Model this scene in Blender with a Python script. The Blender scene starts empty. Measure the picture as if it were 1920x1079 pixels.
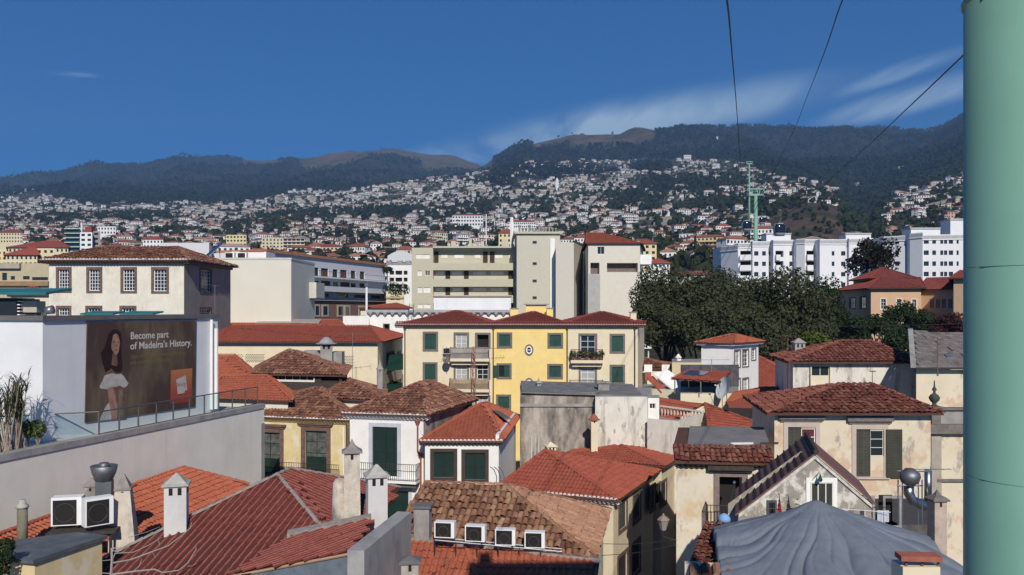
import bpy, math, random
from mathutils import Vector, Matrix, noise
random.seed(7)
D = bpy.data; SC = bpy.context.scene; COL = SC.collection
R = math.radians
# ---------------------------------------------------------------- camera
CZ, F, HY = 15.0, 1600.0, 580.0          # eye height, focal length and horizon row in photograph pixels
cam = D.objects.new('camera', D.cameras.new('camera')); COL.objects.link(cam)
cam.location = (0, 0, CZ); cam.rotation_euler = (R(90), 0, 0)
cam.data.sensor_width = 36; cam.data.lens = 36*F/1920
cam.data.shift_y = (HY-539.5)/1920
cam.data.clip_start = .1; cam.data.clip_end = 30000
SC.camera = cam
# ---------------------------------------------------------------- sky and sun
SUN_EL, SUN_AZ = 33, -7                   # the sun stands behind the camera, a little to the right
W = D.worlds.new('World'); SC.world = W; W.use_nodes = True
wn, wl = W.node_tree.nodes, W.node_tree.links
wn.clear()
sky = wn.new('ShaderNodeTexSky'); sky.sky_type = 'NISHITA'; sky.sun_disc = False
sky.sun_elevation = R(SUN_EL); sky.sun_rotation = R(180+SUN_AZ)
sky.altitude = 2500; sky.air_density = .8; sky.dust_density = 0.0; sky.ozone_density = 6
bg = wn.new('ShaderNodeBackground'); bg.inputs[1].default_value = .085
out = wn.new('ShaderNodeOutputWorld')
def wnode(t, **k):
    n = wn.new(t)
    for a, b in k.items(): setattr(n, a, b)
    return n
# thin cirrus, laid out on a high cloud plane so that it goes on in every direction
tc = wnode('ShaderNodeTexCoord'); sep = wnode('ShaderNodeSeparateXYZ'); wl.new(tc.outputs['Generated'], sep.inputs[0])
mz = wnode('ShaderNodeMath', operation='MAXIMUM'); wl.new(sep.outputs[2], mz.inputs[0]); mz.inputs[1].default_value = .04
dv = wnode('ShaderNodeVectorMath', operation='DIVIDE'); wl.new(tc.outputs['Generated'], dv.inputs[0])
cz3 = wnode('ShaderNodeCombineXYZ')
for i in range(3): wl.new(mz.outputs[0], cz3.inputs[i])
wl.new(cz3.outputs[0], dv.inputs[1])
def cnoise(loc, sc, rot, detail, scale=1.0):
    mp = wnode('ShaderNodeMapping'); wl.new(dv.outputs[0], mp.inputs[0])
    mp.inputs['Location'].default_value = loc; mp.inputs['Scale'].default_value = sc; mp.inputs['Rotation'].default_value = (0, 0, rot)
    nz = wnode('ShaderNodeTexNoise'); wl.new(mp.outputs[0], nz.inputs['Vector'])
    nz.inputs['Scale'].default_value = scale; nz.inputs['Detail'].default_value = detail; nz.inputs['Roughness'].default_value = .6
    nz.inputs['Distortion'].default_value = .5
    return nz
def wramp(inp, a, b, smooth=True):
    m = wnode('ShaderNodeMapRange'); m.interpolation_type = 'SMOOTHSTEP' if smooth else 'LINEAR'
    wl.new(inp, m.inputs[0]); m.inputs[1].default_value = a; m.inputs[2].default_value = b
    return m.outputs[0]
fib = wramp(cnoise((3.0, 1.0, 0), (1.7, .40, 1), R(50), 12).outputs[0], .26, .74)
big = wramp(cnoise((1.2, .55, 0), (.2, .12, 1), R(40), 3).outputs[0], .60, .80)
def cbank(c, rot, a, b, amt):
    mp = wnode('ShaderNodeMapping', vector_type='TEXTURE'); wl.new(dv.outputs[0], mp.inputs[0])
    mp.inputs['Location'].default_value = (*c, 1); mp.inputs['Rotation'].default_value = (0, 0, R(rot)); mp.inputs['Scale'].default_value = (a, b, 1)
    ln = wnode('ShaderNodeVectorMath', operation='LENGTH'); wl.new(mp.outputs[0], ln.inputs[0])
    m = wnode('ShaderNodeMapRange', interpolation_type='SMOOTHSTEP'); wl.new(ln.outputs['Value'], m.inputs[0])
    m.inputs[1].default_value = 1; m.inputs[2].default_value = .15; m.inputs[4].default_value = amt
    return m.outputs[0]
band = big
for bank in (((.42, 4.85), -47, 2.0, .62, 1.1), ((1.9, 4.1), -74, .85, .30, 1), ((1.62, 3.65), -72, .62, .15, .7), ((-1.86, 3.64), 10, .14, .06, .5)):
    ad = wnode('ShaderNodeMath', operation='MAXIMUM'); wl.new(band, ad.inputs[0]); wl.new(cbank(*bank), ad.inputs[1]); band = ad.outputs[0]
mu = wnode('ShaderNodeMath', operation='MULTIPLY'); wl.new(band, mu.inputs[0]); wl.new(fib, mu.inputs[1])
gm = wnode('ShaderNodeGamma'); wl.new(sky.outputs[0], gm.inputs[0]); gm.inputs[1].default_value = .72
tint = wnode('ShaderNodeMixRGB', blend_type='MULTIPLY'); tint.inputs[0].default_value = 1; wl.new(gm.outputs[0], tint.inputs[1])
tint.inputs[2].default_value = (.03, .68, 1.33, 1)
mu2 = wnode('ShaderNodeMath', operation='MULTIPLY'); wl.new(mu.outputs[0], mu2.inputs[0]); mu2.inputs[1].default_value = 1.3; mu2.use_clamp = True
mixc = wnode('ShaderNodeMixRGB'); wl.new(mu2.outputs[0], mixc.inputs[0]); wl.new(tint.outputs[0], mixc.inputs[1])
mixc.inputs[2].default_value = (4.6, 6.2, 8.0, 1)
wl.new(mixc.outputs[0], bg.inputs[0]); wl.new(bg.outputs[0], out.inputs[0])
sd = D.lights.new('sun', 'SUN'); sd.energy = 3.6; sd.angle = R(.5); sd.color = (1, .93, .82)
so = D.objects.new('sun', sd); COL.objects.link(so); so.location = (-30, -60, 80)
tosun = Vector((-math.sin(R(SUN_AZ))*math.cos(R(SUN_EL)), -math.cos(R(SUN_AZ))*math.cos(R(SUN_EL)), math.sin(R(SUN_EL))))
so.rotation_euler = tosun.to_track_quat('Z', 'Y').to_euler()
SC.view_settings.view_transform = 'Standard'; SC.view_settings.look = 'None'
SC.view_settings.exposure = .2; SC.view_settings.gamma = 1
SC.render.engine = 'CYCLES'
# ---------------------------------------------------------------- helpers
UP = Vector((0, 0, 1)); CAM = Vector((0, 0, CZ))
def ray(px, py): return Vector(((px-960)/F, 1, -(py-HY)/F))
def P(px, py, Y): return CAM + ray(px, py)*Y                      # photograph pixel at distance Y
def PZ(px, py, z): return CAM + ray(px, py)*((CZ-z)*F/(py-HY))    # photograph pixel at height z
def X(px, Y): return (px-960)/F*Y
def hit(px, py, o, n):
    d = ray(px, py); return CAM + d*((o-CAM).dot(n)/d.dot(n))
def to_px(p):
    y = max(p[1], .1); return 960+p[0]/y*F, HY+(CZ-p[2])/y*F
def V(*a): return Vector(a)
ORG = {}
def origin(o): return ORG.get(o.name, Vector((0, 0, 0))) if o else Vector((0, 0, 0))
def tag(o, label=None, cat=None, group=None, kind=None):
    if label: o['label'] = label
    if cat: o['category'] = cat
    if group: o['group'] = group
    if kind: o['kind'] = kind
    return o
def thing(name, label, cat, loc, group=None):
    o = D.objects.new(name, None); COL.objects.link(o); o.location = loc; o.empty_display_size = .3
    ORG[o.name] = Vector(loc); return tag(o, label, cat, group)
class MB:
    def __init__(s): s.v = []; s.f = []; s.m = []
    def face(s, pts, mi=0):
        i = len(s.v); s.v += [tuple(p) for p in pts]; s.f.append(tuple(range(i, i+len(pts)))); s.m.append(mi)
    def box(s, o, a, b, c, mi=0):
        o, a, b, c = Vector(o), Vector(a), Vector(b), Vector(c); i = len(s.v)
        if a.cross(b).dot(c) < 0: a, b = b, a
        s.v += [tuple(p) for p in (o, o+a, o+a+b, o+b, o+c, o+a+c, o+a+b+c, o+b+c)]
        for q in ((3, 2, 1, 0), (4, 5, 6, 7), (0, 1, 5, 4), (1, 2, 6, 5), (2, 3, 7, 6), (3, 0, 4, 7)):
            s.f.append(tuple(i+k for k in q)); s.m.append(mi)
    def cbox(s, c, sx, sy, sz, rot=0, mi=0):                       # centre of the base, sizes, turn about z
        a = Vector((math.cos(rot), math.sin(rot), 0)); b = Vector((-a.y, a.x, 0))
        s.box(Vector(c)-a*sx/2-b*sy/2, a*sx, b*sy, UP*sz, mi)
    def tube(s, path, r, n=6, mi=0, cap=True):
        path = [Vector(p) for p in path]; rr = r if isinstance(r, (list, tuple)) else [r]*len(path); i0 = len(s.v)
        for k, p in enumerate(path):
            t = (path[min(k+1, len(path)-1)]-path[max(k-1, 0)]).normalized()
            a = t.cross(UP if abs(t.z) < .95 else Vector((1, 0, 0))).normalized(); b = a.cross(t)
            for j in range(n):
                an = 2*math.pi*j/n; s.v.append(tuple(p+a*math.cos(an)*rr[k]+b*math.sin(an)*rr[k]))
        for k in range(len(path)-1):
            for j in range(n):
                q = i0+k*n; s.f.append((q+j, q+n+j, q+n+(j+1) % n, q+(j+1) % n)); s.m.append(mi)
        if cap:
            s.f.append(tuple(i0+j for j in range(n))); s.m.append(mi)
            q = i0+(len(path)-1)*n; s.f.append(tuple(q+n-1-j for j in range(n))); s.m.append(mi)
    def lathe(s, c, prof, n=12, mi=0, rot=0, sq=1):                # profile of (radius, z); n = 4 gives square pieces
        c = Vector(c); i0 = len(s.v)
        for r, z in prof:
            for j in range(n):
                an = 2*math.pi*j/n+rot; s.v.append((c.x+r*math.cos(an), c.y+r*math.sin(an)*sq, c.z+z))
        for k in range(len(prof)-1):
            for j in range(n):
                q = i0+k*n; s.f.append((q+j, q+(j+1) % n, q+n+(j+1) % n, q+n+j)); s.m.append(mi)
        s.f.append(tuple(i0+n-1-j for j in range(n))); s.m.append(mi)
        q = i0+(len(prof)-1)*n; s.f.append(tuple(q+j for j in range(n))); s.m.append(mi)
    def build(s, name, mats, parent=None, smooth=False, kind=None, label=None):
        me = D.meshes.new(name)
        xs, ys, zs = zip(*s.v); c = Vector(((min(xs)+max(xs))/2, (min(ys)+max(ys))/2, min(zs)))
        me.from_pydata([(a-c.x, b-c.y, d-c.z) for a, b, d in s.v], [], s.f)
        for m in (mats if isinstance(mats, (list, tuple)) else [mats]): me.materials.append(m)
        if any(s.m): me.polygons.foreach_set('material_index', s.m)
        if smooth: me.polygons.foreach_set('use_smooth', [True]*len(s.f))
        me.update()
        o = D.objects.new(name, me); COL.objects.link(o); ORG[o.name] = c
        if parent: o.parent = parent; o.location = c-origin(parent)
        else: o.location = c
        return tag(o, label=label, kind=kind)
# ---------------------------------------------------------------- materials
def _nt(name):
    m = D.materials.new(name); m.use_nodes = True; n = m.node_tree.nodes; l = m.node_tree.links
    return m, n, l, n['Principled BSDF']
def _noise(n, l, scale, sc=(1, 1, 1), detail=4, rough=.6, coord=None):
    g = coord or n.new('ShaderNodeNewGeometry').outputs['Position']
    mp = n.new('ShaderNodeMapping'); l.new(g, mp.inputs[0]); mp.inputs['Scale'].default_value = sc
    z = n.new('ShaderNodeTexNoise'); l.new(mp.outputs[0], z.inputs['Vector'])
    z.inputs['Scale'].default_value = scale; z.inputs['Detail'].default_value = detail; z.inputs['Roughness'].default_value = rough
    return z.outputs[0]
def _range(n, l, inp, a, b, c=0., d=1.):
    m = n.new('ShaderNodeMapRange'); l.new(inp, m.inputs[0])
    for i, v in enumerate((a, b, c, d)): m.inputs[i+1].default_value = v
    return m.outputs[0]
def _mix(n, l, fac, a, b, mode='MIX'):
    x = n.new('ShaderNodeMixRGB'); x.blend_type = mode
    for i, v in ((0, fac), (1, a), (2, b)):
        if isinstance(v, (int, float)): x.inputs[i].default_value = v
        elif isinstance(v, tuple): x.inputs[i].default_value = (*v[:3], 1)
        else: l.new(v, x.inputs[i])
    return x.outputs[0]
MATS = {}
def mat(name, col, rough=.85, metal=0, var=.12, vs=1.5, stain=None, stain2=None, bump=.0, bs=8., spec=.3, emit=None):
    """painted or plastered surface: base colour, slow variation, up to two stains (colour, low, high, scale, stretch, amount)"""
    if name in MATS: return MATS[name]
    m, n, l, b = _nt(name)
    v = _range(n, l, _noise(n, l, vs), .3, .7, 1-var, 1+var)
    c = _mix(n, l, 1., tuple(col), v, 'MULTIPLY')
    for st in (stain, stain2):
        if st:
            sc, lo, hi, s, stretch, amt = st
            f = _range(n, l, _noise(n, l, s, stretch, 6, .65), lo, hi, 0, amt); c = _mix(n, l, f, c, tuple(sc))
    l.new(c, b.inputs['Base Color'])
    b.inputs['Roughness'].default_value = rough; b.inputs['Metallic'].default_value = metal
    b.inputs['Specular IOR Level'].default_value = spec
    if bump:
        bp = n.new('ShaderNodeBump'); bp.inputs['Strength'].default_value = bump; bp.inputs['Distance'].default_value = .03
        l.new(_noise(n, l, bs, detail=5), bp.inputs['Height']); l.new(bp.outputs[0], b.inputs['Normal'])
    MATS[name] = m; return m
def tilemat(name, cols, lichen=(.12, .10, .08), lamt=.5, llo=.55, lhi=.75, ls=1.3, fine=.25):
    m, n, l, b = _nt(name)
    oi = n.new('ShaderNodeObjectInfo'); g = n.new('ShaderNodeNewGeometry')
    a = n.new('ShaderNodeMath'); a.operation = 'ADD'; l.new(oi.outputs['Random'], a.inputs[0]); l.new(g.outputs['Random Per Island'], a.inputs[1])
    fr = n.new('ShaderNodeMath'); fr.operation = 'FRACT'; l.new(a.outputs[0], fr.inputs[0])
    r = n.new('ShaderNodeValToRGB'); l.new(fr.outputs[0], r.inputs[0]); e = r.color_ramp.elements
    while len(e) < len(cols): e.new(.5)
    for i, c in enumerate(cols): e[i].position = i/max(1, len(cols)-1); e[i].color = (*c, 1)
    v = _range(n, l, _noise(n, l, 9, detail=5), .3, .7, 1-fine, 1+fine)
    c = _mix(n, l, 1., r.outputs[0], v, 'MULTIPLY')
    f = _range(n, l, _noise(n, l, ls, detail=7, rough=.7), llo, lhi, 0, lamt); c = _mix(n, l, f, c, lichen)
    l.new(c, b.inputs['Base Color']); b.inputs['Roughness'].default_value = .85; b.inputs['Specular IOR Level'].default_value = .25
    MATS[name] = m; return m
def glassmat(name, col=(.02, .025, .03), rough=.08, spec=.6):
    m, n, l, b = _nt(name); b.inputs['Base Color'].default_value = (*col, 1); b.inputs['Roughness'].default_value = rough
    b.inputs['Specular IOR Level'].default_value = spec; MATS[name] = m; return m
GLASS = glassmat('window_glass'); CURT = mat('net_curtain', (.38, .39, .39), .5, var=.12, vs=4)
DARK = mat('dark_interior', (.018, .016, .015)); BLK = mat('black_iron', (.03, .03, .032), .5, spec=.4)
WHITE = mat('white_paint', (.80, .80, .79), .6, var=.05); STONEB = mat('brown_stone', (.15, .095, .08), .9, var=.3, vs=4, bump=.3)
STONEG = mat('grey_stone', (.17, .15, .14), .9, var=.2, vs=4, bump=.2)
GREEN = mat('green_shutter_paint', (.018, .062, .05), .45, var=.15, spec=.4); DKGREEN = mat('dark_green_paint', (.012, .03, .026), .4, var=.15, spec=.4)
OLIVE = mat('olive_shutter_paint', (.055, .058, .042), .6, var=.2)
CONC = mat('grey_concrete', (.30, .29, .28), .9, var=.2, stain=((.10, .09, .085), .52, .75, 1.2, (1, 1, .35), .6), bump=.2)
METAL = mat('steel_duct', (.42, .44, .46), .35, 1, var=.25, vs=3); ZINC = mat('zinc_sheet', (.20, .24, .28), .5, .6, var=.3, vs=2)
MORTAR = mat('grey_mortar', (.26, .24, .22), .95, var=.25, vs=5, bump=.3); WMORT = mat('white_lime_mortar', (.72, .70, .68), .9, var=.12)
TERRA = mat('terracotta_pipe', (.30, .10, .07), .7)
# ================================================================ land
def lerp_tab(tab, x):
    if x <= tab[0][0]: return tab[0][1]
    for (a, b), (c, d) in zip(tab, tab[1:]):
        if x <= c:
            t = (x-a)/(c-a); t = t*t*(3-2*t) if False else t
            return b+(d-b)*t
    return tab[-1][1]
# for a fan of bearings (photograph column): row of the ground at growing distance; the last is the crest
PROF = {
 -700: [(150, 760), (260, 600), (420, 525), (770, 480), (1300, 440), (2000, 412), (2900, 396), (4300, 372), (6200, 345), (7600, 352)],
 0:    [(150, 755), (260, 590), (420, 520), (770, 470), (1300, 432), (2000, 404), (2900, 380), (4300, 358), (6200, 334), (7600, 345)],
 100:  [(150, 755), (260, 590), (420, 518), (770, 468), (1300, 428), (2000, 398), (2900, 372), (4300, 350), (6200, 324), (7600, 340)],
 205:  [(150, 755), (260, 590), (420, 515), (770, 468), (1300, 428), (2000, 402), (2900, 380), (4300, 345), (6200, 312), (7600, 330)],
 410:  [(150, 755), (260, 590), (420, 512), (770, 470), (1300, 428), (2000, 402), (2900, 382), (4300, 345), (6200, 296), (7600, 320)],
 480:  [(150, 755), (260, 590), (420, 510), (770, 472), (1300, 428), (2000, 398), (2900, 376), (4300, 345), (6200, 300), (7600, 315)],
 560:  [(150, 755), (260, 590), (420, 510), (770, 474), (1300, 430), (2000, 394), (2900, 364), (4300, 340), (6200, 299), (7600, 312)],
 640:  [(150, 755), (260, 590), (420, 512), (770, 474), (1300, 430), (2000, 390), (2900, 358), (4300, 338), (6200, 291), (7600, 312)],
 735:  [(150, 755), (260, 590), (420, 515), (770, 474), (1300, 428), (2000, 385), (2900, 350), (4300, 330), (6200, 277), (7600, 312)],
 800:  [(150, 755), (260, 590), (420, 515), (770, 472), (1300, 426), (2000, 380), (2900, 344), (4300, 328), (6200, 291), (7600, 300)],
 855:  [(150, 755), (260, 590), (420, 515), (770, 470), (1300, 424), (2000, 374), (2900, 338), (4300, 330), (6200, 293), (7600, 305)],
 890:  [(150, 755), (260, 590), (420, 515), (770, 470), (1300, 422), (2000, 370), (2900, 332), (4300, 335), (6200, 309), (7600, 305)],
 930:  [(150, 755), (260, 590), (420, 515), (770, 468), (1300, 420), (2000, 366), (2900, 326), (3600, 309), (4600, 301), (7600, 330)],
 965:  [(150, 755), (260, 590), (420, 512), (770, 466), (1300, 416), (2000, 360), (2900, 318), (3600, 300), (4600, 282), (7600, 330)],
 1010: [(150, 755), (260, 590), (420, 510), (770, 464), (1300, 412), (2000, 355), (2900, 312), (3600, 292), (4600, 267), (7600, 330)],
 1070: [(150, 755), (260, 590), (420, 508), (770, 462), (1300, 408), (2000, 350), (2900, 306), (3600, 284), (4600, 253), (7600, 330)],
 1190: [(150, 755), (260, 590), (420, 508), (770, 458), (1300, 402), (2000, 346), (2900, 306), (3600, 280), (4600, 252), (7600, 330)],
 1300: [(150, 755), (260, 590), (420, 502), (770, 448), (1300, 394), (2000, 340), (2900, 302), (3600, 274), (4600, 238), (7600, 330)],
 1400: [(150, 755), (260, 585), (420, 495), (640, 450), (900, 410), (1500, 358), (2300, 320), (3400, 280), (4600, 234), (7600, 330)],
 1450: [(150, 755), (260, 585), (420, 490), (640, 452), (760, 410), (1300, 360), (2100, 330), (3400, 282), (4600, 243), (7600, 330)],
 1520: [(150, 755), (260, 585), (420, 490), (640, 452), (740, 395), (1200, 366), (2100, 335), (3400, 290), (4600, 246), (7600, 330)],
 1565: [(150, 755), (260, 585), (420, 490), (640, 450), (740, 395), (1200, 380), (2100, 345), (3400, 290), (4600, 241), (7600, 330)],
 1605: [(150, 755), (260, 585), (420, 500), (640, 462), (900, 440), (1400, 408), (2300, 350), (3400, 295), (4600, 240), (7600, 330)],
 1680: [(150, 755), (260, 585), (420, 495), (640, 448), (900, 412), (1300, 378), (2000, 348), (3100, 300), (4600, 241), (7600, 330)],
 1750: [(150, 755), (260, 585), (420, 490), (640, 440), (900, 398), (1300, 358), (2000, 325), (3000, 280), (4300, 243), (7600, 330)],
 1805: [(150, 755), (260, 585), (420, 485), (640, 432), (900, 388), (1300, 338), (2000, 300), (3000, 250), (4000, 219), (7600, 300)],
 1950: [(150, 755), (260, 585), (420, 485), (640, 430), (900, 380), (1300, 325), (2000, 280), (3000, 225), (4000, 190), (7600, 300)],
 2700: [(150, 755), (260, 600), (420, 500), (640, 440), (900, 390), (1300, 335), (2000, 290), (3000, 230), (4000, 185), (7600, 300)],
}
PK = sorted(PROF)
def crest_dist(px):
    px = max(PK[0], min(PK[-1], px))
    for a, b in zip(PK, PK[1:]):
        if px <= b:
            t = (px-a)/(b-a); return PROF[a][-2][0]*(1-t)+PROF[b][-2][0]*t
def land_row(px, Y):
    px = max(PK[0], min(PK[-1], px))
    for a, b in zip(PK, PK[1:]):
        if px <= b:
            t = (px-a)/(b-a); return lerp_tab(PROF[a], Y)*(1-t)+lerp_tab(PROF[b], Y)*t
def land_z(x, Y, rough=True):
    if Y < 150: return -4+4*max(0, (Y-95)/55)
    px = 960+x/Y*F
    z = CZ-(land_row(px, Y)-HY)/F*Y
    if Y < 230: z = max(z, 0)*1.0
    if rough:
        cr = crest_dist(px)
        k = min(1, max(0, (Y-1200)/2500))*(1 if Y < cr*.9 else max(0.12, 1-(Y-cr*.9)/(cr*.1)))
        q = Vector((x/700, Y/900, 3.1))
        z += k*(noise.fractal(q, 1.0, 2.0, 5)*Y*.017 - abs(noise.noise(Vector((x/420+noise.noise(q)*.7, Y/2600, 8))))*Y*.030+Y*.009)
        z += (noise.noise(Vector((x/60, Y/60, 1)))*2.2 + noise.noise(Vector((x/160, Y/160, 5)))*5)*min(1, max(0, (Y-300)/500))
        z += noise.fractal(Vector((x/75, Y/75, 9)), 1.0, 2.0, 3)*min(9, k*12)
    return z
# land cover, in bearing/row of the land itself: 0 town, 1 wood, 2 bare crest, 3 dry bluff
WOODS = [(700, 403, 150, 12), (560, 410, 90, 10), (860, 395, 70, 9), (1030, 322, 110, 15), (925, 343, 50, 10), (250, 408, 70, 9), (110, 415, 40, 9),
         (1180, 385, 60, 12), (1260, 345, 60, 14), (1350, 385, 60, 12), (1350, 340, 40, 10), (480, 432, 60, 10), (420, 445, 60, 8), (1430, 400, 40, 14), (1220, 315, 40, 10), (1010, 400, 30, 8),
         (850, 440, 40, 6), (650, 447, 60, 5), (330, 440, 60, 6), (1080, 440, 40, 6), (1170, 365, 40, 8)]
TOWNTOP = [(-700, 380), (0, 372), (60, 358), (100, 372), (160, 384), (215, 382), (300, 384), (420, 384), (500, 372), (560, 358), (640, 357), (735, 350), (800, 340), (870, 330), (930, 318),
           (960, 306), (1060, 303), (1150, 302), (1240, 300), (1300, 302), (1380, 300), (1440, 328), (1500, 335), (1560, 345), (1590, 455), (1640, 452), (1680, 366), (1740, 348), (1805, 320), (2700, 320)]
def cover(px, py, Y, x):
    cr = crest_dist(px)
    nz = noise.noise(Vector((x/220, Y/220, 2)))
    if 1435 < px < 1585 and 560 < Y < 900 and py > 376: return 3
    if py < lerp_tab(TOWNTOP, px)+nz*7:
        crest = lerp_tab([(p, PROF[p][-2][1]) for p in PK], px)
        if py < crest+11+noise.noise(Vector((x/300, Y/300, 4)))*16 and (455 < px < 520 or 560 < px < 925 or 1000 < px < 1230): return 2
        if 790 < px < 925 and py < 318: return 2
        if 1050 < px < 1180 and py < 272+nz*9: return 2
        return 1
    for a, b, c, d in WOODS:
        if ((px-a)/c)**2+((py-b)/d)**2 < 1+nz*.6: return 1
    return 0
cols = [-700+i*14 for i in range(int(3400/14)+1)]
ds = [150]
while ds[-1] < 7500: ds.append(ds[-1]*1.0165+1.5)
lv, lf, lc = [], [], []
for Y in ds:
    for px in cols:
        x = X(px, Y); z = land_z(x, Y); lv.append((x, Y, z)); c = cover(px, to_px((x, Y, z))[1], Y, x)
        lc.append(((0, 0, 0, 1), (1, 0, 0, 1), (0, 1, 0, 1), (0, 0, 1, 1))[c])
nc = len(cols)
for i in range(len(ds)-1):
    for j in range(nc-1): lf.append((i*nc+j, i*nc+j+1, (i+1)*nc+j+1, (i+1)*nc+j))
me = D.meshes.new('hills'); me.from_pydata(lv, [], lf)
ca = me.color_attributes.new('cover', 'FLOAT_COLOR', 'POINT'); ca.data.foreach_set('color', [q for c in lc for q in c])
me.polygons.foreach_set('use_smooth', [True]*len(lf))
hills = D.objects.new('hills', me); COL.objects.link(hills)
tag(hills, 'wooded mountain slopes and town hillside rising behind the roofs', None, None, 'structure')
m, n, l, b = _nt('land_cover')
at = n.new('ShaderNodeAttribute'); at.attribute_name = 'cover'
sp = n.new('ShaderNodeSeparateColor'); l.new(at.outputs['Color'], sp.inputs[0])
town = _mix(n, l, _range(n, l, _noise(n, l, .05, detail=6), .4, .6), (.045, .055, .03), (.13, .115, .085))
wood = _mix(n, l, _range(n, l, _noise(n, l, .02, detail=9, rough=.75), .40, .62), (.010, .016, .010), (.050, .048, .030))
wood = _mix(n, l, _range(n, l, _noise(n, l, .0022, detail=5), .45, .65), wood, (.048, .036, .028))
bare = _mix(n, l, _range(n, l, _noise(n, l, .01, detail=7), .4, .65), (.17, .115, .07), (.06, .055, .035))
bluff = _mix(n, l, _range(n, l, _noise(n, l, .03, detail=8, rough=.7), .42, .6), (.14, .095, .075), (.05, .055, .028))
c = _mix(n, l, sp.outputs[0], town, wood); c = _mix(n, l, sp.outputs[1], c, bare); c = _mix(n, l, sp.outputs[2], c, bluff)
l.new(c, b.inputs['Base Color']); b.inputs['Roughness'].default_value = .95; b.inputs['Specular IOR Level'].default_value = .05
bp = n.new('ShaderNodeBump'); bp.inputs['Strength'].default_value = 1; bp.inputs['Distance'].default_value = 8
l.new(_noise(n, l, .035, detail=8, rough=.75), bp.inputs['Height']); l.new(bp.outputs[0], b.inputs['Normal'])
me.materials.append(m)
g = MB()
for i in range(8):
    for j in range(8):
        x0, x1 = -400+i*100, -300+i*100; y0, y1 = -150+j*39, -111+j*39
        g.face([(x0, y0, land_z(0, y0)), (x1, y0, land_z(0, y0)), (x1, y1, land_z(0, min(y1, 150))), (x0, y1, land_z(0, min(y1, 150)))])
g.build('street_ground', mat('cobbled_street', (.09, .085, .08), .9, var=.3, vs=1.2, bump=.5, bs=5), kind='structure')
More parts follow.
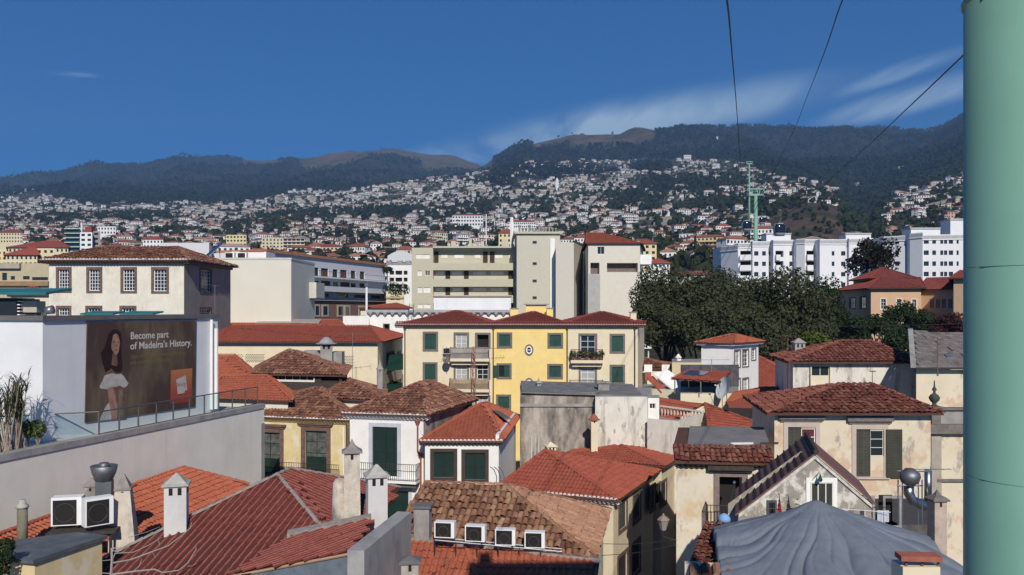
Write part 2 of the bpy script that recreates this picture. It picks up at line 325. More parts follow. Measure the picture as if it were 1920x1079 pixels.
# ================================================================ building kit
class Bld:
    """walls on a four-cornered plan (front left, front right, back right, back left); openings are real holes with reveals"""
    def __init__(s, name, label, pts, z0, z1, wall, cat='house', group=None, parent=None):
        s.pts = [Vector((p[0], p[1], 0)) for p in pts]; s.z0, s.z1, s.mat = z0, z1, wall
        c = sum(s.pts, Vector())/4; s.root = parent or thing(name, label, cat, (c.x, c.y, z0), group)
        s.holes = {k: [] for k in 'FRBL'}; s.ztop = {}; s.smat = {}
    def side(s, k):
        i = 'FRBL'.index(k); o, e = s.pts[i], s.pts[(i+1) % 4]; u = e-o; w = u.length; u = u/w
        return o, u, w, Vector((u.y, -u.x, 0))
    def uv(s, k, px, py):
        o, u, w, n = s.side(k); p = hit(px, py, o, n); return (p-o).dot(u), p.z
    def rect(s, k, r):
        x0, y0, x1, y1 = r; xm, ym = (x0+x1)/2, (y0+y1)/2
        return s.uv(k, x0, ym)[0], s.uv(k, xm, y1)[1], s.uv(k, x1, ym)[0], s.uv(k, xm, y0)[1]
    def pt(s, k, u, z, d=0):                                       # d = outwards
        o, uu, w, n = s.side(k); return o+uu*u+n*d+UP*z
    def box(s, k, mb, u0, z0, u1, z1, d0, d1, mi=0):
        o, u, w, n = s.side(k); mb.box(s.pt(k, u0, z0, d0), u*(u1-u0), n*(d1-d0), UP*(z1-z0), mi)
    def hole(s, k, u0, z0, u1, z1, depth=.18): s.holes[k].append((u0, z0, u1, z1, depth))
    def win(s, k, r, kind='gl', sw=.14, sm=None, sash=None, leaf=None, nx=2, ny=2, depth=.16, px=True, name='window', proud=.04,
            pane=None, open_l=0, open_r=0, slats=False, label=None, sill=False, lintel=0, panel=0):
        """opening with stone surround, then glazing ('gl'), closed shutters ('sh') or a dark room ('op')"""
        u0, z0, u1, z1 = s.rect(k, r) if px else r
        if u1 < u0: u0, u1 = u1, u0
        a0, b0, a1, b1 = u0+sw, z0+sw, u1-sw, z1-sw
        if name == 'door': b0 = z0
        s.hole(k, a0, b0, a1, b1, depth+(.5 if kind == 'op' else .06))
        w = MB(); sm = sm or STONEG
        if sw > 0:
            s.box(k, w, u0, z0 if name != 'door' else b0, a0, z1, -.02, proud); s.box(k, w, a1, z0 if name != 'door' else b0, u1, z1, -.02, proud)
            s.box(k, w, a0, b1, a1, z1, -.02, proud-.003)
            if name != 'door': s.box(k, w, a0, z0, a1, b0, -.02, proud-.003)
            if sill: s.box(k, w, u0-.06, z0-.09, u1+.06, z0, -.02, proud+.08)
            if lintel: s.box(k, w, u0-.12, z1, u1+.12, z1+lintel*.45, -.02, proud+.07); s.box(k, w, u0-.2, z1+lintel*.45, u1+.2, z1+lintel, -.02, proud+.16)
            o = w.build(name, sm, s.root, label=label)
        else: o = None
        if kind == 'gl':
            t = .05 if (u1-u0) > .7 else .035; q = MB(); d = -depth
            s.box(k, q, a0, b0, a0+t, b1, d, d+.05); s.box(k, q, a1-t, b0, a1, b1, d, d+.05)
            s.box(k, q, a0+t, b0, a1-t, b0+t, d, d+.05); s.box(k, q, a0+t, b1-t, a1-t, b1, d, d+.05)
            for i in range(1, nx):
                um = a0+(a1-a0)*i/nx; s.box(k, q, um-t*.4, b0+t, um+t*.4, b1-t, d+.004, d+.044)
            for i in range(1, ny):
                zm = b0+(b1-b0)*i/ny; s.box(k, q, a0+t, zm-t*.35, a1-t, zm+t*.35, d+.008, d+.04)
            if panel: s.box(k, q, a0+t, b0+t, a1-t, b0+(b1-b0)*panel, d+.002, d+.036)
            sa = q.build('sash' if o else name, sash or WHITE, o or s.root)
            if o is None: o = sa
            cw, ch = (a1-a0)/nx, (b1-b0)/ny; py = s.side(k)[0].y; big = cw*F/py > 9 and ch*F/py > 9
            for i in range(nx if big else 1):
                for j in range(ny if big else 1):
                    g = MB(); ww, hh = (cw, ch) if big else (a1-a0, b1-b0)
                    g.face([s.pt(k, a0+ww*i, b0+hh*j, d+.02), s.pt(k, a0+ww*(i+1), b0+hh*j, d+.02), s.pt(k, a0+ww*(i+1), b0+hh*(j+1), d+.02), s.pt(k, a0+ww*i, b0+hh*(j+1), d+.02)])
                    g.build('pane', pane or GLASS, o)
        elif kind == 'sh':
            um = (a0+a1)/2; lw = um-a0
            for sd, op in ((0, open_l), (1, open_r)):
                q = MB(); nn = s.side(k)[3]; uu = s.side(k)[1]
                hinge = s.pt(k, a0 if sd == 0 else a1, b0, -.05 if not op else proud+.01); dr = uu if sd == 0 else -uu
                if op: dr = (dr*math.cos(R(op))+nn*math.sin(R(op)))
                th = dr.cross(UP)*(1 if sd else -1)
                th = th if th.dot(nn) < 0 or op else -th
                th = th*.04; H = b1-b0; f = min(.08, lw*.16)
                q.box(hinge+dr*.01, dr*f, th, UP*H); q.box(hinge+dr*(lw-f-.005), dr*f, th, UP*H)
                q.box(hinge+dr*(f+.01), dr*(lw-2*f-.02), th, UP*f); q.box(hinge+dr*(f+.01)+UP*(H-f), dr*(lw-2*f-.02), th, UP*f)
                q.box(hinge+dr*(f+.01)+UP*(H*.5-f/2), dr*(lw-2*f-.02), th, UP*f)
                if slats:
                    nsl = int((H-2*f)/.075)
                    for i in range(nsl):
                        zz = f+(H-2*f)*(i+.1)/nsl
                        q.box(hinge+dr*(f+.01)+UP*zz+th*.2, dr*(lw-2*f-.02), th*.7+UP*-.03, UP*.035)
                q.box(hinge+dr*(f+.01)+UP*f+th*.65, dr*(lw-2*f-.02), th*.25, UP*(H-2*f))
                q.build('shutter', leaf or GREEN, o or s.root)
            if open_l or open_r:
                g = MB(); s.box(k, g, a0, b0, a1, b1, -depth-.02, -depth); g.build('pane', pane or GLASS, o or s.root)
        else:
            g = MB(); d = depth+.48; g.face([s.pt(k, a0, b0, -d), s.pt(k, a1, b0, -d), s.pt(k, a1, b1, -d), s.pt(k, a0, b1, -d)])
            q = g.build('room' if o else name, DARK, o or s.root); o = o or q
        return o
    def done(s, name='wall', roof=False, rmat=None):
        mb = MB(); mats = [s.mat, DARK]
        for k in 'FRBL':
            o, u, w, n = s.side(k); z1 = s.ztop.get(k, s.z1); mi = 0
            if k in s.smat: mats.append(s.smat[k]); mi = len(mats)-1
            hs = [h for h in s.holes[k]]
            us = sorted({0, w, *[max(0, min(w, v)) for h in hs for v in (h[0], h[2])]}); zs = sorted({s.z0, z1, *[max(s.z0, min(z1, v)) for h in hs for v in (h[1], h[3])]})
            for a, b in zip(us, us[1:]):
                run = None
                for c, d in zip(zs, zs[1:]):
                    um, zm = (a+b)/2, (c+d)/2
                    if any(h[0] < um < h[2] and h[1] < zm < h[3] for h in hs):
                        if run is not None: mb.face([s.pt(k, a, run), s.pt(k, b, run), s.pt(k, b, c), s.pt(k, a, c)], mi); run = None
                    elif run is None: run = c
                if run is not None: mb.face([s.pt(k, a, run), s.pt(k, b, run), s.pt(k, b, z1), s.pt(k, a, z1)], mi)
            for h in hs:
                a, c, b, d, e = h; a, b = max(a, 0), min(b, w); c, d = max(c, s.z0), min(d, z1)
                q = [s.pt(k, a, c), s.pt(k, b, c), s.pt(k, b, d), s.pt(k, a, d)]; r = [p-n*e for p in q]
                for i in range(4): mb.face([q[i], q[(i+1) % 4], r[(i+1) % 4], r[i]], mi)
                mb.face([r[0], r[1], r[2], r[3]], 1)
        if roof:
            mb.face([Vector((p.x, p.y, s.z1)) for p in s.pts], len(mats)); mats.append(rmat or CONC)
        s.wall = mb.build(name, mats, s.root); return s
    def extra(s, name, mb, m, smooth=False, parent=None, kind=None): return mb.build(name, m, parent or s.root, smooth, kind=kind)
    def corner(s, i, ov):                                          # plan corner pushed out by an overhang
        p = s.pts[i]; a = (p-s.pts[i-1]).normalized(); b = (p-s.pts[(i+1) % 4]).normalized(); q = p+(a+b)*ov
        return Vector((q.x, q.y, 0))
    def coping(s, h=.2, ov=.12, m=None, z=None, sides='FRBL', name='coping'):
        mb = MB(); z = s.z1 if z is None else z
        for k in sides:
            o, u, w, n = s.side(k); mb.box(s.pt(k, -ov+.004*'FRBL'.index(k), z-.002*'FRBL'.index(k), -.2), u*(w+2*ov), n*(ov+.2), UP*h)
        return mb.build(name, m or CONC, s.root)
# ---------------------------------------------------------------- tiles
def tile_profile(style, w):
    if style == 'barrel': return [(-w*.5*math.cos(a), w*.42*math.sin(a)) for a in [math.pi*i/5 for i in range(6)]]
    if style == 'rib': return [(-w*.5, 0), (-w*.22, 0), (-w*.12, .05), (0, .075), (w*.12, .05), (w*.22, 0), (w*.5, 0)]
    if style == 'wave': return [(-w*.52, .004), (-w*.12, -.004), (w*.04, .03), (w*.2, .052), (w*.36, .03), (w*.5, .0)]
    return [(-w*.49, .0), (w*.49, .0)]
def tile_geo(style, w, L):
    p = tile_profile(style, w); lo, hi = {'flat': (.028, .006), 'rib': (.012, .0)}.get(style, (.035, .0))
    tp = .84 if style == 'barrel' else 1.0
    v = [(x, -L*.5, z+lo) for x, z in p]+[(x*tp, L*.56, z*tp+hi-.004) for x, z in p]; k = len(p)
    f = [(i, i+1, k+i+1, k+i) for i in range(k-1)]
    v += [(x, -L*.5, z+lo-.02) for x, z in p]; f += [(i+1, i, 2*k+i, 2*k+i+1) for i in range(k-1)]     # thickness at the lower lip
    return v, f
def tile_mats(style, f): return [1 if style == 'rib' and i in (2, 3) else 0 for i in range(len(f))]
def inside(poly, x, y):
    c = False; n = len(poly)
    for i in range(n):
        (x1, y1), (x2, y2) = poly[i], poly[(i+1) % n]
        if (y1 > y) != (y2 > y) and x < (x2-x1)*(y-y1)/(y2-y1)+x1: c = not c
    return c
TILE_ME = {}
class Roof:
    """roof slab plus real tiles; the nearest 300 in view are parts of their own, the rest one joined part"""
    def __init__(s, parent, m, style='barrel', w=.24, L=.36, jit=.0, slab=None, single=True, name='roof'):
        s.parent, s.m, s.style, s.w, s.L, s.jit, s.single, s.name = parent, m, style, w, L, jit, single, name
        s.m2 = MATS.get('pale_red_crests', m) if style == 'rib' else m; s.slab = MB(); s.slabm = slab or mat('roof_underlay', (.10, .05, .035), .95); s.tiles = []; s.ridge = MB(); s.caps = MB(); s.corn = MB()
    def plane(s, pts, tiles=True, lift=.015, thick=.10, first=0.):
        pts = [Vector(p) for p in pts]; n = Vector()
        if len(pts) == 4:
            m3 = (pts[1]-pts[0]).cross(pts[3]-pts[0]).normalized()
            if abs((pts[2]-pts[0]).dot(m3)) > .06:
                s.plane([pts[0], pts[1], pts[3]], tiles, lift, thick, first); s.plane([pts[1], pts[2], pts[3]], tiles, lift, thick, first); return
        for i in range(len(pts)): n += pts[i].cross(pts[(i+1) % len(pts)])
        n.normalize()
        if n.z < 0: n = -n; pts = pts[::-1]
        s.slab.face(pts); s.slab.face([p-UP*thick for p in pts[::-1]])
        for i in range(len(pts)):
            a, b = pts[i], pts[(i+1) % len(pts)]; s.slab.face([a-UP*thick, b-UP*thick, b, a])
        if not tiles: return
        e = UP.cross(n).normalized(); up = n.cross(e); o = pts[0]
        poly = [((p-o).dot(e), (p-o).dot(up)) for p in pts]
        xs = [p[0] for p in poly]; ys = [p[1] for p in poly]; y0 = min(ys)
        nx = int((max(xs)-min(xs))/s.w)+1; w = (max(xs)-min(xs))/nx
        for i in range(nx):
            x = min(xs)+(i+.5)*w; j = 0
            while True:
                y = y0+s.L*(j+.45-first); j += 1
                if y > max(ys): break
                if inside(poly, x, y):
                    p = o+e*x+up*y+n*lift; r = s.jit
                    ex, uy = e, up
                    if r:
                        a = random.gauss(0, r*.12); ex = e*math.cos(a)+up*math.sin(a); uy = up*math.cos(a)-e*math.sin(a); p = p+e*random.gauss(0, r*.02)+up*random.gauss(0, r*.04)+n*random.gauss(0, r*.012)
                    s.tiles.append((p, ex, uy, n))
        return e, up, n
    def eave(s, a, b, m=None, r=None, cornice=0):
        """white lime plugs in the mouths of the lowest tiles, and the row of corbel tiles under them"""
        a, b = Vector(a), Vector(b); u = b-a; ln = u.length; u.normalize(); n = Vector((u.y, -u.x, 0)); w = s.w if r is None else r; k = max(1, round(ln/w))
        for i in range(k):
            c = a+u*((i+.5)*ln/k)+UP*.02; q = [c+u*(-w*.46*math.cos(t))+UP*(w*.44*math.sin(t)) for t in [math.pi*j/6 for j in range(7)]]
            s.caps.face([p+n*.02 for p in q]); s.caps.face([p-n*.06 for p in q[::-1]])
            for j in range(6): s.caps.face([q[j+1]+n*.02, q[j]+n*.02, q[j]-n*.06, q[j+1]-n*.06])
            if cornice:
                c = a+u*((i+.5)*ln/k)-UP*.10-n*.10
                for dd in range(2):
                    q = [c-UP*.11*dd-n*.13*dd+u*(-w*.5*math.cos(t))-UP*(w*.40*math.sin(t)) for t in [math.pi*j/5 for j in range(6)]]
                    s.corn.face([p for p in q]); 
                    for j in range(5): s.corn.face([q[j], q[j+1], q[j+1]-n*.5, q[j]-n*.5])
    def hip(s, a, b, r=.11):
        a, b = Vector(a), Vector(b); d = b-a; ln = d.length; d.normalize(); sd = d.cross(UP).normalized(); up = sd.cross(d); k = max(1, int(ln/.38))
        for i in range(k):
            p = a+d*(i*ln/k); q = a+d*((i+1.06)*ln/k); j = random.uniform(-.012, .012)
            A = [p+sd*(-r*math.cos(t)+j)+up*(r*.75*math.sin(t)+.045) for t in [math.pi*z/5 for z in range(6)]]
            B = [q+sd*(-r*.85*math.cos(t)+j)+up*(r*.66*math.sin(t)+.02) for t in [math.pi*z/5 for z in range(6)]]
            for z in range(5): s.ridge.face([A[z+1], A[z], B[z], B[z+1]])
            s.ridge.face(A)
    def done(s, ridgem=None, capm=None, cornm=None):
        ro = s.slab.build(s.name, s.slabm, s.parent); s.obj = ro; og = origin(ro)
        v, f = tile_geo(s.style, s.w, s.L)
        inv = []
        for t in s.tiles:
            x, y = to_px(t[0]); inv.append((0 if (-20 < x < 1830 and -20 < y < 1100) else 1e6)+t[0].y)
        order = sorted(range(len(s.tiles)), key=lambda i: inv[i]); ind = order[:300] if s.single else []
        if ind:
            key = (s.style, s.w, s.L, s.m.name)
            if key not in TILE_ME:
                me = D.meshes.new('tile'); me.from_pydata(v, [], f); me.materials.append(s.m); me.materials.append(s.m2); me.polygons.foreach_set('material_index', tile_mats(s.style, f)); TILE_ME[key] = me
            for i in ind:
                p, e, u, n = s.tiles[i]; o = D.objects.new('tile', TILE_ME[key]); COL.objects.link(o); o.parent = ro
                q = p-og; o.matrix_local = Matrix(((e.x, u.x, n.x, q.x), (e.y, u.y, n.y, q.y), (e.z, u.z, n.z, q.z), (0, 0, 0, 1)))
        rest = order[300:] if s.single else order
        if rest:
            mb = MB()
            for i in rest:
                p, e, u, n = s.tiles[i]; b = len(mb.v)
                mb.v += [tuple(p+e*x+u*y+n*z) for x, y, z in v]; mb.f += [tuple(b+k for k in q) for q in f]; mb.m += tile_mats(s.style, f)
            mb.build('tile_courses', [s.m, s.m2], ro, kind='stuff')
        if s.ridge.v: s.ridge.build('ridge_tiles', ridgem or s.m, ro, kind='stuff')
        if s.caps.v: s.caps.build('eave_plugs', capm or WMORT, ro, kind='stuff')
        if s.corn.v: s.corn.build('corbel_tiles', cornm or WMORT, ro, kind='stuff')
        return ro
def hip_roof(b, z, ov, r1, r2, m, style='barrel', w=.24, L=.36, jit=0., plug='F', corn='', single=False, ridgem=None, cornm=None, skip='B', capm=None, slab=None):
    c = [b.corner(i, ov)+UP*z for i in range(4)]; r1, r2 = Vector(r1), Vector(r2)
    rf = Roof(b.root, m, style, w, L, jit, single=single, slab=slab)
    same = (r1-r2).length < .05
    pl = {'F': [c[0], c[1], r2, r1], 'R': [c[1], c[2], r2], 'B': [c[2], c[3], r1, r2], 'L': [c[3], c[0], r1]}
    for k, p in pl.items(): rf.plane(p if not same else p[:3], tiles=k not in skip)
    for i, k in enumerate('FRBL'):
        if k in plug: rf.eave(c[i], c[(i+1) % 4], cornice=k in corn)
    for p, q in ((c[0], r1), (c[1], r2), (c[2], r2), (c[3], r1)): rf.hip(q, p)
    if not same: rf.hip(r1, r2)
    rf.done(ridgem, capm, cornm); return rf
# ---------------------------------------------------------------- small fittings
def railing(parent, a, b, h=.95, gap=.12, r=.012, m=None, posts=None, name='railing', kind=None, rails=(0.05, 1.0)):
    a, b = Vector(a), Vector(b); d = b-a; k = max(2, int(d.length/gap)); mb = MB()
    for i in range(k+1): p = a+d*(i/k); mb.box(p-V(r, r, 0), V(2*r, 0, 0), V(0, 2*r, 0), UP*h)
    for f in rails: mb.tube([a+UP*h*f, b+UP*h*f], r*1.6, 5)
    return mb.build(name, m or BLK, parent, kind=kind)
def chimney(name, label, px, yt, yb, Y, wpx, m, cap='pyramid', capm=None, rot=.27, cat='chimney', taper=1.0, holes=True, caph=.55, dark=DARK, ov=1.28, dep=1.0):
    """free-standing chimney: shaft, smoke slots, cap"""
    w = wpx*Y/F; base = P(px, yb, Y); top = P(px, yt, Y); H = top.z-base.z; t = thing(name, label, cat, base)
    hw = w*.7071; ch = min(H*.45, caph*w*2.0) if cap != 'slab' else .09
    mb = MB(); mb.lathe(base-UP*.6, [(hw*taper, 0), (hw*taper, .6), (hw, (H-ch)+.6)], 4, rot=rot+math.pi/4, sq=1); mb.build('shaft', m, t)
    c = base+UP*(H-ch); q = MB(); capm = capm or m
    if cap == 'pyramid': q.lathe(c, [(hw*ov, 0), (hw*ov, .06), (hw*.98, .1), (hw*.1, ch)], 4, rot=rot+math.pi/4)
    elif cap == 'pagoda': q.lathe(c, [(hw*ov, 0), (hw*ov, .05), (hw*.85, .14), (hw*.45, ch*.5), (hw*.16, ch*.82), (hw*.02, ch)], 4, rot=rot+math.pi/4)
    elif cap == 'slab': q.lathe(c, [(hw*ov, 0), (hw*ov, .09)], 4, rot=rot+math.pi/4)
    elif cap == 'dome': q.lathe(c, [(hw*ov, 0), (hw*ov, .06), (hw*.9, .12), (hw*.7, ch*.55), (hw*.2, ch)], 10, rot=rot)
    q.build('cap', capm, t)
    if holes:
        a = Vector((math.cos(rot), math.sin(rot), 0)); b = Vector((a.y, -a.x, 0))
        for d1, d2 in ((a, b), (b, a)):
            for sg in ((-1, 1) if w > .55 else (0,)):
                o = MB(); p = c-UP*(w*.42)+d2*(w/2+.004)+d1*(sg*w*.2-.055*w*1.6)
                o.box(p-d2*.03, d1*(.11*w*1.6), d2*.034, UP*(w*.34)); o.build('smoke_slot', dark, t)
    return t
def ac_unit(label, c, rot, w=.85, d=.32, h=.62, fans=1, group=None, front=1):
    t = thing('air_conditioner', label, 'air conditioner', c, group); a = Vector((math.cos(rot), math.sin(rot), 0)); b = Vector((-a.y, a.x, 0))*-1
    c = Vector(c); mb = MB(); mb.box(c-a*w/2-b*d/2+UP*.06, a*w, b*d, UP*h); mb.build('casing', WHITE, t)
    g = MB(); g.box(c-a*w*.44+b*(d/2-.01)+UP*.1, a*w*.78, b*.022, UP*(h*.87)); g.build('grille', DARK, t)
    r = MB(); p = c-a*w*.05+b*(d/2+.016)+UP*(h*.52); n = 16
    r.tube([p+(a*math.cos(2*math.pi*i/n)+UP*math.sin(2*math.pi*i/n))*h*.33 for i in range(n+1)], .012, 4); r.build('fan_ring', mat('fan_guard', (.07, .07, .075), .5), t)
    f = MB()
    for s in (-1, 1): f.box(c+a*s*w*.35-a*.03-b*d/2, a*.06, b*d, UP*.058)
    f.build('foot', BLK, t); return t
def antenna(label, base, h, m=None, arms=5, rot=0., w=.9, boom=1.2):
    t = thing('television_antenna', label, 'antenna', base); base = Vector(base); m = m or mat('aerial_metal', (.25, .24, .23), .5, .5)
    mb = MB(); mb.tube([base, base+UP*h], .022, 5); mb.build('mast', m, t)
    a = Vector((math.cos(rot), math.sin(rot), 0)); b = Vector((-a.y, a.x, 0)); q = MB(); p = base+UP*(h-.08)
    q.tube([p-a*boom/2, p+a*boom/2], .014, 4)
    for i in range(arms):
        c = p+a*(boom*(i/(arms-1)-.5)); ww = w*(.55+.45*i/(arms-1)); q.tube([c-b*ww/2, c+b*ww/2], .009, 4)
    q.build('aerial', m, t); return t
def dish(label, c, r, toward, m=None, name='satellite_dish'):
    t = thing(name, label, 'satellite dish', Vector(c)-UP*(r+.3)); d = Vector(toward).normalized(); a = d.cross(UP).normalized(); b = a.cross(d); c = Vector(c)
    mb = MB(); n, k = 20, 5; rows = []
    for i in range(k+1):
        q = i/k; rows.append([c+d*(r*.28*q*q)+(a*math.cos(2*math.pi*j/n)+b*math.sin(2*math.pi*j/n))*r*q for j in range(n)])
    for i in range(k):
        for j in range(n):
            if i == 0: mb.face([rows[0][0], rows[1][j], rows[1][(j+1) % n]])
            else: mb.face([rows[i][j], rows[i+1][j], rows[i+1][(j+1) % n], rows[i][(j+1) % n]])
    mb.build('reflector', m or mat('dish_paint', (.62, .66, .66), .5), t, True)
    q = MB(); q.tube([c+b*-r*.95+d*.25*r, c+d*r*1.0], .015*max(1, r), 4); q.tube([c, c-d*.15*r-UP*.1, c-d*.15*r-UP*(r+.3)], .03, 6); q.build('mount', METAL, t)
    f = MB(); f.tube([c+d*r*.95, c+d*r*1.12], .05*max(1, r), 6); f.build('receiver', WHITE, t); return t
def leaves(mb, c, rad, n, size, squash=(1, 1, 1), lobes=None, rnd=None, mi=0):
    """leaf-sized faces through a crown made of uneven lobes"""
    rnd = rnd or random
    for _ in range(n):
        if lobes:
            lc, lr = lobes[rnd.randrange(len(lobes))]
        else: lc, lr = Vector((0, 0, 0)), 1.
        d = Vector((rnd.gauss(0, 1), rnd.gauss(0, 1), rnd.gauss(0, 1))).normalized()*(rnd.random()**.28)*lr
        p = Vector(c)+Vector(((lc.x+d.x)*rad*squash[0], (lc.y+d.y)*rad*squash[1], (lc.z+d.z)*rad*squash[2]))
        nn = (d.normalized()*.8+Vector((rnd.gauss(0, .6), rnd.gauss(0, .6), rnd.gauss(0, .6)+.3))).normalized()
        a = nn.orthogonal().normalized(); b = nn.cross(a); an = rnd.random()*6.28; a, b = a*math.cos(an)+b*math.sin(an), b*math.cos(an)-a*math.sin(an)
        sz = size*rnd.uniform(.6, 1.4); i = len(mb.v)
        mb.v += [tuple(p-a*sz*.5), tuple(p-b*sz*.32), tuple(p+a*sz*.5+nn*sz*.08), tuple(p+b*sz*.32)]; mb.f.append((i, i+1, i+2, i+3)); mb.m.append(mi)
def leafmat(name, c1, c2, c3, sc=.35):
    m, n, l, b = _nt(name); g = n.new('ShaderNodeNewGeometry')
    r = n.new('ShaderNodeValToRGB'); l.new(g.outputs['Random Per Island'], r.inputs[0]); r.color_ramp.elements[0].color = (*c1, 1); r.color_ramp.elements[1].color = (*c2, 1)
    c = _mix(n, l, _range(n, l, _noise(n, l, sc, detail=3), .5, .68, 0, .8), r.outputs[0], c3)
    l.new(c, b.inputs['Base Color']); b.inputs['Roughness'].default_value = .8; b.inputs['Specular IOR Level'].default_value = .06
    tr = n.new('ShaderNodeBsdfTranslucent'); l.new(c, tr.inputs[0]); ms = n.new('ShaderNodeMixShader'); ms.inputs[0].default_value = .3
    l.new(b.outputs[0], ms.inputs[1]); l.new(tr.outputs[0], ms.inputs[2]); l.new(ms.outputs[0], n['Material Output'].inputs[0]); MATS[name] = m; return m
BARK = mat('tree_bark', (.07, .055, .045), .95, var=.3, vs=3, bump=.4)
LEAF_F = leafmat('fig_leaves', (.050, .062, .032), (.088, .100, .050), (.092, .085, .048)); LEAF_D = leafmat('dark_leaves', (.020, .038, .018), (.050, .072, .032), (.034, .046, .026))
LEAF_Y = leafmat('light_leaves', (.06, .09, .02), (.12, .15, .04), (.10, .10, .03)); LEAF_R = leafmat('bronze_leaves', (.05, .02, .02), (.09, .035, .03), (.045, .045, .02))
def tree(name, label, base, H, rad, n, lsize, m, group=None, trunk=.35, lobes=9, squash=(1, 1, .8), seed=1, limb=True, cat='tree', low=.25):
    rnd = random.Random(seed); base = Vector(base); t = thing(name, label, cat, base, group); cz = H-rad*squash[2]
    c = base+UP*cz; L = []
    for i in range(lobes):
        a = rnd.random()*6.28; q = rnd.uniform(.3, .75); L.append((Vector((math.cos(a)*q, math.sin(a)*q, rnd.uniform(-.55, .6))), rnd.uniform(.34, .60)))
    L.append((Vector((0, 0, .35)), .5))
    w = MB(); w.tube([base-UP*.5, base+UP*cz*.4+V(rnd.uniform(-.1, .1)*rad, 0, 0), c], [trunk, trunk*.75, trunk*.3], 8)
    if limb:
        for lc, lr in L[:8]:
            e = c+Vector((lc.x*rad*squash[0], lc.y*rad*squash[1], lc.z*rad*squash[2])); s0 = base+UP*cz*rnd.uniform(.35, .7)
            w.tube([s0, (s0+e)/2+UP*rad*.06, e], [trunk*.4, trunk*.25, trunk*.08], 5)
    w.build('trunk', BARK, t); q = MB(); leaves(q, c, rad, n, lsize, squash, L, rnd); q.build('crown', m, t); return t
# ================================================================ tiles and wall finishes
T_OLD = tilemat('sun_bleached_clay_tiles', [(.13, .058, .035), (.33, .165, .095), (.24, .115, .068), (.42, .25, .155), (.19, .085, .05), (.35, .19, .115)], lichen=(.07, .05, .04), lamt=.55)
T_OLD2 = tilemat('pale_flat_clay_tiles', [(.30, .15, .095), (.40, .22, .14), (.34, .175, .11), (.44, .26, .17)], lichen=(.20, .12, .08), lamt=.4)
tilemat('pale_red_crests', [(.24, .075, .06), (.29, .10, .08)], fine=.2)  # rib crests get a paler red than the rest of the tile
T_RED = tilemat('dark_red_tiles', [(.125, .031, .026), (.155, .038, .030), (.138, .034, .027), (.17, .045, .035)], lichen=(.07, .034, .030), lamt=.6, fine=.2)
T_ORG = tilemat('new_orange_tiles', [(.34, .092, .05), (.42, .125, .068), (.38, .105, .056), (.33, .10, .06)], lichen=(.22, .09, .065), lamt=.55, fine=.2)
T_K = tilemat('red_orange_tiles', [(.27, .070, .046), (.35, .092, .058), (.30, .078, .05)], lichen=(.20, .07, .05), lamt=.5, fine=.2)
T_MIX = tilemat('weathered_mixed_tiles', [(.10, .045, .032), (.27, .115, .07), (.18, .075, .05), (.36, .20, .125), (.23, .09, .06), (.13, .065, .048)], lichen=(.075, .06, .05), lamt=.6, ls=.9)
T_Y = tilemat('plum_red_tiles', [(.20, .052, .042), (.27, .068, .053), (.23, .06, .047)], lichen=(.17, .06, .05), lamt=.4, fine=.12)
T_BR = tilemat('old_red_brown_tiles', [(.13, .042, .032), (.24, .075, .05), (.17, .052, .038), (.30, .125, .085), (.20, .065, .045)], lichen=(.085, .05, .04), lamt=.55, ls=1.6)
PL_WHITE = mat('white_render', (.78, .77, .75), .85, var=.05, stain=((.52, .50, .47), .55, .8, .8, (1, 1, .3), .35))
PL_OLDW = mat('old_white_render', (.70, .66, .56), .9, var=.08, stain=((.36, .32, .26), .56, .74, .9, (1, 1, .25), .6), stain2=((.30, .28, .25), .62, .72, 2.5, (1, 1, 1), .5), bump=.15)
PL_GREY = mat('pale_grey_concrete', (.76, .71, .64), .9, var=.06, vs=.6, stain=((.58, .53, .48), .5, .8, .5, (1, 1, .4), .5), stain2=((.50, .46, .42), .60, .78, 1.4, (1, 1, .07), .5), bump=.08)
PL_CREAM = mat('cream_render', (.72, .63, .46), .85, var=.05, stain=((.50, .42, .30), .58, .8, .7, (1, 1, .3), .35))
PL_CREAM2 = mat('pale_cream_render', (.68, .62, .47), .85, var=.05, stain=((.48, .42, .32), .58, .8, .6, (1, 1, .3), .4))
PL_YEL = mat('yellow_render', (.83, .63, .25), .85, var=.05, stain=((.62, .45, .19), .58, .8, .7, (1, 1, .3), .4))
PL_BEIGE = mat('beige_render', (.50, .47, .36), .85, var=.04, stain=((.40, .37, .29), .55, .8, .4, (1, 1, .2), .4))
GUTTER = mat('dark_grey_coping', (.14, .13, .13), .7)
# ================================================================ museum terrace on the left
gd = Vector((.277, 1, 0)).normalized(); gl = Vector((-gd.y, gd.x, 0))     # street grid: along and to the left
def TA(Y): return Vector((-19.8+.277*(Y-33), Y, 0))
tb = Bld('terrace_building', 'long pale grey concrete wall of the terrace below the museum billboard', [TA(20), TA(51), TA(51)+gl*22, TA(20)+gl*22], -4, 9.1, PL_GREY, 'building')
tb.done(roof=True, rmat=mat('terrace_floor', (.42, .40, .37), .9))
o, u, w, n = tb.side('F'); mb = MB(); mb.box(tb.pt('F', 0, 9.1, -.5), u*(w+.04), n*.56, UP*.26); tb.extra('coping', mb, CONC)
mb = MB(); mb.box(tb.pt('F', w-.34, -3, -.05), u*.36, n*.075, UP*11.2); tb.extra('pilaster', mb, mat('dark_grey_render', (.30, .28, .27), .9))  # pilaster strip in a darker grey than the wall
z0 = 9.36; cpost = Vector((-19.35, 38.1, z0)); rail_end = TA(50.7)+gl*.25+UP*z0
ra = thing('glass_railing', 'slim grey railing with glass panels along the terrace edge', 'railing', cpost)
GLP = D.materials.new('railing_glass'); GLP.use_nodes = True; _n = GLP.node_tree.nodes; _l = GLP.node_tree.links
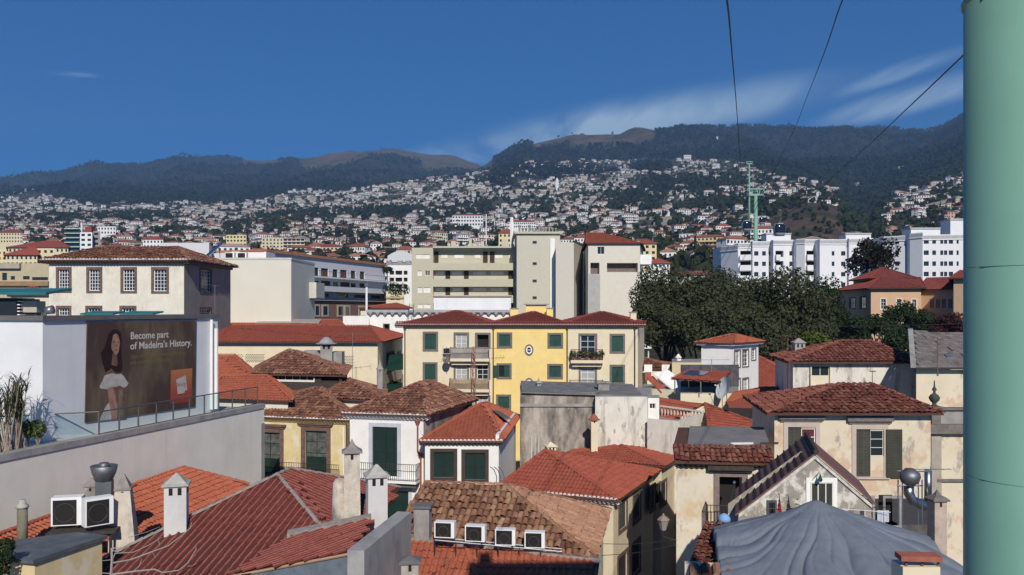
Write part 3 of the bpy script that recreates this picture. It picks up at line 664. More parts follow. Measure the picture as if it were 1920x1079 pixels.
_t = _n.new('ShaderNodeBsdfTransparent'); _t.inputs[0].default_value = (.80, .90, .92, 1); _g = _n.new('ShaderNodeBsdfGlossy'); _g.inputs['Roughness'].default_value = .05
_f = _n.new('ShaderNodeFresnel'); _f.inputs[0].default_value = 1.3; _m = _n.new('ShaderNodeMixShader'); _l.new(_f.outputs[0], _m.inputs[0]); _l.new(_t.outputs[0], _m.inputs[1]); _l.new(_g.outputs[0], _m.inputs[2])
_l.new(_m.outputs[0], _n['Material Output'].inputs[0]); STEEL = mat('dark_steel', (.12, .12, .13), .45, .4)
start = TA(38.3)+gl*.25+UP*z0; k = 10
pts = [start+(rail_end-start)*(i/k) for i in range(k+1)]; lpts = [Vector((-20.6, 37.45, z0)), Vector((-22.6, 36.4, z0)), Vector((-24.8, 35.2, z0))]
for p in pts+lpts:
    mb = MB(); mb.box(p-V(.03, .03, 0), V(.06, 0, 0), V(0, .06, 0), UP*1.0); mb.build('post', STEEL, ra)
for seq in ([pts[0]]+pts[1:], [pts[0]]+lpts):
    mb = MB(); mb.tube([p+UP*1.02 for p in seq], .035, 6); mb.build('handrail', STEEL, ra)
    for a, b in zip(seq, seq[1:]):
        mb = MB(); d = (b-a); mb.face([a+d*.04+UP*.06, b-d*.04+UP*.06, b-d*.04+UP*.95, a+d*.04+UP*.95]); mb.build('glass_panel', GLP, ra)
# gravel and grasses in the corner bed
mb = MB(); q = [TA(31.5)+gl*.5, TA(38.2)+gl*.5, Vector((-20.5, 37.3, 0)), Vector((-25.5, 34.9, 0)), Vector((-24, 30, 0))]
mb.face([p+UP*9.2 for p in q]); gb = mb.build('gravel_bed', mat('white_gravel', (.55, .51, .46), .95, var=.35, vs=9, bump=.8, bs=18), tb.root)
LEAFG = leafmat('reed_leaves', (.05, .075, .03), (.12, .13, .07), (.10, .09, .06)); CANE = mat('pale_cane', (.30, .24, .19), .8, var=.3, vs=6)
def reeds(label, c, n, H, spread, seed):
    rnd = random.Random(seed); t = thing('tall_reed', label, 'reed', c, 'reeds in the gravel corner of the terrace'); c = Vector(c); st, lf = MB(), MB()
    for i in range(n):
        b = c+V(rnd.gauss(0, spread*.4), rnd.gauss(0, spread*.3), 0); h = H*rnd.uniform(.5, .8); lean = V(rnd.gauss(0, .12), rnd.gauss(0, .1), 1)
        st.tube([b, b+lean*h*.5, b+lean*h], [.028, .022, .012], 5)
        for j in range(13):
            z = h*rnd.uniform(.45, 1); a = rnd.random()*6.28; d = V(math.cos(a), math.sin(a), 0); ln = rnd.uniform(.5, 1.15)*(1.25 if j < 4 else 1); s = V(-d.y, d.x, 0)*.028; p = b+lean*z
            for k in range(4):
                f0, f1 = k/4, (k+1)/4; q0 = p+d*ln*.5*f0**1.3+UP*ln*(.9*f0-.45*f0*f0*rnd.uniform(.6, 1.3)); q1 = p+d*ln*.5*f1**1.3+UP*ln*(.9*f1-.45*f1*f1)
                lf.face([q0-s*(1-f0*.8), q0+s*(1-f0*.8), q1+s*(1-f1*.8), q1-s*(1-f1*.8)])
    st.build('cane', CANE, t, kind='stuff'); lf.build('leaf_blades', LEAFG, t, kind='stuff')
for i, (px, Y, n_, H) in enumerate(((6, 34.6, 20, 3.9), (34, 35.2, 18, 3.9), (-30, 34.6, 18, 4.2))):
    p = P(px, 0, Y); reeds(('tall green reed clump at the left edge of the terrace', 'tall green reed clump nearest the white wall corner', 'tall reed clump cut by the left edge of the frame')[i], (p.x, Y, 9.2), n_, H, .45, i+3)
for i, (px, Y) in enumerate(((53, 35.9), (71, 36.0))):
    p = P(px, 0, Y); t = thing('potted_shrub', ('yellow green shrub left of its twin in the gravel bed', 'yellow green shrub nearest the railing corner in gravel')[i], 'shrub', (p.x, Y, 9.2), 'small shrubs in the terrace gravel')
    w_ = MB()
    for j in range(7): w_.tube([(p.x, Y, 9.2), (p.x+random.gauss(0, .12), Y+random.gauss(0, .12), 9.9)], .016, 4)
    w_.build('stem', CANE, t); q = MB(); leaves(q, (p.x, Y, 9.95), .34, 320, .13, (1, 1, 1.2)); q.build('foliage', LEAF_Y, t)
# ---------------------------------------------------------------- billboard building
C0, D0 = Vector((-20.35, 37, 0)), Vector((-16.97, 49.2, 0))
WB = mat('cool_white_render', (.72, .725, .74), .85, var=.05, vs=.7, stain=((.56, .57, .60), .56, .8, 1.1, (1, 1, .08), .45))
bb = Bld('museum_building', 'plain white museum building carrying the large brown billboard', [C0, D0, D0+gl*14, C0+gl*14], 9.1, 14.55, WB, 'building'); bb.done(roof=True)
mb = MB()
for k in 'FL':
    o, u, w, n = bb.side(k); mb.box(bb.pt(k, -.1 if k == 'F' else 0, 14.5, -.3), u*(w+.12), n*.42, UP*.22)
bb.extra('coping', mb, GUTTER)
wF = bb.side('F')[2]
for i, (u_, r_) in enumerate(((wF-.75, .09), (wF-.35, .13))):
    mb = MB(); mb.tube([bb.pt('F', u_, 9.3, .12), bb.pt('F', u_, 14.4-.5*i, .12)], r_, 8); bb.extra('downpipe', mb, WHITE)
# ---------------------------------------------------------------- billboard
def bp(px, py, d): u, z = bb.uv('F', px, py); return bb.pt('F', u, z, d)
bn = thing('billboard', 'brown billboard with a woman in a white dress and white lettering', 'billboard', bp(260, 780, .05))
m, n, l, b = _nt('billboard_print'); pos = n.new('ShaderNodeNewGeometry').outputs['Position']
c = _mix(n, l, _range(n, l, _noise(n, l, .55, (1, 1, .45), 3, coord=pos), .42, .66), (.075, .043, .036), (.17, .125, .078))
c = _mix(n, l, _range(n, l, _noise(n, l, 1.3, (1, 1, .3), 4, coord=pos), .56, .74, 0, .8), c, (.10, .045, .04))
l.new(c, b.inputs['Base Color']); b.inputs['Roughness'].default_value = .55; b.inputs['Specular IOR Level'].default_value = .3
mb = MB(); q = [bp(158, 793, .06), bp(364.5, 763, .06), bp(366.5, 602, .06), bp(162, 603.5, .06)]
mb.face(q); nn = bb.side('F')[3]
for i in range(4): mb.face([q[i], q[i]-nn*.05, q[(i+1) % 4]-nn*.05, q[(i+1) % 4]])
mb.build('panel', m, bn)
mb = MB(); mb.tube([bp(157, 600.5, .05), bp(369, 599.5, .05)], .02, 5); mb.build('top_bar', STEEL, bn)
def z7(x, y, d=.062): return bp(150+x/5.137, 590+y/5.137, d)
def printed(name, pts, m, d):
    mb = MB(); mb.face([z7(x, y, d) for x, y in pts]); mb.build(name, m, bn)
SKIN = mat('printed_skin', (.36, .20, .14), .6, var=.3, vs=3); SKIN2 = mat('printed_shaded_skin', (.17, .085, .06), .6, var=.3, vs=3); HAIR = mat('printed_hair', (.022, .010, .010), .6, var=.4, vs=6); DRESS = mat('printed_dress', (.50, .46, .43), .6, var=.22, vs=3)
printed('printed_arm', [(232, 590), (250, 520), (285, 470), (345, 480), (380, 540), (420, 600), (445, 680), (440, 800), (415, 860), (432, 1000), (340, 1008), (300, 800), (255, 700)], SKIN2, .064)
printed('printed_hair', [(195, 420), (190, 370), (225, 320), (245, 260), (262, 190), (300, 148), (345, 142), (382, 178), (392, 250), (384, 320), (392, 420), (398, 520), (380, 560), (330, 560), (290, 520), (235, 560), (215, 500)], HAIR, .067)
printed('printed_face', [(300, 240), (308, 200), (330, 182), (352, 196), (366, 236), (374, 276), (368, 312), (362, 352), (345, 388), (322, 386), (302, 352), (290, 320), (292, 280)], SKIN, .070)
printed('printed_eye', [(303, 262), (326, 260), (327, 268), (304, 270)], HAIR, .072); printed('printed_eye', [(346, 262), (366, 264), (366, 271), (346, 269)], HAIR, .072)
printed('printed_mouth', [(322, 340), (338, 336), (354, 341), (338, 348)], mat('printed_lip', (.2, .05, .045)), .072)
printed('printed_nose', [(336, 272), (345, 312), (332, 312)], SKIN2, .0715)
printed('printed_neck', [(300, 376), (345, 388), (352, 470), (340, 500), (292, 486)], SKIN2, .069)
printed('printed_forearm', [(250, 700), (312, 695), (332, 790), (352, 900), (346, 1005), (285, 1012), (270, 880)], SKIN, .069)
printed('printed_ruffle', [(175, 690), (205, 640), (222, 590), (262, 575), (300, 566), (345, 578), (382, 572), (415, 600), (438, 640), (456, 664), (440, 690), (408, 706), (370, 684), (330, 702), (292, 694), (250, 722), (215, 716), (186, 714)], DRESS, .074)
printed('printed_skirt', [(168, 1024), (200, 965), (232, 890), (262, 850), (278, 900), (292, 1010)], DRESS, .071); printed('printed_skirt', [(368, 1000), (356, 850), (362, 720), (402, 720), (396, 860), (428, 990)], mat('printed_dress_shade', (.19, .155, .11), .6, var=.3, vs=3), .071)
m, n, l, b = _nt('printed_logo_panel'); pos = n.new('ShaderNodeNewGeometry').outputs['Position']; s_ = n.new('ShaderNodeSeparateXYZ'); l.new(pos, s_.inputs[0])
l.new(_mix(n, l, _range(n, l, s_.outputs[2], 10.3, 12.2), (.33, .045, .03), (.52, .21, .075)), b.inputs['Base Color'])
printed('printed_logo', [(866, 538), (1072, 517), (1066, 838), (858, 866)], m, .066)
printed('printed_logo_paper', [(915, 628), (1008, 584), (1014, 650), (1024, 726), (1000, 734), (994, 756), (930, 766), (924, 700)], mat('printed_paper', (.50, .46, .42), .7), .070)
printed('printed_logo_line', [(862, 800), (1066, 772), (1066, 777), (862, 806)], mat('printed_rose', (.48, .13, .09)), .069)
def lettering(txt, px0, px1, base, cap, m, d, bold=.0, name='lettering'):
    cu = D.curves.new('txt', 'FONT'); cu.body = txt; cu.size = 1; cu.offset = bold; cu.fill_mode = 'FRONT'; cu.resolution_u = 3
    o = D.objects.new('txt', cu); COL.objects.link(o); bpy.context.view_layer.update()
    me = D.meshes.new_from_object(o.evaluated_get(bpy.context.evaluated_depsgraph_get())); D.objects.remove(o)
    xs = [v.co.x for v in me.vertices]; a, b_ = min(xs), max(xs); p0, p1 = bp(px0, base, d), bp(px1, base, d); uu = bb.side('F')[1]; L = (p1-p0).dot(uu); H = bp(px0, base-cap, d).z-p0.z
    vs = [p0+uu*((v.co.x-a)/(b_-a)*L)+UP*(v.co.y/.70*H) for v in me.vertices]; q = MB(); q.v = [tuple(v) for v in vs]; q.f = [tuple(p.vertices) for p in me.polygons]; q.m = [0]*len(q.f)
    D.meshes.remove(me); return q.build(name, m, bn)
LW = mat('printed_white_letters', (.62, .59, .55), .6, var=.03); LY = mat('printed_ochre_letters', (.23, .165, .05), .6)
lettering('Become part', 243, 314, 636.4, 13.2, LW, .068, .018); lettering("of Madeira's History.", 242, 357.5, 655.5, 13.2, LW, .068, .018)
lettering('Visit the Museum where history', 242, 345, 673, 8, LY, .068); lettering('and adventure come alive', 242, 317, 684, 8, LY, .068)
lettering('Story', 329.5, 346.5, 725.5, 7.5, mat('printed_red_letters', (.40, .10, .07)), .073, .01)
# ---------------------------------------------------------------- plant on the museum roof
zr = 14.56; TEAL = mat('teal_sheet', (.03, .16, .16), .4)
for i, (x0, x1, y0) in enumerate(((150, 212, 583.5), (224, 286, 586))):
    p = P(x0, y0, 47); q = P(x1, y0, 47); t = thing('skylight', ('teal roof skylight left of the other behind the billboard', 'teal roof skylight nearest the right end of the museum')[i], 'skylight', ((p.x+q.x)/2, 47.5, zr), 'teal skylights on the museum roof')
    mb = MB(); mb.box((p.x+.15, 47.1, zr), V(q.x-p.x-.3, 0, 0), V(0, 1.2, 0), UP*.12); mb.build('kerb', GUTTER, t)
    mb = MB(); mb.box((p.x, 47, zr+.12), V(q.x-p.x, 0, 0), V(0, 1.5, .12), UP*.09); mb.build('lid', TEAL, t)
t = thing('roof_plant_shelter', 'teal canopy over dark machinery on the museum roof corner', 'shelter', P(10, 590, 41)); a = P(-90, 553, 40.5); b_ = P(86, 553, 40.5)
mb = MB(); mb.box(a, V(b_.x-a.x, 0, 0), V(0, 2.4, .25), UP*.12); mb.build('canopy', TEAL, t)
mb = MB(); p = P(-60, 590, 41); q = P(30, 590, 41); mb.box((p.x, 41, zr), V(q.x-p.x, 0, 0), V(0, 1.6, 0), UP*.98); mb.build('machine', mat('dark_machine', (.02, .024, .03), .4), t)
for i in range(5):
    mb = MB(); mb.box((q.x, 41.1, zr+.15+i*.16), V(.12, 0, 0), V(0, 1.3, 0), UP*.05); mb.build('louvre', WHITE, t)
t = thing('roof_fan', 'grey rooftop extractor hood beside the teal canopy', 'extractor', P(58, 588, 41.5)); p = P(58, 588, 41.8); mb = MB(); mb.cbox((p.x, p.y, zr+.28), 1.0, .8, .55); mb.cbox((p.x, p.y, zr+.83), .6, .5, .1); mb.build('hood', mat('beige_metal', (.42, .38, .33), .6), t)
for sx in (-.35, .35): mb = MB(); mb.cbox((p.x+sx, p.y, zr), .06, .5, .28); mb.build('leg', STEEL, t)
t = thing('exhaust_duct', 'short grey exhaust duct bent sideways at the museum roof corner', 'duct', P(83, 588, 41)); p = P(83, 588, 41); mb = MB(); mb.tube([(p.x, 41, zr), (p.x, 41, zr+.25), (p.x+.1, 41, zr+.36), (p.x+.42, 41, zr+.42)], [.1, .12, .19, .22], 10); mb.build('pipe', mat('galvanised_duct', (.28, .29, .31), .4, .7), t, True)
mb = MB(); mb.lathe((p.x, 41, zr), [(.17, 0), (.17, .04)], 10); mb.build('collar', STEEL, t)
# ================================================================ old white house upper left
X0, X1 = X(92, 75), X(345, 75)
ob = Bld('old_town_house', 'tall old off-white house with barred brown windows behind the museum', [(X0, 75), (X1, 75), (X1+.3, 86.5), (X0, 86.5)], -2, 19.3, PL_OLDW)
for r in ((105, 501, 134.5, 549.5), (162, 501, 192, 550), (226, 501, 257, 550.5), (283.5, 501, 317, 551)): ob.win('F', r, sw=.22, sm=STONEB, nx=4, ny=6, depth=.2)
for r in ((160, 573.5, 192, 622), (224, 573.5, 256, 622), (105, 573.5, 134, 622)): ob.win('F', r, sw=.22, sm=STONEB, nx=4, ny=6, depth=.2)
ob.mat = PL_OLDW; ob.win('R', (374, 503, 397, 551), sw=.22, sm=STONEB, nx=4, ny=6); ob.win('R', (373, 576, 396, 622), sw=.22, sm=STONEB, nx=4, ny=6)
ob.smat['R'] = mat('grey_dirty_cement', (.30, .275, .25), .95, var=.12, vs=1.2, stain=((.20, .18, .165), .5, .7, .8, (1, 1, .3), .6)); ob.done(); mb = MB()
for k, h0 in (('F', 0), ('R', .003)):
    o, u, w, n = ob.side(k); mb.box(ob.pt(k, -.15, 18.95+h0, 0), u*(w+.3), n*.18, UP*.33)
ob.extra('cornice', mb, STONEG)
hip_roof(ob, 19.3, .6, P(184, 465, 80.3), P(334, 463.5, 80.3), T_MIX, 'barrel', .27, .42, 1, plug='FR', cornm=STONEB, corn='F')
antenna('thin antenna mast on the shaded side of the old white house', P(403, 596, 78), 3.0, rot=.5, arms=4, w=.7, boom=.8)
# cream windowless block behind it
cb = Bld('windowless_block', 'large cream windowless block between the old house and the hotel', [(X(385, 100), 100), (X(546, 100), 100), (X(546, 100)+.2, 111), (X(385, 100), 111)], -2, 20.8, mat('pale_cream_panel', (.66, .64, .55), .9, var=.03, vs=.3, stain=((.55, .53, .46), .5, .8, .3, (1, 1, .3), .3)), 'building')
cb.done(roof=True); cb.coping(.22, .05, mat('pale_coping', (.55, .53, .47)), sides='FR')
mb = MB(); o, u, w, n = cb.side('R'); mb.box(cb.pt('R', w*.75, 16.4, 0), u*w*.4, n*.9, UP*2.0); cb.extra('bay', mb, mat('pale_coping', (.55, .53, .47)))
t = thing('rooftop_shed', 'white box shed with red roof on the cream block', 'shed', P(465, 486, 104)); mb = MB()
p = P(434, 486, 104); mb.box((p.x, 104, 20.8), V(X(499, 104)-p.x, 0, 0), V(0, 4, 0), UP*1.2); mb.build('wall', PL_WHITE, t)
mb = MB(); mb.box((p.x+1.0, 103.9, 22.0), V(3.0, 0, 0), V(0, 4.2, .3), UP*.1); mb.build('roof', T_ORG, t)
for i, px in enumerate((432, 455)):
    ac_unit(('rooftop cooling unit at the left end of the cream block', 'dark rooftop cooling unit beside the white shed')[i], (X(px, 102), 102, 20.8), 0, 1.1, .6, .9)
t = thing('solar_panel', 'tilted blue solar panel behind the old white house', 'solar panel', P(395, 478, 103)); p = P(380, 485, 103); mb = MB(); mb.box(p, V(1.7, 1.2, 1.9), V(.7, -.5, 0), V(-.06, 0, .06)); mb.build('panel', mat('solar_blue', (.03, .06, .12), .2, spec=.6), t)
mb = MB(); mb.tube([p+V(1.6, 1.1, 1.75), p+V(1.7, 1.3, -.3)], .04, 5); mb.build('strut', STEEL, t)
gb_ = Bld('grey_warehouse', 'pale grey flat hall behind the old white house roof', [(X(300, 130), 130), (X(392, 130), 130), (X(400, 142), 142), (X(300, 142), 142)], 0, 25.1, mat('pale_grey_sheet', (.60, .61, .62), .7, var=.04), 'building'); gb_.done(roof=True)
# ---------------------------------------------------------------- hotel with balconies
WH = mat('hotel_white', (.62, .63, .67), .8, var=.04)
hA, hB = Vector((-39.05, 135, 0)), Vector((-26.55, 178.2, 0))
ho = Bld('balcony_hotel', 'white hotel with dark balcony doors above a brick lower storey', [hA, hB, hB+gl*14, hA+gl*14], 0, 24.0, WH, 'hotel')
for x0, x1, y0, y1 in ((566, 578, 501, 516), (587, 598, 502, 519), (602, 616, 503.5, 520.5), (624, 634, 505.5, 522), (638, 651, 506.5, 523), (658, 667, 508, 525), (675, 684, 509.5, 526)):
    ho.win('F', (x0, y0, x1, y1), sw=0, nx=2, ny=1, sash=BLK, depth=.2, name='window', pane=GLASS if x1-x0 < 12 else mat('red_curtain', (.11, .035, .03)))
for x0, x1, y0, y1 in ((587, 598, 526.5, 536.5), (602, 620, 527, 537.5), (624, 634, 529, 538), (638, 656, 529.5, 539), (658, 667, 531.5, 540), (674, 687, 532, 541)):
    ho.win('F', (x0, y0, x1, y1), sw=0, nx=2, ny=1, sash=BLK, depth=.2, pane=GLASS if x1-x0 < 12 else mat('red_curtain', (.11, .035, .03)))
for x0, x1, y0, y1 in ((596, 617, 550, 558), (632, 653, 551, 559.5), (664, 684, 553, 561), (696, 714, 554.5, 562)):
    ho.win('F', (x0, y0, x1, y1), sw=0, nx=5, ny=1, sash=STEEL, depth=.2)
BRK = mat('brown_brick', (.22, .13, .105), .9, var=.2, vs=3)
lb = MB(); ua = ho.uv('F', 540, 570)[0]; ub = ho.side('F')[2]
zt = ho.uv('F', 650, 565)[1]; ho.box('F', lb, ua, 0, ub, zt, 0, .12); ho.extra('brick_storey', lb, BRK)
mb = MB(); ho.box('F', mb, ua, zt, ub, zt+.65, 0, .5); ho.extra('ledge', mb, mat('grey_ledge', (.36, .37, .40)))
zb0, zb1 = ho.uv('F', 650, 549)[1], ho.uv('F', 650, 539.5)[1]; mb = MB(); ho.box('F', mb, ua, zb0, ub+.4, zb1, 0, 1.4); ho.extra('balcony_parapet', mb, WH)
zs = ho.uv('F', 650, 525.5)[1]; mb = MB(); ho.box('F', mb, ua, zs, ub, zs+.22, 0, 1.5); ho.extra('balcony_slab', mb, WHITE)
mb = MB(); a = ho.pt('F', ua, zs+.22, 1.4); b_ = ho.pt('F', ub, zs+.22, 1.4); railing(ho.root, a, b_, 1.0, .9, .02, STEEL, name='balcony_rail')
for x0, x1, y0, y1 in ((590, 596, 574, 591), (604.5, 612, 574.5, 591), (633, 641, 575, 591), (646.5, 653, 575.5, 591), (673, 680, 576, 590)):
    u0, z0_, u1, z1_ = ho.rect('F', (x0, y0, x1, y1)); mb = MB(); ho.box('F', mb, u0-.5, z0_-.3, u1+.5, z1_+.3, .12, .2); w_ = ho.extra('window', mb, mat('pale_stone_trim', (.45, .40, .36)))
    mb = MB(); ho.box('F', mb, u0, z0_, u1, z1_, .19, .22); mb.build('pane', GLASS, w_)
ho.done(roof=True); mb = MB(); ho.box('F', mb, 0, 24.0, ho.side('F')[2], 24.45, -9, .35); ho.extra('roof_edge', mb, mat('salmon_tile_edge', (.42, .19, .12)))
tree('balcony_plant', 'round clipped tree at the right end of the hotel balcony', ho.pt('F', ub-.6, zs+.2, .8), 3.3, 1.3, 500, .35, LEAF_D, trunk=.08, lobes=4, cat='plant', limb=False)
mb = MB(); p = P(687, 592, 120); t = thing('light_mast', 'slim white mast standing in front of the hotel', 'mast', p); mb.tube([p-UP*8, P(687.5, 536, 120)], .16, 6); mb.build('pole', WHITE, t); mb = MB(); mb.cbox(P(687.5, 538, 120), .5, .5, .5); mb.build('lamp', STEEL, t)
ha = Bld('hotel_annex', 'plain white annex with small windows right of the hotel', [(X(697, 182), 182), (X(725, 182), 182), (X(726, 195), 195), (X(697, 195), 195)], 0, 15+73/F*182, PL_WHITE, 'building')
for x in (700, 713):
    for y in (517, 535): ha.win('F', (x, y, x+4.5, y+8), sw=0, nx=2, ny=1, sash=STEEL)
ha.done(roof=True)
wa = Bld('white_flats', 'white flats with dark loggias left of the beige block', [(X(727, 200), 200), (X(775, 200), 200), (X(776, 214), 214), (X(727, 214), 214)], 0, 15+83/F*200, PL_WHITE, 'flats')
for y in (508, 521, 533.5):
    for x0, x1 in ((730.5, 739), (741.5, 754), (757, 764)): wa.win('F', (x0, y, x1, y+7.5), 'op', sw=0)
wa.done(roof=True); wa.coping(.5, .1, CONC, sides='F')
mb = MB(); p = P(745, 497, 203)
for x in (-2, .6, 2.6): mb.cbox((p.x+x, 203, wa.z1), 1.2, 1.2, 1.1)
wa.extra('roof_housing', mb, CONC)
sh = Bld('cream_shuttered_house', 'small cream house with dark shutters below the white flats', [(X(724, 170), 170), (X(757, 170), 170), (X(757.5, 178), 178), (X(724, 178), 178)], 0, 15+33/F*170, PL_CREAM2)
for x in (732, 742): sh.win('F', (x, 555, x+8, 563), 'sh', sw=.1, leaf=BLK)
sh.done(); mb = MB(); sh.box('F', mb, 0, sh.z1-1.4, sh.side('F')[2], sh.z1-1.0, 0, .3); sh.extra('ledge', mb, mat('ochre_ledge', (.45, .36, .2)))
q = MB(); leaves(q, P(743, 543, 170.6), 2.6, 900, .4, (1.1, .5, .55)); sh.extra('roof_garden', q, LEAF_D, kind='stuff')
rr = Bld('red_roofed_cottage', 'low house with red hipped roof behind the scalloped white parapet', [(X(676, 125), 125), (X(768, 125), 125), (X(768, 133), 133), (X(676, 133), 133)], 0, 15+2/F*125, PL_CREAM2); rr.done()
hip_roof(rr, rr.z1, .5, P(741, 569, 129), P(744, 569, 129), T_ORG, 'wave', .35, .5, plug='')
# ---------------------------------------------------------------- long red-roofed cream building
Y0 = 78
lg = Bld('long_cream_building', 'long cream building under a broad red roof behind the old tile roofs', [(X(395, Y0), Y0), (X(708, Y0), Y0), (X(755, 96), 96), (X(395, 96), 96)], -3, 12.0, PL_CREAM)
for x0, x1, y0, y1 in ((459, 495, 664, 680), (633, 662, 667, 690), (445, 455, 664, 678)):
    u0, z0_, u1, z1_ = lg.rect('F', (x0, y0, x1, y1)); mb = MB(); k = int((u1-u0)/.17); r_ = int((z1_-z0_)/.13)
    for j in range(r_):
        for i in range(k):
            c = lg.pt('F', u0+(u1-u0)*(i+.5+.5*(j % 2))/k, z0_+(z1_-z0_)*(j+.5)/r_, .02); u = lg.side('F')[1]; n = lg.side('F')[3]
            mb.face([c-u*.075, c-UP*.045, c+u*.075, c+UP*.045])
    lg.extra('lattice_vent', mb, mat('lattice_dark', (.05, .055, .06)), kind='stuff')
lg.win('R', (724, 660, 739, 696), 'sh', sw=.18, sm=STONEG, open_l=35, open_r=10); lg.win('R', (745, 658, 751, 678), sw=.12, nx=1); lg.win('R', (724, 716, 737, 742), 'sh', sw=.12, open_l=30, open_r=30); lg.win('R', (743, 712, 752, 738), 'sh', sw=.12)
lg.done(); hip_roof(lg, 12.0, .5, P(380, 610, 87), P(694, 611.5, 87), T_K, 'wave', .3, .42, plug='', ridgem=T_K)
lg2 = Bld('rear_red_roofed_hall', 'orange-red roofed hall behind the long cream building', [(X(395, 98), 98), (X(641, 98), 98), (X(641, 106), 106), (X(395, 106), 106)], -3, 13.1, PL_CREAM); lg2.done()
hip_roof(lg2, 13.1, .3, P(390, 599.5, 103), P(636, 600.5, 103), T_ORG, 'wave', .35, .5, plug='')
mb = MB(); a = P(480, 607, 99.5); mb.box(a, V(X(598, 99.5)-a.x, 0, 0), V(0, 1.6, .4), UP*.12); lg2.extra('rooflight', mb, mat('dusty_rooflight', (.33, .30, .27), .6))
# white buildings with scalloped parapet
sw_ = Bld('scalloped_white_building', 'white flat building with a grey scalloped parapet behind the yellow houses', [(X(688, 104), 104), (X(965, 104), 104), (X(965, 118), 118), (X(688, 118), 118)], -3, 14.75, PL_WHITE, 'building')
sw_.win('F', (718, 607, 731, 624), 'op', sw=.1, sm=STONEG); sw_.done(roof=True)
mb = MB(); o, u, w, n = sw_.side('F'); mb.box(sw_.pt('F', 0, 14.6, 0), u*w, n*.45, UP*.32)
for i in range(int(w/.9)):
    c = sw_.pt('F', .45+i*.9, 14.6, 0); mb.lathe(c+n*.2, [(.05, -.45), (.28, -.2), (.34, .0)], 6)
sw_.extra('scalloped_cornice', mb, mat('grey_cornice', (.36, .35, .37)), kind='stuff')
lo = Bld('low_white_annex', 'low white annex stepping down left of the scalloped parapet', [(X(643, 100), 100), (X(692, 100), 100), (X(692, 103.8), 103.8), (X(643, 103.8), 103.8)], -3, 14.2, PL_WHITE, 'building'); lo.done(roof=True)
wb2 = Bld('white_roof_block', 'white windowed block standing in front of the beige apartments', [(X(813, 112), 112), (X(958, 112), 112), (X(958, 117.5), 117.5), (X(813, 117.5), 117.5)], 0, 15+22/F*112, WB, 'building')
wb2.win('F', (903, 584, 921, 598), sw=0, nx=4, ny=2, sash=STEEL); wb2.done(roof=True); wb2.coping(.15, .1, STONEG, sides='F')
mb = MB(); p = P(765, 606, 90); t = thing('roof_ladder', 'steep metal ladder leaning on the scalloped parapet', 'ladder', p)
for s in (0, .55): mb.tube([P(762, 606, 100)+V(s, 0, 0), P(768, 582, 103.4)+V(s, 0, .8)], .035, 5)
mb.build('rail', STEEL, t); mb = MB()
for i in range(6): a = P(762, 606, 100).lerp(P(768, 582, 103.4)+UP*.8, i/6+.08); mb.tube([a, a+V(.55, 0, 0)], .025, 4)
mb.build('rung', STEEL, t, kind='stuff')
# ================================================================ beige apartments
Y0 = 145
bl = Bld('beige_apartments', 'beige apartment block with long access galleries behind the yellow houses', [(X(772, Y0), Y0), (X(966, Y0), Y0), (X(966, Y0)+.5, 157), (X(772, Y0), 157)], 0, 15+115/F*Y0, PL_BEIGE, 'apartment block')
SHW = mat('white_roller_shutter', (.72, .71, .67), .7); DOORB = mat('dark_brown_door', (.045, .022, .018), .6)
gal = []
for y0, y1 in ((468, 493.5), (507, 523.5), (538, 554), (568.5, 586)):
    u0, z0, u1, z1 = bl.rect('F', (812, y0, 964, y1)); bl.hole('F', u0, z0, u1, z1, 1.4); gal.append((u0, z0, u1, z1))
for x0, x1, y0, y1 in ((780, 806, 477, 485), (783, 791, 508, 517), (783, 792, 539, 549), (794, 807, 539, 549), (783, 792, 570.5, 578), (794, 807, 570.5, 578)): bl.win('F', (x0, y0, x1, y1), sw=0, nx=2 if x1-x0 < 20 else 4, ny=1, pane=SHW)
bl.win('F', (797, 508, 806.5, 517), sw=0, nx=2, ny=1, pane=mat('brown_blind', (.16, .11, .09)))
for r, shut, doors in ((0, ((826, 838), (851, 869), (889, 900), (928, 942), (954, 959)), ((905, 914), (918, 927), (812.5, 821))),
                       (1, ((815, 831), (846, 865), (886, 911), (920, 944)), ((834, 843), (869, 878), (953, 962))),
                       (2, ((815, 831), (848, 865), (885, 911), (920, 944)), ((834, 843), (869, 878), (953, 962))),
                       (3, ((848, 865), (885, 911), (920, 944)), ((834, 843), (869, 878), (953, 962)))):
    u0, z0, u1, z1 = gal[r]; kk = 146.4/Y0
    o, u, w, n = bl.side('F')
    mb = MB(); mb.face([bl.pt('F', u0, z0, -1.39), bl.pt('F', u1, z0, -1.39), bl.pt('F', u1, z1, -1.39), bl.pt('F', u0, z1, -1.39)]); bl.extra('gallery_wall', mb, PL_BEIGE)
    for a, b in shut:
        ua, ub = bl.uv('F', a, 500)[0], bl.uv('F', b, 500)[0]; mb = MB(); bl.box('F', mb, ua, z0+.75 if r else z0+.9, ub, min(z1-.15, z0+1.5), -1.39, -1.34); bl.extra('roller_shutter', mb, SHW)
    for a, b in doors:
        ua, ub = bl.uv('F', a, 500)[0], bl.uv('F', b, 500)[0]; mb = MB(); bl.box('F', mb, ua, z0, ub, min(z1-.04, z0+2.0), -1.39, -1.33); bl.extra('door', mb, DOORB)
bl.done(roof=True); mb = MB(); u0 = bl.uv('F', 812, 500)[0]; bl.box('F', mb, u0, bl.z1-.05, bl.side('F')[2], bl.z1+.25, -1.5, .35); bl.extra('roof_slab', mb, PL_BEIGE)
for i, px in enumerate((842, 850, 882, 890, 905, 945, 952)):
    mb = MB(); p = P(px, 463, 147); mb.cbox((p.x, 147, bl.z1), .5+.25*(i % 2), .5, .9+.35*(i % 3)); bl.extra('roof_post', mb, PL_BEIGE)
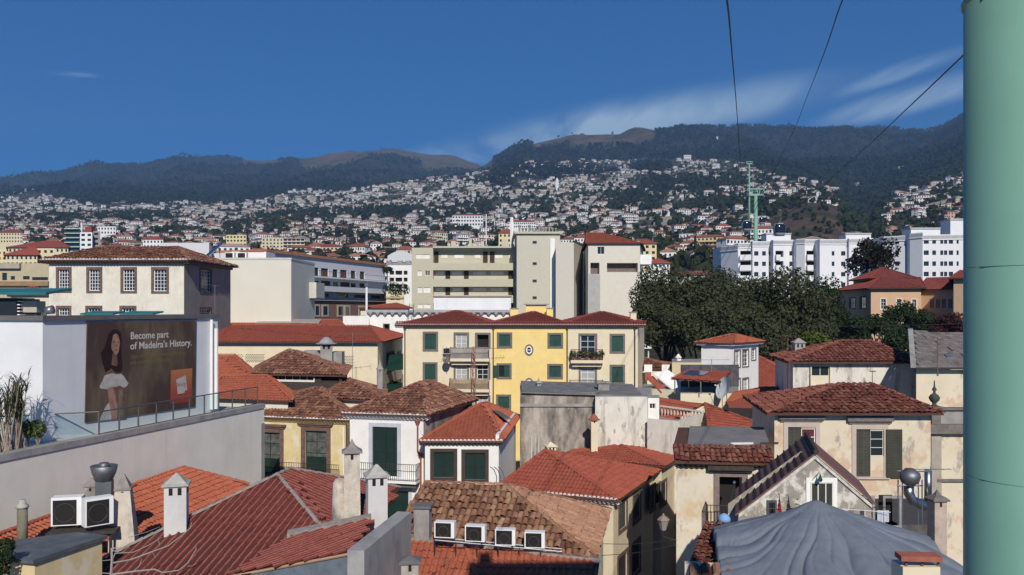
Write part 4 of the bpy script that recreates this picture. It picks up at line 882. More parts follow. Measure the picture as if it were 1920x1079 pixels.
mb = MB(); mb.tube([P(911.5, 465, 148), P(911.5, 402, 148)], .09, 5); t = thing('roof_mast', 'thin white mast on the beige apartment roof', 'mast', P(911.5, 465, 148)); mb.build('pole', WHITE, t); mb = MB(); mb.cbox(P(911.5, 465, 148), .6, .6, .5); mb.build('foot', CONC, t)
mb = MB(); mb.tube([P(959.5, 463, 150), P(959.5, 405, 150)], [.32, .28], 6); t = thing('white_flue', 'white flue pipe left of the beige stair tower', 'flue', P(959.5, 463, 150)); mb.build('pipe', WHITE, t); mb = MB(); mb.lathe(P(959.5, 407, 150), [(.4, 0), (.4, .3), (.1, .6)], 8); mb.build('cowl', STEEL, t)
tw = Bld('stair_tower', 'tall beige stair tower with four small windows', [(X(969, 140), 140), (X(1050, 140), 140), (X(1048, 150), 150), (X(965, 150), 150)], 0, 15+141/F*140, mat('tower_render', (.53, .51, .42), .85, var=.03, stain=((.42, .40, .33), .55, .8, .3, (1, 1, .2), .4)), 'tower')
for y in (452, 492, 524.5, 556): tw.win('F', (998.5, y, 1006.5, y+5.5), sw=.06, sm=STONEG, nx=2, ny=1, sash=STEEL)
tw.done(roof=True); mb = MB()
for k in 'FL': o, u, w, n = tw.side(k); mb.box(tw.pt(k, -.4, tw.z1, -.1+.003*(k == 'F')), u*(w+.8), n*.55, UP*.35)
tw.extra('coping', mb, PL_BEIGE)
mb = MB(); tw.box('F', mb, tw.uv('F', 1031.5, 500)[0], 6, tw.uv('F', 1040, 500)[0], tw.uv('F', 1035, 448)[1], 0, .25); tw.extra('white_duct', mb, WHITE)
for i in range(12):
    p = P(974+i*6.2, 437, 142); t = thing('vent_pipe', ('%s short grey vent pipe from the left on the stair tower' % ('first second third fourth fifth sixth seventh eighth ninth tenth eleventh twelfth'.split()[i])), 'vent', (p.x, 142, tw.z1), 'vent pipes on the stair tower'); mb = MB(); h = .9+.5*(i % 3 == 0); mb.lathe((p.x, 142, tw.z1), [(.16, 0), (.16, h), (.25, h+.02), (.25, h+.2), (.05, h+.3)], 8); mb.build('pipe', CONC, t)
s2 = Bld('tower_side_block', 'pale cream slab beside the stair tower', [(X(1042, 136), 136), (X(1076, 136), 136), (X(1102, 152), 152), (X(1050, 152), 152)], 0, 15+125/F*136, mat('slab_render', (.56, .54, .48), .85, var=.03), 'apartment block'); s2.done(roof=True)
rb = Bld('red_roofed_apartments', 'cream apartment building with red roof and stacked white balconies', [(X(1103, 130), 130), (X(1200, 130), 130), (X(1206, 146), 146), (X(1095, 146), 146)], 0, 15+123/F*130, mat('pale_apartment_render', (.66, .62, .53), .85, var=.04), 'apartment block')
rb.win('F', (1120, 463, 1133.5, 477), sw=0, nx=2, ny=1); rb.win('F', (1107, 450, 1119, 456), sw=0, nx=1, ny=1) if False else None
for r in ((1107, 493, 1124, 514), (1138, 493.5, 1196, 510.5)):
    u0, z0, u1, z1 = rb.rect('F', r); rb.hole('F', u0, z0, u1, z1, 1.2); mb = MB(); mb.face([rb.pt('F', u0, z0, -1.19), rb.pt('F', u1, z0, -1.19), rb.pt('F', u1, z1, -1.19), rb.pt('F', u0, z1, -1.19)]); rb.extra('loggia_wall', mb, mat('brown_slats', (.17, .13, .12), var=.4, vs=5))
mb = MB(); u0 = rb.uv('F', 1104, 520)[0]; u1 = rb.uv('F', 1125, 520)[0]; rb.box('F', mb, u0, 0, u1, rb.uv('F', 1110, 514)[1], 0, .05); rb.extra('render_panel', mb, mat('grey_panel_render', (.40, .40, .38)))
rb.done(); hip_roof(rb, rb.z1, .4, P(1100, 437.5, 140), P(1128, 437.5, 140), T_K, 'wave', .35, .5, plug='')
for i, (y0, y1) in enumerate(((478, 496), (511, 533.5), (555, 574), (597, 613.5), (637, 654))):
    a = P(1200.5, y1, 130.3); b = P(1221.5, y0, 130.3); mb = MB(); mb.box((a.x, 130.3, a.z), V(b.x-a.x, 0, 0), V(0, 5, 0), UP*.15); mb.box((a.x, 130.3, a.z+.15), V(b.x-a.x, 0, 0), V(0, .12, 0), UP*(b.z-a.z-.15)); mb.box((b.x-.12, 130.42, a.z+.15), V(.12, 0, 0), V(0, 4.8, 0), UP*(b.z-a.z-.15)); bo = rb.extra('balcony', mb, WHITE)
    mb = MB(); mb.tube([(b.x-.35, 131, a.z), (b.x-.35, 131, a.z-2.9)], .1, 5); mb.build('balcony_post', WHITE, bo)
# ================================================================ yellow terrace of three houses
yf = [Vector((X(756, 81.6), 81.6, 0)), Vector((X(923, 81.1), 81.1, 0)), Vector((X(1063, 80.7), 80.7, 0)), Vector((X(1196, 80.3), 80.3, 0))]; ZE = 13.55
WM = {0: PL_CREAM, 1: PL_YEL, 2: PL_CREAM}; nm = ('left cream house of the three-gabled yellow row with two balconies', 'middle bright yellow house with oval windows', 'right cream house of the yellow row with a plant balcony'); hs = []
for i in range(3):
    br = Vector((X(1208, 91), 91, 0)) if i == 2 else Vector((yf[i+1].x, 92, 0))
    h = Bld('row_house', nm[i], [yf[i], yf[i+1], br, Vector((yf[i].x, 92, 0))], -1, ZE, WM[i], group='yellow row of three houses'); hs.append(h)
SK = dict(sw=.2, sm=STONEG)
A, B, C = hs
A.win('F', (792.5, 622, 821.5, 659.5), 'sh', **SK); A.win('F', (792.5, 679.5, 820.5, 716), 'sh', **SK)
for y0, y1 in ((623.5, 653), (680, 712)):
    A.win('F', (850.5, y0, 879.5, y1), name='door', nx=2, ny=3, pane=CURT, **SK)
A.win('F', (890.5, 624, 920, 653), 'op', name='door', **SK); A.win('F', (890.5, 680, 919.5, 712), name='door', nx=2, ny=3, **SK); A.win('F', (890.5, 741, 919.5, 773), name='door', nx=2, ny=3, pane=CURT, **SK); A.win('F', (850.5, 741, 879.5, 773), name='door', nx=2, ny=3, pane=CURT, **SK)
B.win('F', (931.5, 623.5, 960.5, 653.5), 'sh', **SK); B.win('F', (1026.5, 624.5, 1056, 654), 'sh', **SK); B.win('F', (931, 681.5, 959.5, 711.5), 'sh', open_l=172, **SK); B.win('F', (1026, 682.5, 1055.5, 711.5), 'sh', **SK); B.win('F', (930, 740, 958.5, 770), 'sh', open_r=0, **SK); B.win('F', (1026, 740, 1055, 770), 'sh', **SK)
C.win('F', (1084.5, 625.5, 1120, 673), name='door', nx=2, ny=4, **SK); C.win('F', (1085, 684.5, 1119.5, 733), name='door', nx=2, ny=4, pane=CURT, **SK); C.win('F', (1143, 626, 1172, 663.5), 'sh', **SK); C.win('F', (1143, 684, 1172, 721.5), 'sh', **SK)
for h in hs:
    h.done()
for cy in (656.5, 719.5):
    u, z = B.uv('F', 992, cy); c = B.pt('F', u, z, 0); nn = B.side('F')[3]; uu = B.side('F')[1]
    def ring(mb, r0, r1, a, b_, d0, d1):
        k = 20
        for i in range(k):
            t0, t1 = 2*math.pi*i/k, 2*math.pi*(i+1)/k; f = lambda r, t, d: c+uu*(r*a*math.cos(t))+UP*(r*b_*math.sin(t))+nn*d
            mb.face([f(r1, t0, d1), f(r1, t1, d1), f(r0, t1, d1), f(r0, t0, d1)]); mb.face([f(r1, t0, d0), f(r1, t1, d0), f(r1, t1, d1), f(r1, t0, d1)]); mb.face([f(r0, t0, d1), f(r0, t1, d1), f(r0, t1, d0), f(r0, t0, d0)])
    mb = MB(); ring(mb, .72, 1.0, .42, .54, 0, .06); w_ = B.extra('oval_window', mb, STONEG); mb = MB(); ring(mb, .45, .7, .42, .54, 0, .035); mb.box(c-uu*.2-UP*.03, uu*.4, nn*.034, UP*.06); mb.build('sash', WHITE, w_)
    mb = MB(); k = 20; mb.face([c+uu*(.19*math.cos(2*math.pi*i/k))+UP*(.25*math.sin(2*math.pi*i/k))+nn*.012 for i in range(k)]); mb.build('pane', GLASS, w_)
for h, ap in zip(hs, ((857, 583.5), (1000, 585.5), (1129, 585.5))):
    hip_roof(h, ZE+.12, .0, P(ap[0]-3, ap[1], 86.3), P(ap[0]+3, ap[1], 86.3), T_Y, 'barrel', .24, .4, plug='')
for i, h in enumerate(hs):
    rf = Roof(h.root, T_Y, 'barrel', .24, .4, single=False, name='eaves'); o, u, w, n = h.side('F'); e = .75 if i == 2 else 0; s0 = -.75 if i == 0 else 0
    a = h.pt('F', s0, ZE-.03, .45); b = h.pt('F', w+e, ZE-.03, .45); rf.plane([a, b, h.pt('F', w+e, ZE+.16, -.1), h.pt('F', s0, ZE+.16, -.1)]); rf.eave(a, b, cornice=1); rf.done(capm=mat('rose_mortar', (.50, .40, .38)), cornm=mat('dark_corbels', (.20, .16, .14)))
for h, k, px in ((A, 'F', 759.5), (B, 'F', 925), (C, 'F', 1063.5), (C, 'F', 1190)):
    u, z = h.uv(k, px, 650); mb = MB(); mb.tube([h.pt(k, u, -1, .1), h.pt(k, u, ZE-.5, .1)], .06, 6); mb.lathe(h.pt(k, u, ZE-.55, .1), [(.07, 0), (.15, .25), (.15, .35)], 6); h.extra('downpipe', mb, mat('bronze_gutter', (.075, .06, .045), .6))
def balcony(h, x0, x1, ytop, ybot, m, nose=.9, infill=None, gap=.13, slab=.28):
    u0 = h.uv('F', x0, ybot)[0]; u1 = h.uv('F', x1, ybot)[0]; f = (81-nose)/81; u0, u1 = u0, u1
    zt = CZ-(ytop-HY)/F*(80.9-nose); zb = CZ-(ybot-HY)/F*(80.9-nose); mb = MB(); h.box('F', mb, u0, zb-slab, u1, zb, 0, nose); h.box('F', mb, u0+.15, zb-slab-.35, u1-.15, zb-slab, 0, nose*.55); bo = h.extra('balcony', mb, h.mat)
    for a, b in (((u0+.05, nose-.06), (u1-.05, nose-.06)), ((u0+.05, 0), (u0+.05, nose-.06)), ((u1-.05, 0), (u1-.05, nose-.06))):
        railing(bo, h.pt('F', a[0], zb, a[1]), h.pt('F', b[0], zb, b[1]), zt-zb, gap, .014, m)
    if infill:
        mb = MB(); k = int((u1-u0)/.07)
        for i in range(k): mb.tube([h.pt('F', u0+.08+(u1-u0-.16)*i/k, zb+.03, nose-.12), h.pt('F', u0+.08+(u1-u0-.16)*i/k, zt-random.uniform(.02, .08), nose-.12)], .026, 4, cap=False)
        mb.build('screen', infill, bo, kind='stuff')
    return bo, zb, u0, u1
GREYR = mat('grey_rail', (.28, .26, .25), .6); BAMB = mat('bamboo_screen', (.36, .25, .14), .9, var=.4, vs=9)
balcony(A, 845, 918.5, 652, 673, GREYR, infill=mat('grey_slats', (.34, .31, .31))); balcony(A, 844, 918.5, 711, 731, GREYR, infill=BAMB)
bo, zb, u0, u1 = balcony(C, 1070, 1130.5, 655.5, 675.5, BLK); balcony(C, 1068, 1131, 713, 734, BLK)
for i in range(5):
    c = C.pt('F', u0+.2+i*(u1-u0-.4)/4, zb+.02, .65); t = thing('potted_plant', ('leafy pot plant at the left end of the plant balcony', 'second pot plant from the left on the plant balcony', 'middle pot plant on the plant balcony', 'fourth pot plant on the plant balcony', 'leafy pot plant at the right end of the plant balcony')[i], 'plant', c, 'pots on the plant balcony'); mb = MB(); mb.lathe(c, [(.12, 0), (.17, .3)], 8); mb.build('pot', TERRA, t); q = MB(); leaves(q, c+UP*.55, .34, 150, .16); q.build('foliage', LEAF_D if i % 2 else LEAF_Y, t)
dish('small grey satellite dish beside the left yellow balcony', P(838, 675, 80.2), .4, (-.4, -1, .5), mat('dark_dish', (.16, .13, .11)))
ac_unit('white cooling unit on the wall left of the yellow balcony', P(838, 665, 81.1), 0, .75, .3, .55)
p = P(888, 760, 79.6); t = thing('lattice_mast', 'red and white lattice antenna mast before the yellow houses', 'mast', p-UP*5); a0 = p-UP*5; top = P(888, 650, 79.6)
for sx, sy in ((-.22, -.15), (.22, -.15), (0, .2)):
    mb = MB(); mb.tube([a0+V(sx, sy, 0), top+V(sx*.6, sy*.6, 0)], .03, 4); mb.build('leg', mat('mast_red', (.36, .10, .08)), t)
mb = MB(); H = top.z-a0.z
for i in range(26):
    z = H*i/26; f = 1-.4*i/26; s = 1 if i % 2 else -1; mb.tube([a0+V(-.22*f*s, -.15*f, z), a0+V(.22*f*s, -.15*f, z+H/26)], .018, 3)
mb.build('bracing', mat('mast_white', (.6, .5, .48)), t, kind='stuff')
mb = MB(); q = P(835, 653, 79.6); mb.tube([q, P(950, 654, 79.6)], .02, 4)
for px in (832, 838, 936, 942, 948): c = P(px, 653.5, 79.6); mb.tube([c-UP*.3-V(.2, 0, 0), c+UP*.25], .014, 3)
mb.build('aerial', METAL, t)
# yellow parapets and small flues behind the row
pr = Bld('yellow_stair_housing', 'yellow stepped stair housing behind the middle yellow roof', [(X(986, 96), 96), (X(1025, 96), 96), (X(1025, 100), 100), (X(986, 100), 100)], 5, 15+8/F*96, PL_YEL, 'building'); pr.done(roof=True); pr.coping(.12, .25, CONC, sides='F')
pr2 = Bld('yellow_parapet', 'small yellow parapet pier left of the stair housing', [(X(957, 97), 97), (X(971, 97), 97), (X(971, 99), 99), (X(957, 99), 99)], 5, 15+.5/F*96, PL_YEL, 'wall'); pr2.done(roof=True); pr2.coping(.1, .1, CONC, sides='F')
pr3 = Bld('yellow_parapet', 'yellow parapet pier right of the stair housing', [(X(1025, 95), 95), (X(1037, 95), 95), (X(1037, 99), 99), (X(1025, 99), 99)], 5, 15+1/F*95, PL_YEL, 'wall'); pr3.done(roof=True); pr3.coping(.1, .1, CONC, sides='F')
chimney('roof_flue', 'cream square flue at the right end of the yellow row', 1187, 585, 606, 85, 11, PL_CREAM, 'slab', CONC, holes=False, rot=0)
# ================================================================ old houses in the middle
PEEL = mat('ochre_peeling_render', (.66, .54, .30), .9, var=.08, stain=((.72, .66, .52), .52, .62, 1.1, (1, 1, .6), .8), stain2=((.30, .25, .18), .64, .76, 1.8, (1, 1, .3), .6), bump=.15)
STAINED = mat('rain_stained_wall', (.44, .39, .34), .95, var=.2, stain=((.085, .075, .068), .40, .60, .8, (1, 1, .3), .9), stain2=((.58, .54, .48), .62, .70, 3.2, (1, 1, .5), .6), bump=.3)
DIRTYW = mat('dirty_white_wall', (.68, .65, .58), .9, var=.08, stain=((.30, .275, .24), .52, .68, .8, (1.6, 1.6, .25), .8), stain2=((.16, .15, .135), .58, .66, 2.6, (1, 1, .4), .7), bump=.15)
yh = Bld('ochre_balcony_house', 'old pale yellow house with brown stone door frames beside the terrace wall', [(X(462, 60), 60), (X(648, 58), 58), (X(662, 67), 67), (X(470, 69), 69)], -4, 7.35, PEEL)
for r in ((564.5, 800, 620, 893), (478, 803, 532, 896)): yh.win('F', r, name='door', sw=.3, sm=STONEB, sash=DKGREEN, nx=2, ny=4, panel=.42, pane=mat('lace_curtain', (.10, .105, .10), .3, var=.5, vs=3), lintel=.28, depth=.2)
mb = MB(); zb = yh.uv('F', 600, 893)[1]; yh.box('F', mb, .4, zb-.2, yh.side('F')[2], zb, 0, .7); yh.extra('balcony_slab', mb, STONEB)
railing(yh.root, yh.pt('F', .4, zb, .65), yh.pt('F', yh.side('F')[2]-.2, zb, .65), .95, .13, .012, BLK)
yh.done(); hip_roof(yh, 7.5, .4, P(588, 728, 63.6), P(603, 727.5, 63), T_MIX, 'barrel', .24, .4, .55, plug='F', corn='F', cornm=PL_YEL, ridgem=T_MIX)
mb = MB(); u = yh.side('F')[2]; mb.tube([yh.pt('F', u-.1, -3, .1), yh.pt('F', u-.1, 7.0, .1)], .055, 6); yh.extra('downpipe', mb, WHITE)
wh = Bld('white_balcony_house', 'white house with tall dark green balcony shutters in the old quarter', [(-10.0, 52.6), (-5.35, 51.5), (-2.85, 60), (-7.4, 61.2)], -4, 8.45, PL_WHITE)
wh.win('F', (691.5, 793.5, 752, 893), 'sh', name='door', sw=.24, sm=mat('pale_blue_stone', (.48, .50, .56)), leaf=DKGREEN, depth=.16)
wh.win('F', (700, 914, 772, 1000), 'sh', name='door', sw=.2, sm=mat('pale_blue_stone', (.48, .50, .56)), leaf=DKGREEN)
u0, u1 = wh.uv('F', 668, 893)[0], wh.uv('F', 789, 893)[0]; zb = wh.uv('F', 720, 893)[1]-.08
mb = MB(); wh.box('F', mb, u0, zb-.16, u1, zb, 0, .85); bo = wh.extra('balcony_slab', mb, WHITE); mb = MB(); wh.box('F', mb, u0+.1, zb-.42, u1-.1, zb-.16, 0, .6); wh.extra('balcony_moulding', mb, GUTTER)
for a, b in (((u0+.03, .82), (u1-.03, .82)), ((u0+.03, 0), (u0+.03, .82)), ((u1-.03, 0), (u1-.03, .82))): railing(wh.root, wh.pt('F', a[0], zb, a[1]), wh.pt('F', b[0], zb, b[1]), 1.0, .13, .012, BLK)
wh.done(); hip_roof(wh, 8.62, .4, P(788, 717, 56.6), P(812, 716, 59), T_MIX, 'barrel', .24, .4, .55, plug='F', corn='F', ridgem=mat('brick_red_mortar', (.30, .10, .075), var=.3, vs=5), cornm=PL_WHITE)
o, u, w, n = wh.side('R'); mb = MB(); mb.box(wh.pt('R', .02, -4, 0), u*(w-.04), n*.06, UP*12.9); wh.extra('party_wall', mb, STAINED)
mb = MB(); uq = wh.side('F')[2]-.12; mb.tube([wh.pt('F', uq, -3, .12), wh.pt('F', uq, 6.0, .12), wh.pt('F', uq-.2, 6.5, .12), wh.pt('F', uq-.2, 8.1, .12)], .06, 6); mb.lathe(wh.pt('F', uq, 6.0, .12), [(.06, 0), (.15, .2), (.15, .3)], 6); mb.lathe(wh.pt('F', uq-.2, 8.0, .12), [(.06, 0), (.17, .25), (.17, .35)], 6); wh.extra('downpipe', mb, TERRA)
t = thing('wall_lantern', 'small wall lantern at the corner of the white balcony house', 'lantern', P(798, 830, 50.2)); p = P(798, 830, 50.2); mb = MB(); mb.lathe(p, [(.06, -.2), (.15, .12), (.03, .24)], 6); mb.build('glass', WHITE, t); mb = MB(); mb.lathe(p+UP*.14, [(.17, 0), (.17, .03), (.04, .16)], 6); mb.tube([p+UP*.2, p+V(-.3, .9, .35)], .02, 5); mb.build('bracket', BLK, t)
oh = Bld('orange_roofed_house', 'small white house with two green-shuttered windows and bright orange roof', [(-5.1, 50), (-.78, 50), (.27, 61), (-4.0, 61)], -4, 7.15, PL_WHITE)
for r in ((806.5, 841.5, 857.5, 902), (865, 843, 916.5, 906)): oh.win('F', r, 'sh', sw=.2, sm=mat('dark_brown_stone', (.065, .045, .04)), leaf=DKGREEN, depth=.14)
oh.ztop['R'] = 7.5; oh.done(); rf = hip_roof(oh, 7.3, .3, P(903, 757, 57), P(914, 756, 58.4), T_ORG, 'wave', .24, .38, plug='F', corn='F', single=False, ridgem=T_ORG, cornm=GUTTER)
mb = MB(); o, u, w, n = oh.side('R'); mb.box(oh.pt('R', 0, 7.3, -.18), u*w, n*.2, UP*.35); oh.extra('verge_wall', mb, PL_WHITE)
mb = MB(); a = P(922, 772, 56.2); b = P(944, 787, 54.6); e = (b-a); s = V(.55, .25, -.14); mb.box(a+UP*.08, e, s, UP*.06); sk = oh.extra('roof_window', mb, STONEG); mb = MB(); mb.box(a+UP*.141+e*.08+s*.2, e*.84, s*.6, UP*.012); mb.build('pane', GLASS, sk)
# roofs between
def mid_house(name, label, pts, z1, r1, r2, m, style='barrel', w=.26, L=.42, jit=.55, wall=PL_OLDW, plug='', ridgem=None, ov=.4, **k):
    b = Bld(name, label, pts, -4, z1, wall, **k); b.done(); b.rf = hip_roof(b, z1+.1, ov, r1, r2, m, style, w, L, jit, plug=plug, ridgem=ridgem or m); return b
TIMB = mat('dark_timber', (.055, .045, .04), .9, var=.3, vs=5)
ra_ = Bld('open_loft_house', 'old tiled house with an open dark timber loft below the long cream building', [(X(478, 66), 66), (X(641, 64.5), 64.5), (X(651, 74), 74), (X(488, 74), 74)], -4, 9.9, TIMB)
ra_.win('F', (600, 697, 638, 716), 'op', sw=.06, sm=TIMB); ra_.win('F', (505, 700, 590, 716), sw=.08, sm=WHITE, nx=6, ny=1); ra_.done()
hip_roof(ra_, 10.0, .35, P(541, 656.5, 69.6), P(556, 659, 69.4), T_MIX, 'barrel', .26, .42, .6, plug='', ridgem=T_MIX)
b_ = mid_house('mixed_tile_house', 'weathered tiled hip roof peeking between the ochre and white houses', [(X(612, 62.5), 62.5), (X(716, 61), 61), (X(716, 69), 69), (X(612, 70), 70)], 8.4, P(649, 711, 65.3), P(655, 711, 65.3), T_MIX)
b_ = mid_house('orange_shed', 'bright orange roof just beyond the terrace railing end', [(X(395, 61.5), 61.5), (X(540, 60), 60), (X(545, 68), 68), (X(395, 69), 69)], 8.5, P(415, 706, 65.2), P(500, 704, 64.8), T_ORG, 'wave', .28, .42, 0, ridgem=T_ORG)
b_ = mid_house('orange_gable_house', 'orange roof slope left of the open loft house', [(X(395, 69.5), 69.5), (X(472, 69), 69), (X(474, 75), 75), (X(395, 76), 76)], 9.3, P(405, 666, 72.5), P(440, 666, 72.5), T_ORG, 'wave', .28, .42, 0, ridgem=T_ORG)
chimney('domed_chimney', 'round old chimney with domed cap beside the loft roof', 612, 632, 676, 71, 22, CONC, 'dome', CONC, caph=.3, rot=.2)
t = thing('roof_tank_wall', 'grey block wall on the roof around the domed chimney', 'wall', P(610, 690, 71.6)); mb = MB(); a = P(569, 676, 71.6); mb.box((a.x, 71.6, 9.5), V(X(600, 71.6)-a.x, 0, 0), V(0, 1.2, 0), UP*(15-78/F*71.6-9.5)); mb.build('block', CONC, t); mb = MB(); a = P(622, 676, 71.6); mb.box((a.x, 71.6, 9), V(X(641, 71.6)-a.x, 0, 0), V(0, 1.2, 0), UP*(15-80/F*71.6-9)); mb.build('pier', CONC, t)
chimney('slender_chimney', 'slender grey chimney with pointed cap before the long cream building', 712, 676, 740, 66, 9.5, CONC, 'pagoda', CONC, caph=.9)
antenna('tall thin antenna in front of the long cream building', P(661, 716, 73), 4.2, rot=.15, arms=4, w=.8, boom=2.6)
# grey stained block and white block
jb = Bld('stained_grey_block', 'windowless grey block streaked black by rain below the yellow houses', [(X(975, 60), 60), (X(1116, 60), 60), (X(1120, 68), 68), (X(975, 68), 68)], -4, 9.1, STAINED, 'building'); jb.done(roof=True)
mb = MB(); a = P(978, 738, 59.8); mb.box((a.x, 59.75, 9.12), V(X(1206, 59.8)-a.x, 0, -.25), V(0, 5.5, .35), UP*.06); jb.extra('metal_sheet_roof', mb, mat('rusty_grey_sheet', (.22, .21, .195), .7, .3, var=.3, vs=1.5))
mb = MB(); jb.box('F', mb, 0, 8.15, jb.side('F')[2], 8.35, 0, .12); jb.extra('string_course', mb, CONC)
for x in (996, 1003, 1010):
    u, z = jb.uv('F', x, 840); mb = MB(); mb.tube([jb.pt('F', u, z-1, .08), jb.pt('F', u, z+.9, .08)], .055, 6); jb.extra('vent_pipe', mb, mat('pale_pipe', (.5, .48, .46)))
wb3 = Bld('dirty_white_block', 'tall dirty white wall right of the rain-streaked grey block', [(X(1116, 59), 59), (X(1214, 59), 59), (X(1222, 66), 66), (X(1116, 66), 66)], -4, 8.95, DIRTYW, 'building'); wb3.done(roof=True)
tr = Bld('balustrade_terrace', 'dirty white roof terrace with balustrade and small hut', [(X(1213.5, 58.4), 58.4), (X(1274, 57), 57), (X(1327, 62), 62), (X(1240, 66), 66)], -4, 6.75, DIRTYW, 'building'); tr.done(roof=True)
mb = MB()
for k in 'FR': tr.box(k, mb, .01, 6.75, tr.side(k)[2]-.2*(k == 'F')-.01, 7.5-.003*(k == 'R'), -.2, 0)
tr.extra('parapet', mb, DIRTYW)
for i in range(13):
    p = tr.pt('B', tr.side('B')[2]*(.08+i*.07), 6.75, -.3); mb = MB(); mb.lathe(p, [(.09, 0), (.06, .1), (.11, .35), (.06, .65), (.09, .75)], 6); tr.extra('baluster', mb, mat('rose_baluster', (.55, .38, .33)))
mb = MB(); tr.box('B', mb, tr.side('B')[2]*.05, 7.5, tr.side('B')[2]*.95, 7.6, -.42, -.18); tr.extra('balustrade_rail', mb, PL_OLDW)
hu = Bld('rooftop_hut', 'small white rooftop hut with a tiny window on the balustrade terrace', [(X(1212, 60), 60), (X(1236, 60), 60), (X(1236, 62), 62), (X(1212, 62), 62)], 6.75, 8.75, PL_WHITE, 'hut'); hu.win('F', (1218, 757, 1229, 767), sw=.0, nx=2, ny=1); hu.done(roof=True)
chimney('cream_chimney', 'small cream chimney with terracotta cap against the white wall', 1114, 776, 832, 58, 12, PL_CREAM, 'dome', TERRA, rot=.0, holes=True, caph=.5)
chimney('roof_water_box', 'pale box chimney on the edge of the metal sheet roof', 1131, 716, 738, 62, 20, CONC, 'slab', CONC, holes=False, rot=0)
chimney('lantern_chimney', 'little grey chimney with pointed cap before the oval window', 1010, 708, 731, 63, 7, CONC, 'pagoda', CONC, caph=.8, ov=1.6)
# house with the red-orange hip roof
KW = mat('cream_street_wall', (.66, .57, .41), .9, var=.06, stain=((.42, .37, .28), .55, .75, .8, (1, 1, .3), .5))
k1 = Bld('hip_roofed_house', 'cream house under a red-orange pyramid roof in the centre', [(-.5, 48.6), (5.46, 46), (8.9, 53.8), (2.9, 56.4)], -4, 4.65, KW)
for r in ((1159, 936, 1176, 998), (1186, 921, 1202, 981)): k1.win('R', r, 'sh', sw=.2, sm=STONEB, leaf=mat('grey_green_shutter', (.06, .07, .065)))
for r in ((1157, 1035, 1177, 1100), (1184, 1012, 1201, 1080)): k1.win('R', r, 'sh', sw=.2, sm=STONEB, leaf=BLK)
k1.done(); ap = P(1022, 845, 51.6); hip_roof(k1, 4.8, .4, ap, ap, T_K, 'wave', .24, .38, .25, plug='F', corn='F', ridgem=T_K, single=True)
k2 = Bld('hip_roofed_house', 'second cream house with red-orange roof set back on the alley', [(3.6, 57.6), (9.5, 54.2), (12.4, 60.4), (6.6, 63.4)], -4, 4.9, KW)
for r in ((1218, 908, 1229, 960), (1238, 900, 1250, 950)): k2.win('R', r, 'sh', sw=.15, sm=STONEB, leaf=BLK)
k2.done(); ap = P(1163, 834, 59.2); hip_roof(k2, 5.1, .4, ap, ap, T_K, 'wave', .24, .38, .25, plug='', ridgem=T_K, single=True)
chimney('cream_roof_chimney', 'stubby cream chimney on top of the red-orange pyramid roof', 1032, 829, 848, 52.4, 17, PL_CREAM, 'pyramid', PL_CREAM, caph=.25, holes=True)
for i, x in enumerate((931, 938, 945)):
    p = P(x, 905, 41); t = thing('bent_pipe', ('leftmost of the three thin bent pipes beside the orange-roofed house', 'middle one of the three thin bent pipes', 'rightmost of the three thin bent pipes')[i], 'pipe', p-UP*.6, 'bent pipes behind the brown roof'); mb = MB(); mb.tube([p-UP*.6, p+UP*.3, p+V(-.12, 0, .6), p+V(-.3, 0, .75)], .022, 5); mb.build('tube', METAL, t)
# ================================================================ sun-bleached roof with the cooling units
lr = Bld('brown_tiled_house', 'house with the big sun-bleached brown tile roof in the foreground', [(-4.3, 31.75), (2.75, 30.45), (3.98, 37.2), (-3.1, 38.5)], -4, 6.05, PL_CREAM2); lr.done()
c = [lr.corner(i, .3)+UP*6.2 for i in range(4)]; r1, r2 = P(800, 905.5, 35.1), P(946, 910, 34.5)
rf = Roof(lr.root, T_OLD, 'barrel', .235, .40, .9, single=True); rf.plane([c[0], c[1], r2, r1]); rf.plane([c[3], c[0], r1]); rf.plane([c[2], c[3], r1, r2], tiles=False)
for p, q in ((r1, r2), (r1, c[0]), (r2, c[1]), (r2, c[2])): rf.hip(p, q, .10)
rf.done()
rf = Roof(lr.root, T_OLD2, 'wave', .30, .42, .5, single=True, name='side_roof'); rf.plane([c[1], c[2], r2]); rf.done()
for i, (x, yb) in enumerate(((835, 1010), (892, 1017), (948, 1024), (1003, 1029))):
    p = P(x, yb, 30.4); ac_unit(('leftmost white cooling unit on the brown tile roof, beside the chimney', 'second white cooling unit from the chimney on the brown roof', 'third cooling unit from the chimney, in part shade', 'rightmost cooling unit on the brown tile roof')[i], p, -.16 if i < 2 else -.1, .72, .34, .56, group='cooling units along the brown roof')
    mb = MB()
t = thing('unit_rack', 'light metal rail carrying the row of cooling units', 'rack', P(920, 1035, 30.3)); mb = MB()
a, b = P(815, 1012, 30.3), P(1054, 1034, 30.2)
for dy in (0, .35): mb.tube([a+V(0, dy, -.02), b+V(0, dy, -.02)], .025, 5)
mb.build('rail', METAL, t); mb = MB()
for i in range(7): p = a.lerp(b, i/6); mb.tube([p, p-UP*.5], .022, 5)
mb.build('leg', METAL, t, kind='stuff')
chimney('concrete_chimney', 'plain concrete chimney with slab top left of the cooling units', 793, 946, 1020, 31.6, 29, CONC, 'slab', mat('dark_slab', (.15, .14, .14)), rot=-.1, holes=False, ov=1.25)
op = Bld('front_orange_house', 'house under the orange roof at the bottom centre', [(-5.2, 25.2), (1.6, 23.9), (2.9, 29.6), (-3.7, 31.1)], -4, 3.6, PL_CREAM2); op.done()
rf = Roof(op.root, T_ORG, 'wave', .24, .38, .3, single=True); tl, tr_ = P(762, 1011, 31.5), P(1124, 1052, 30.0); hp = P(872, 1020, 31.1)
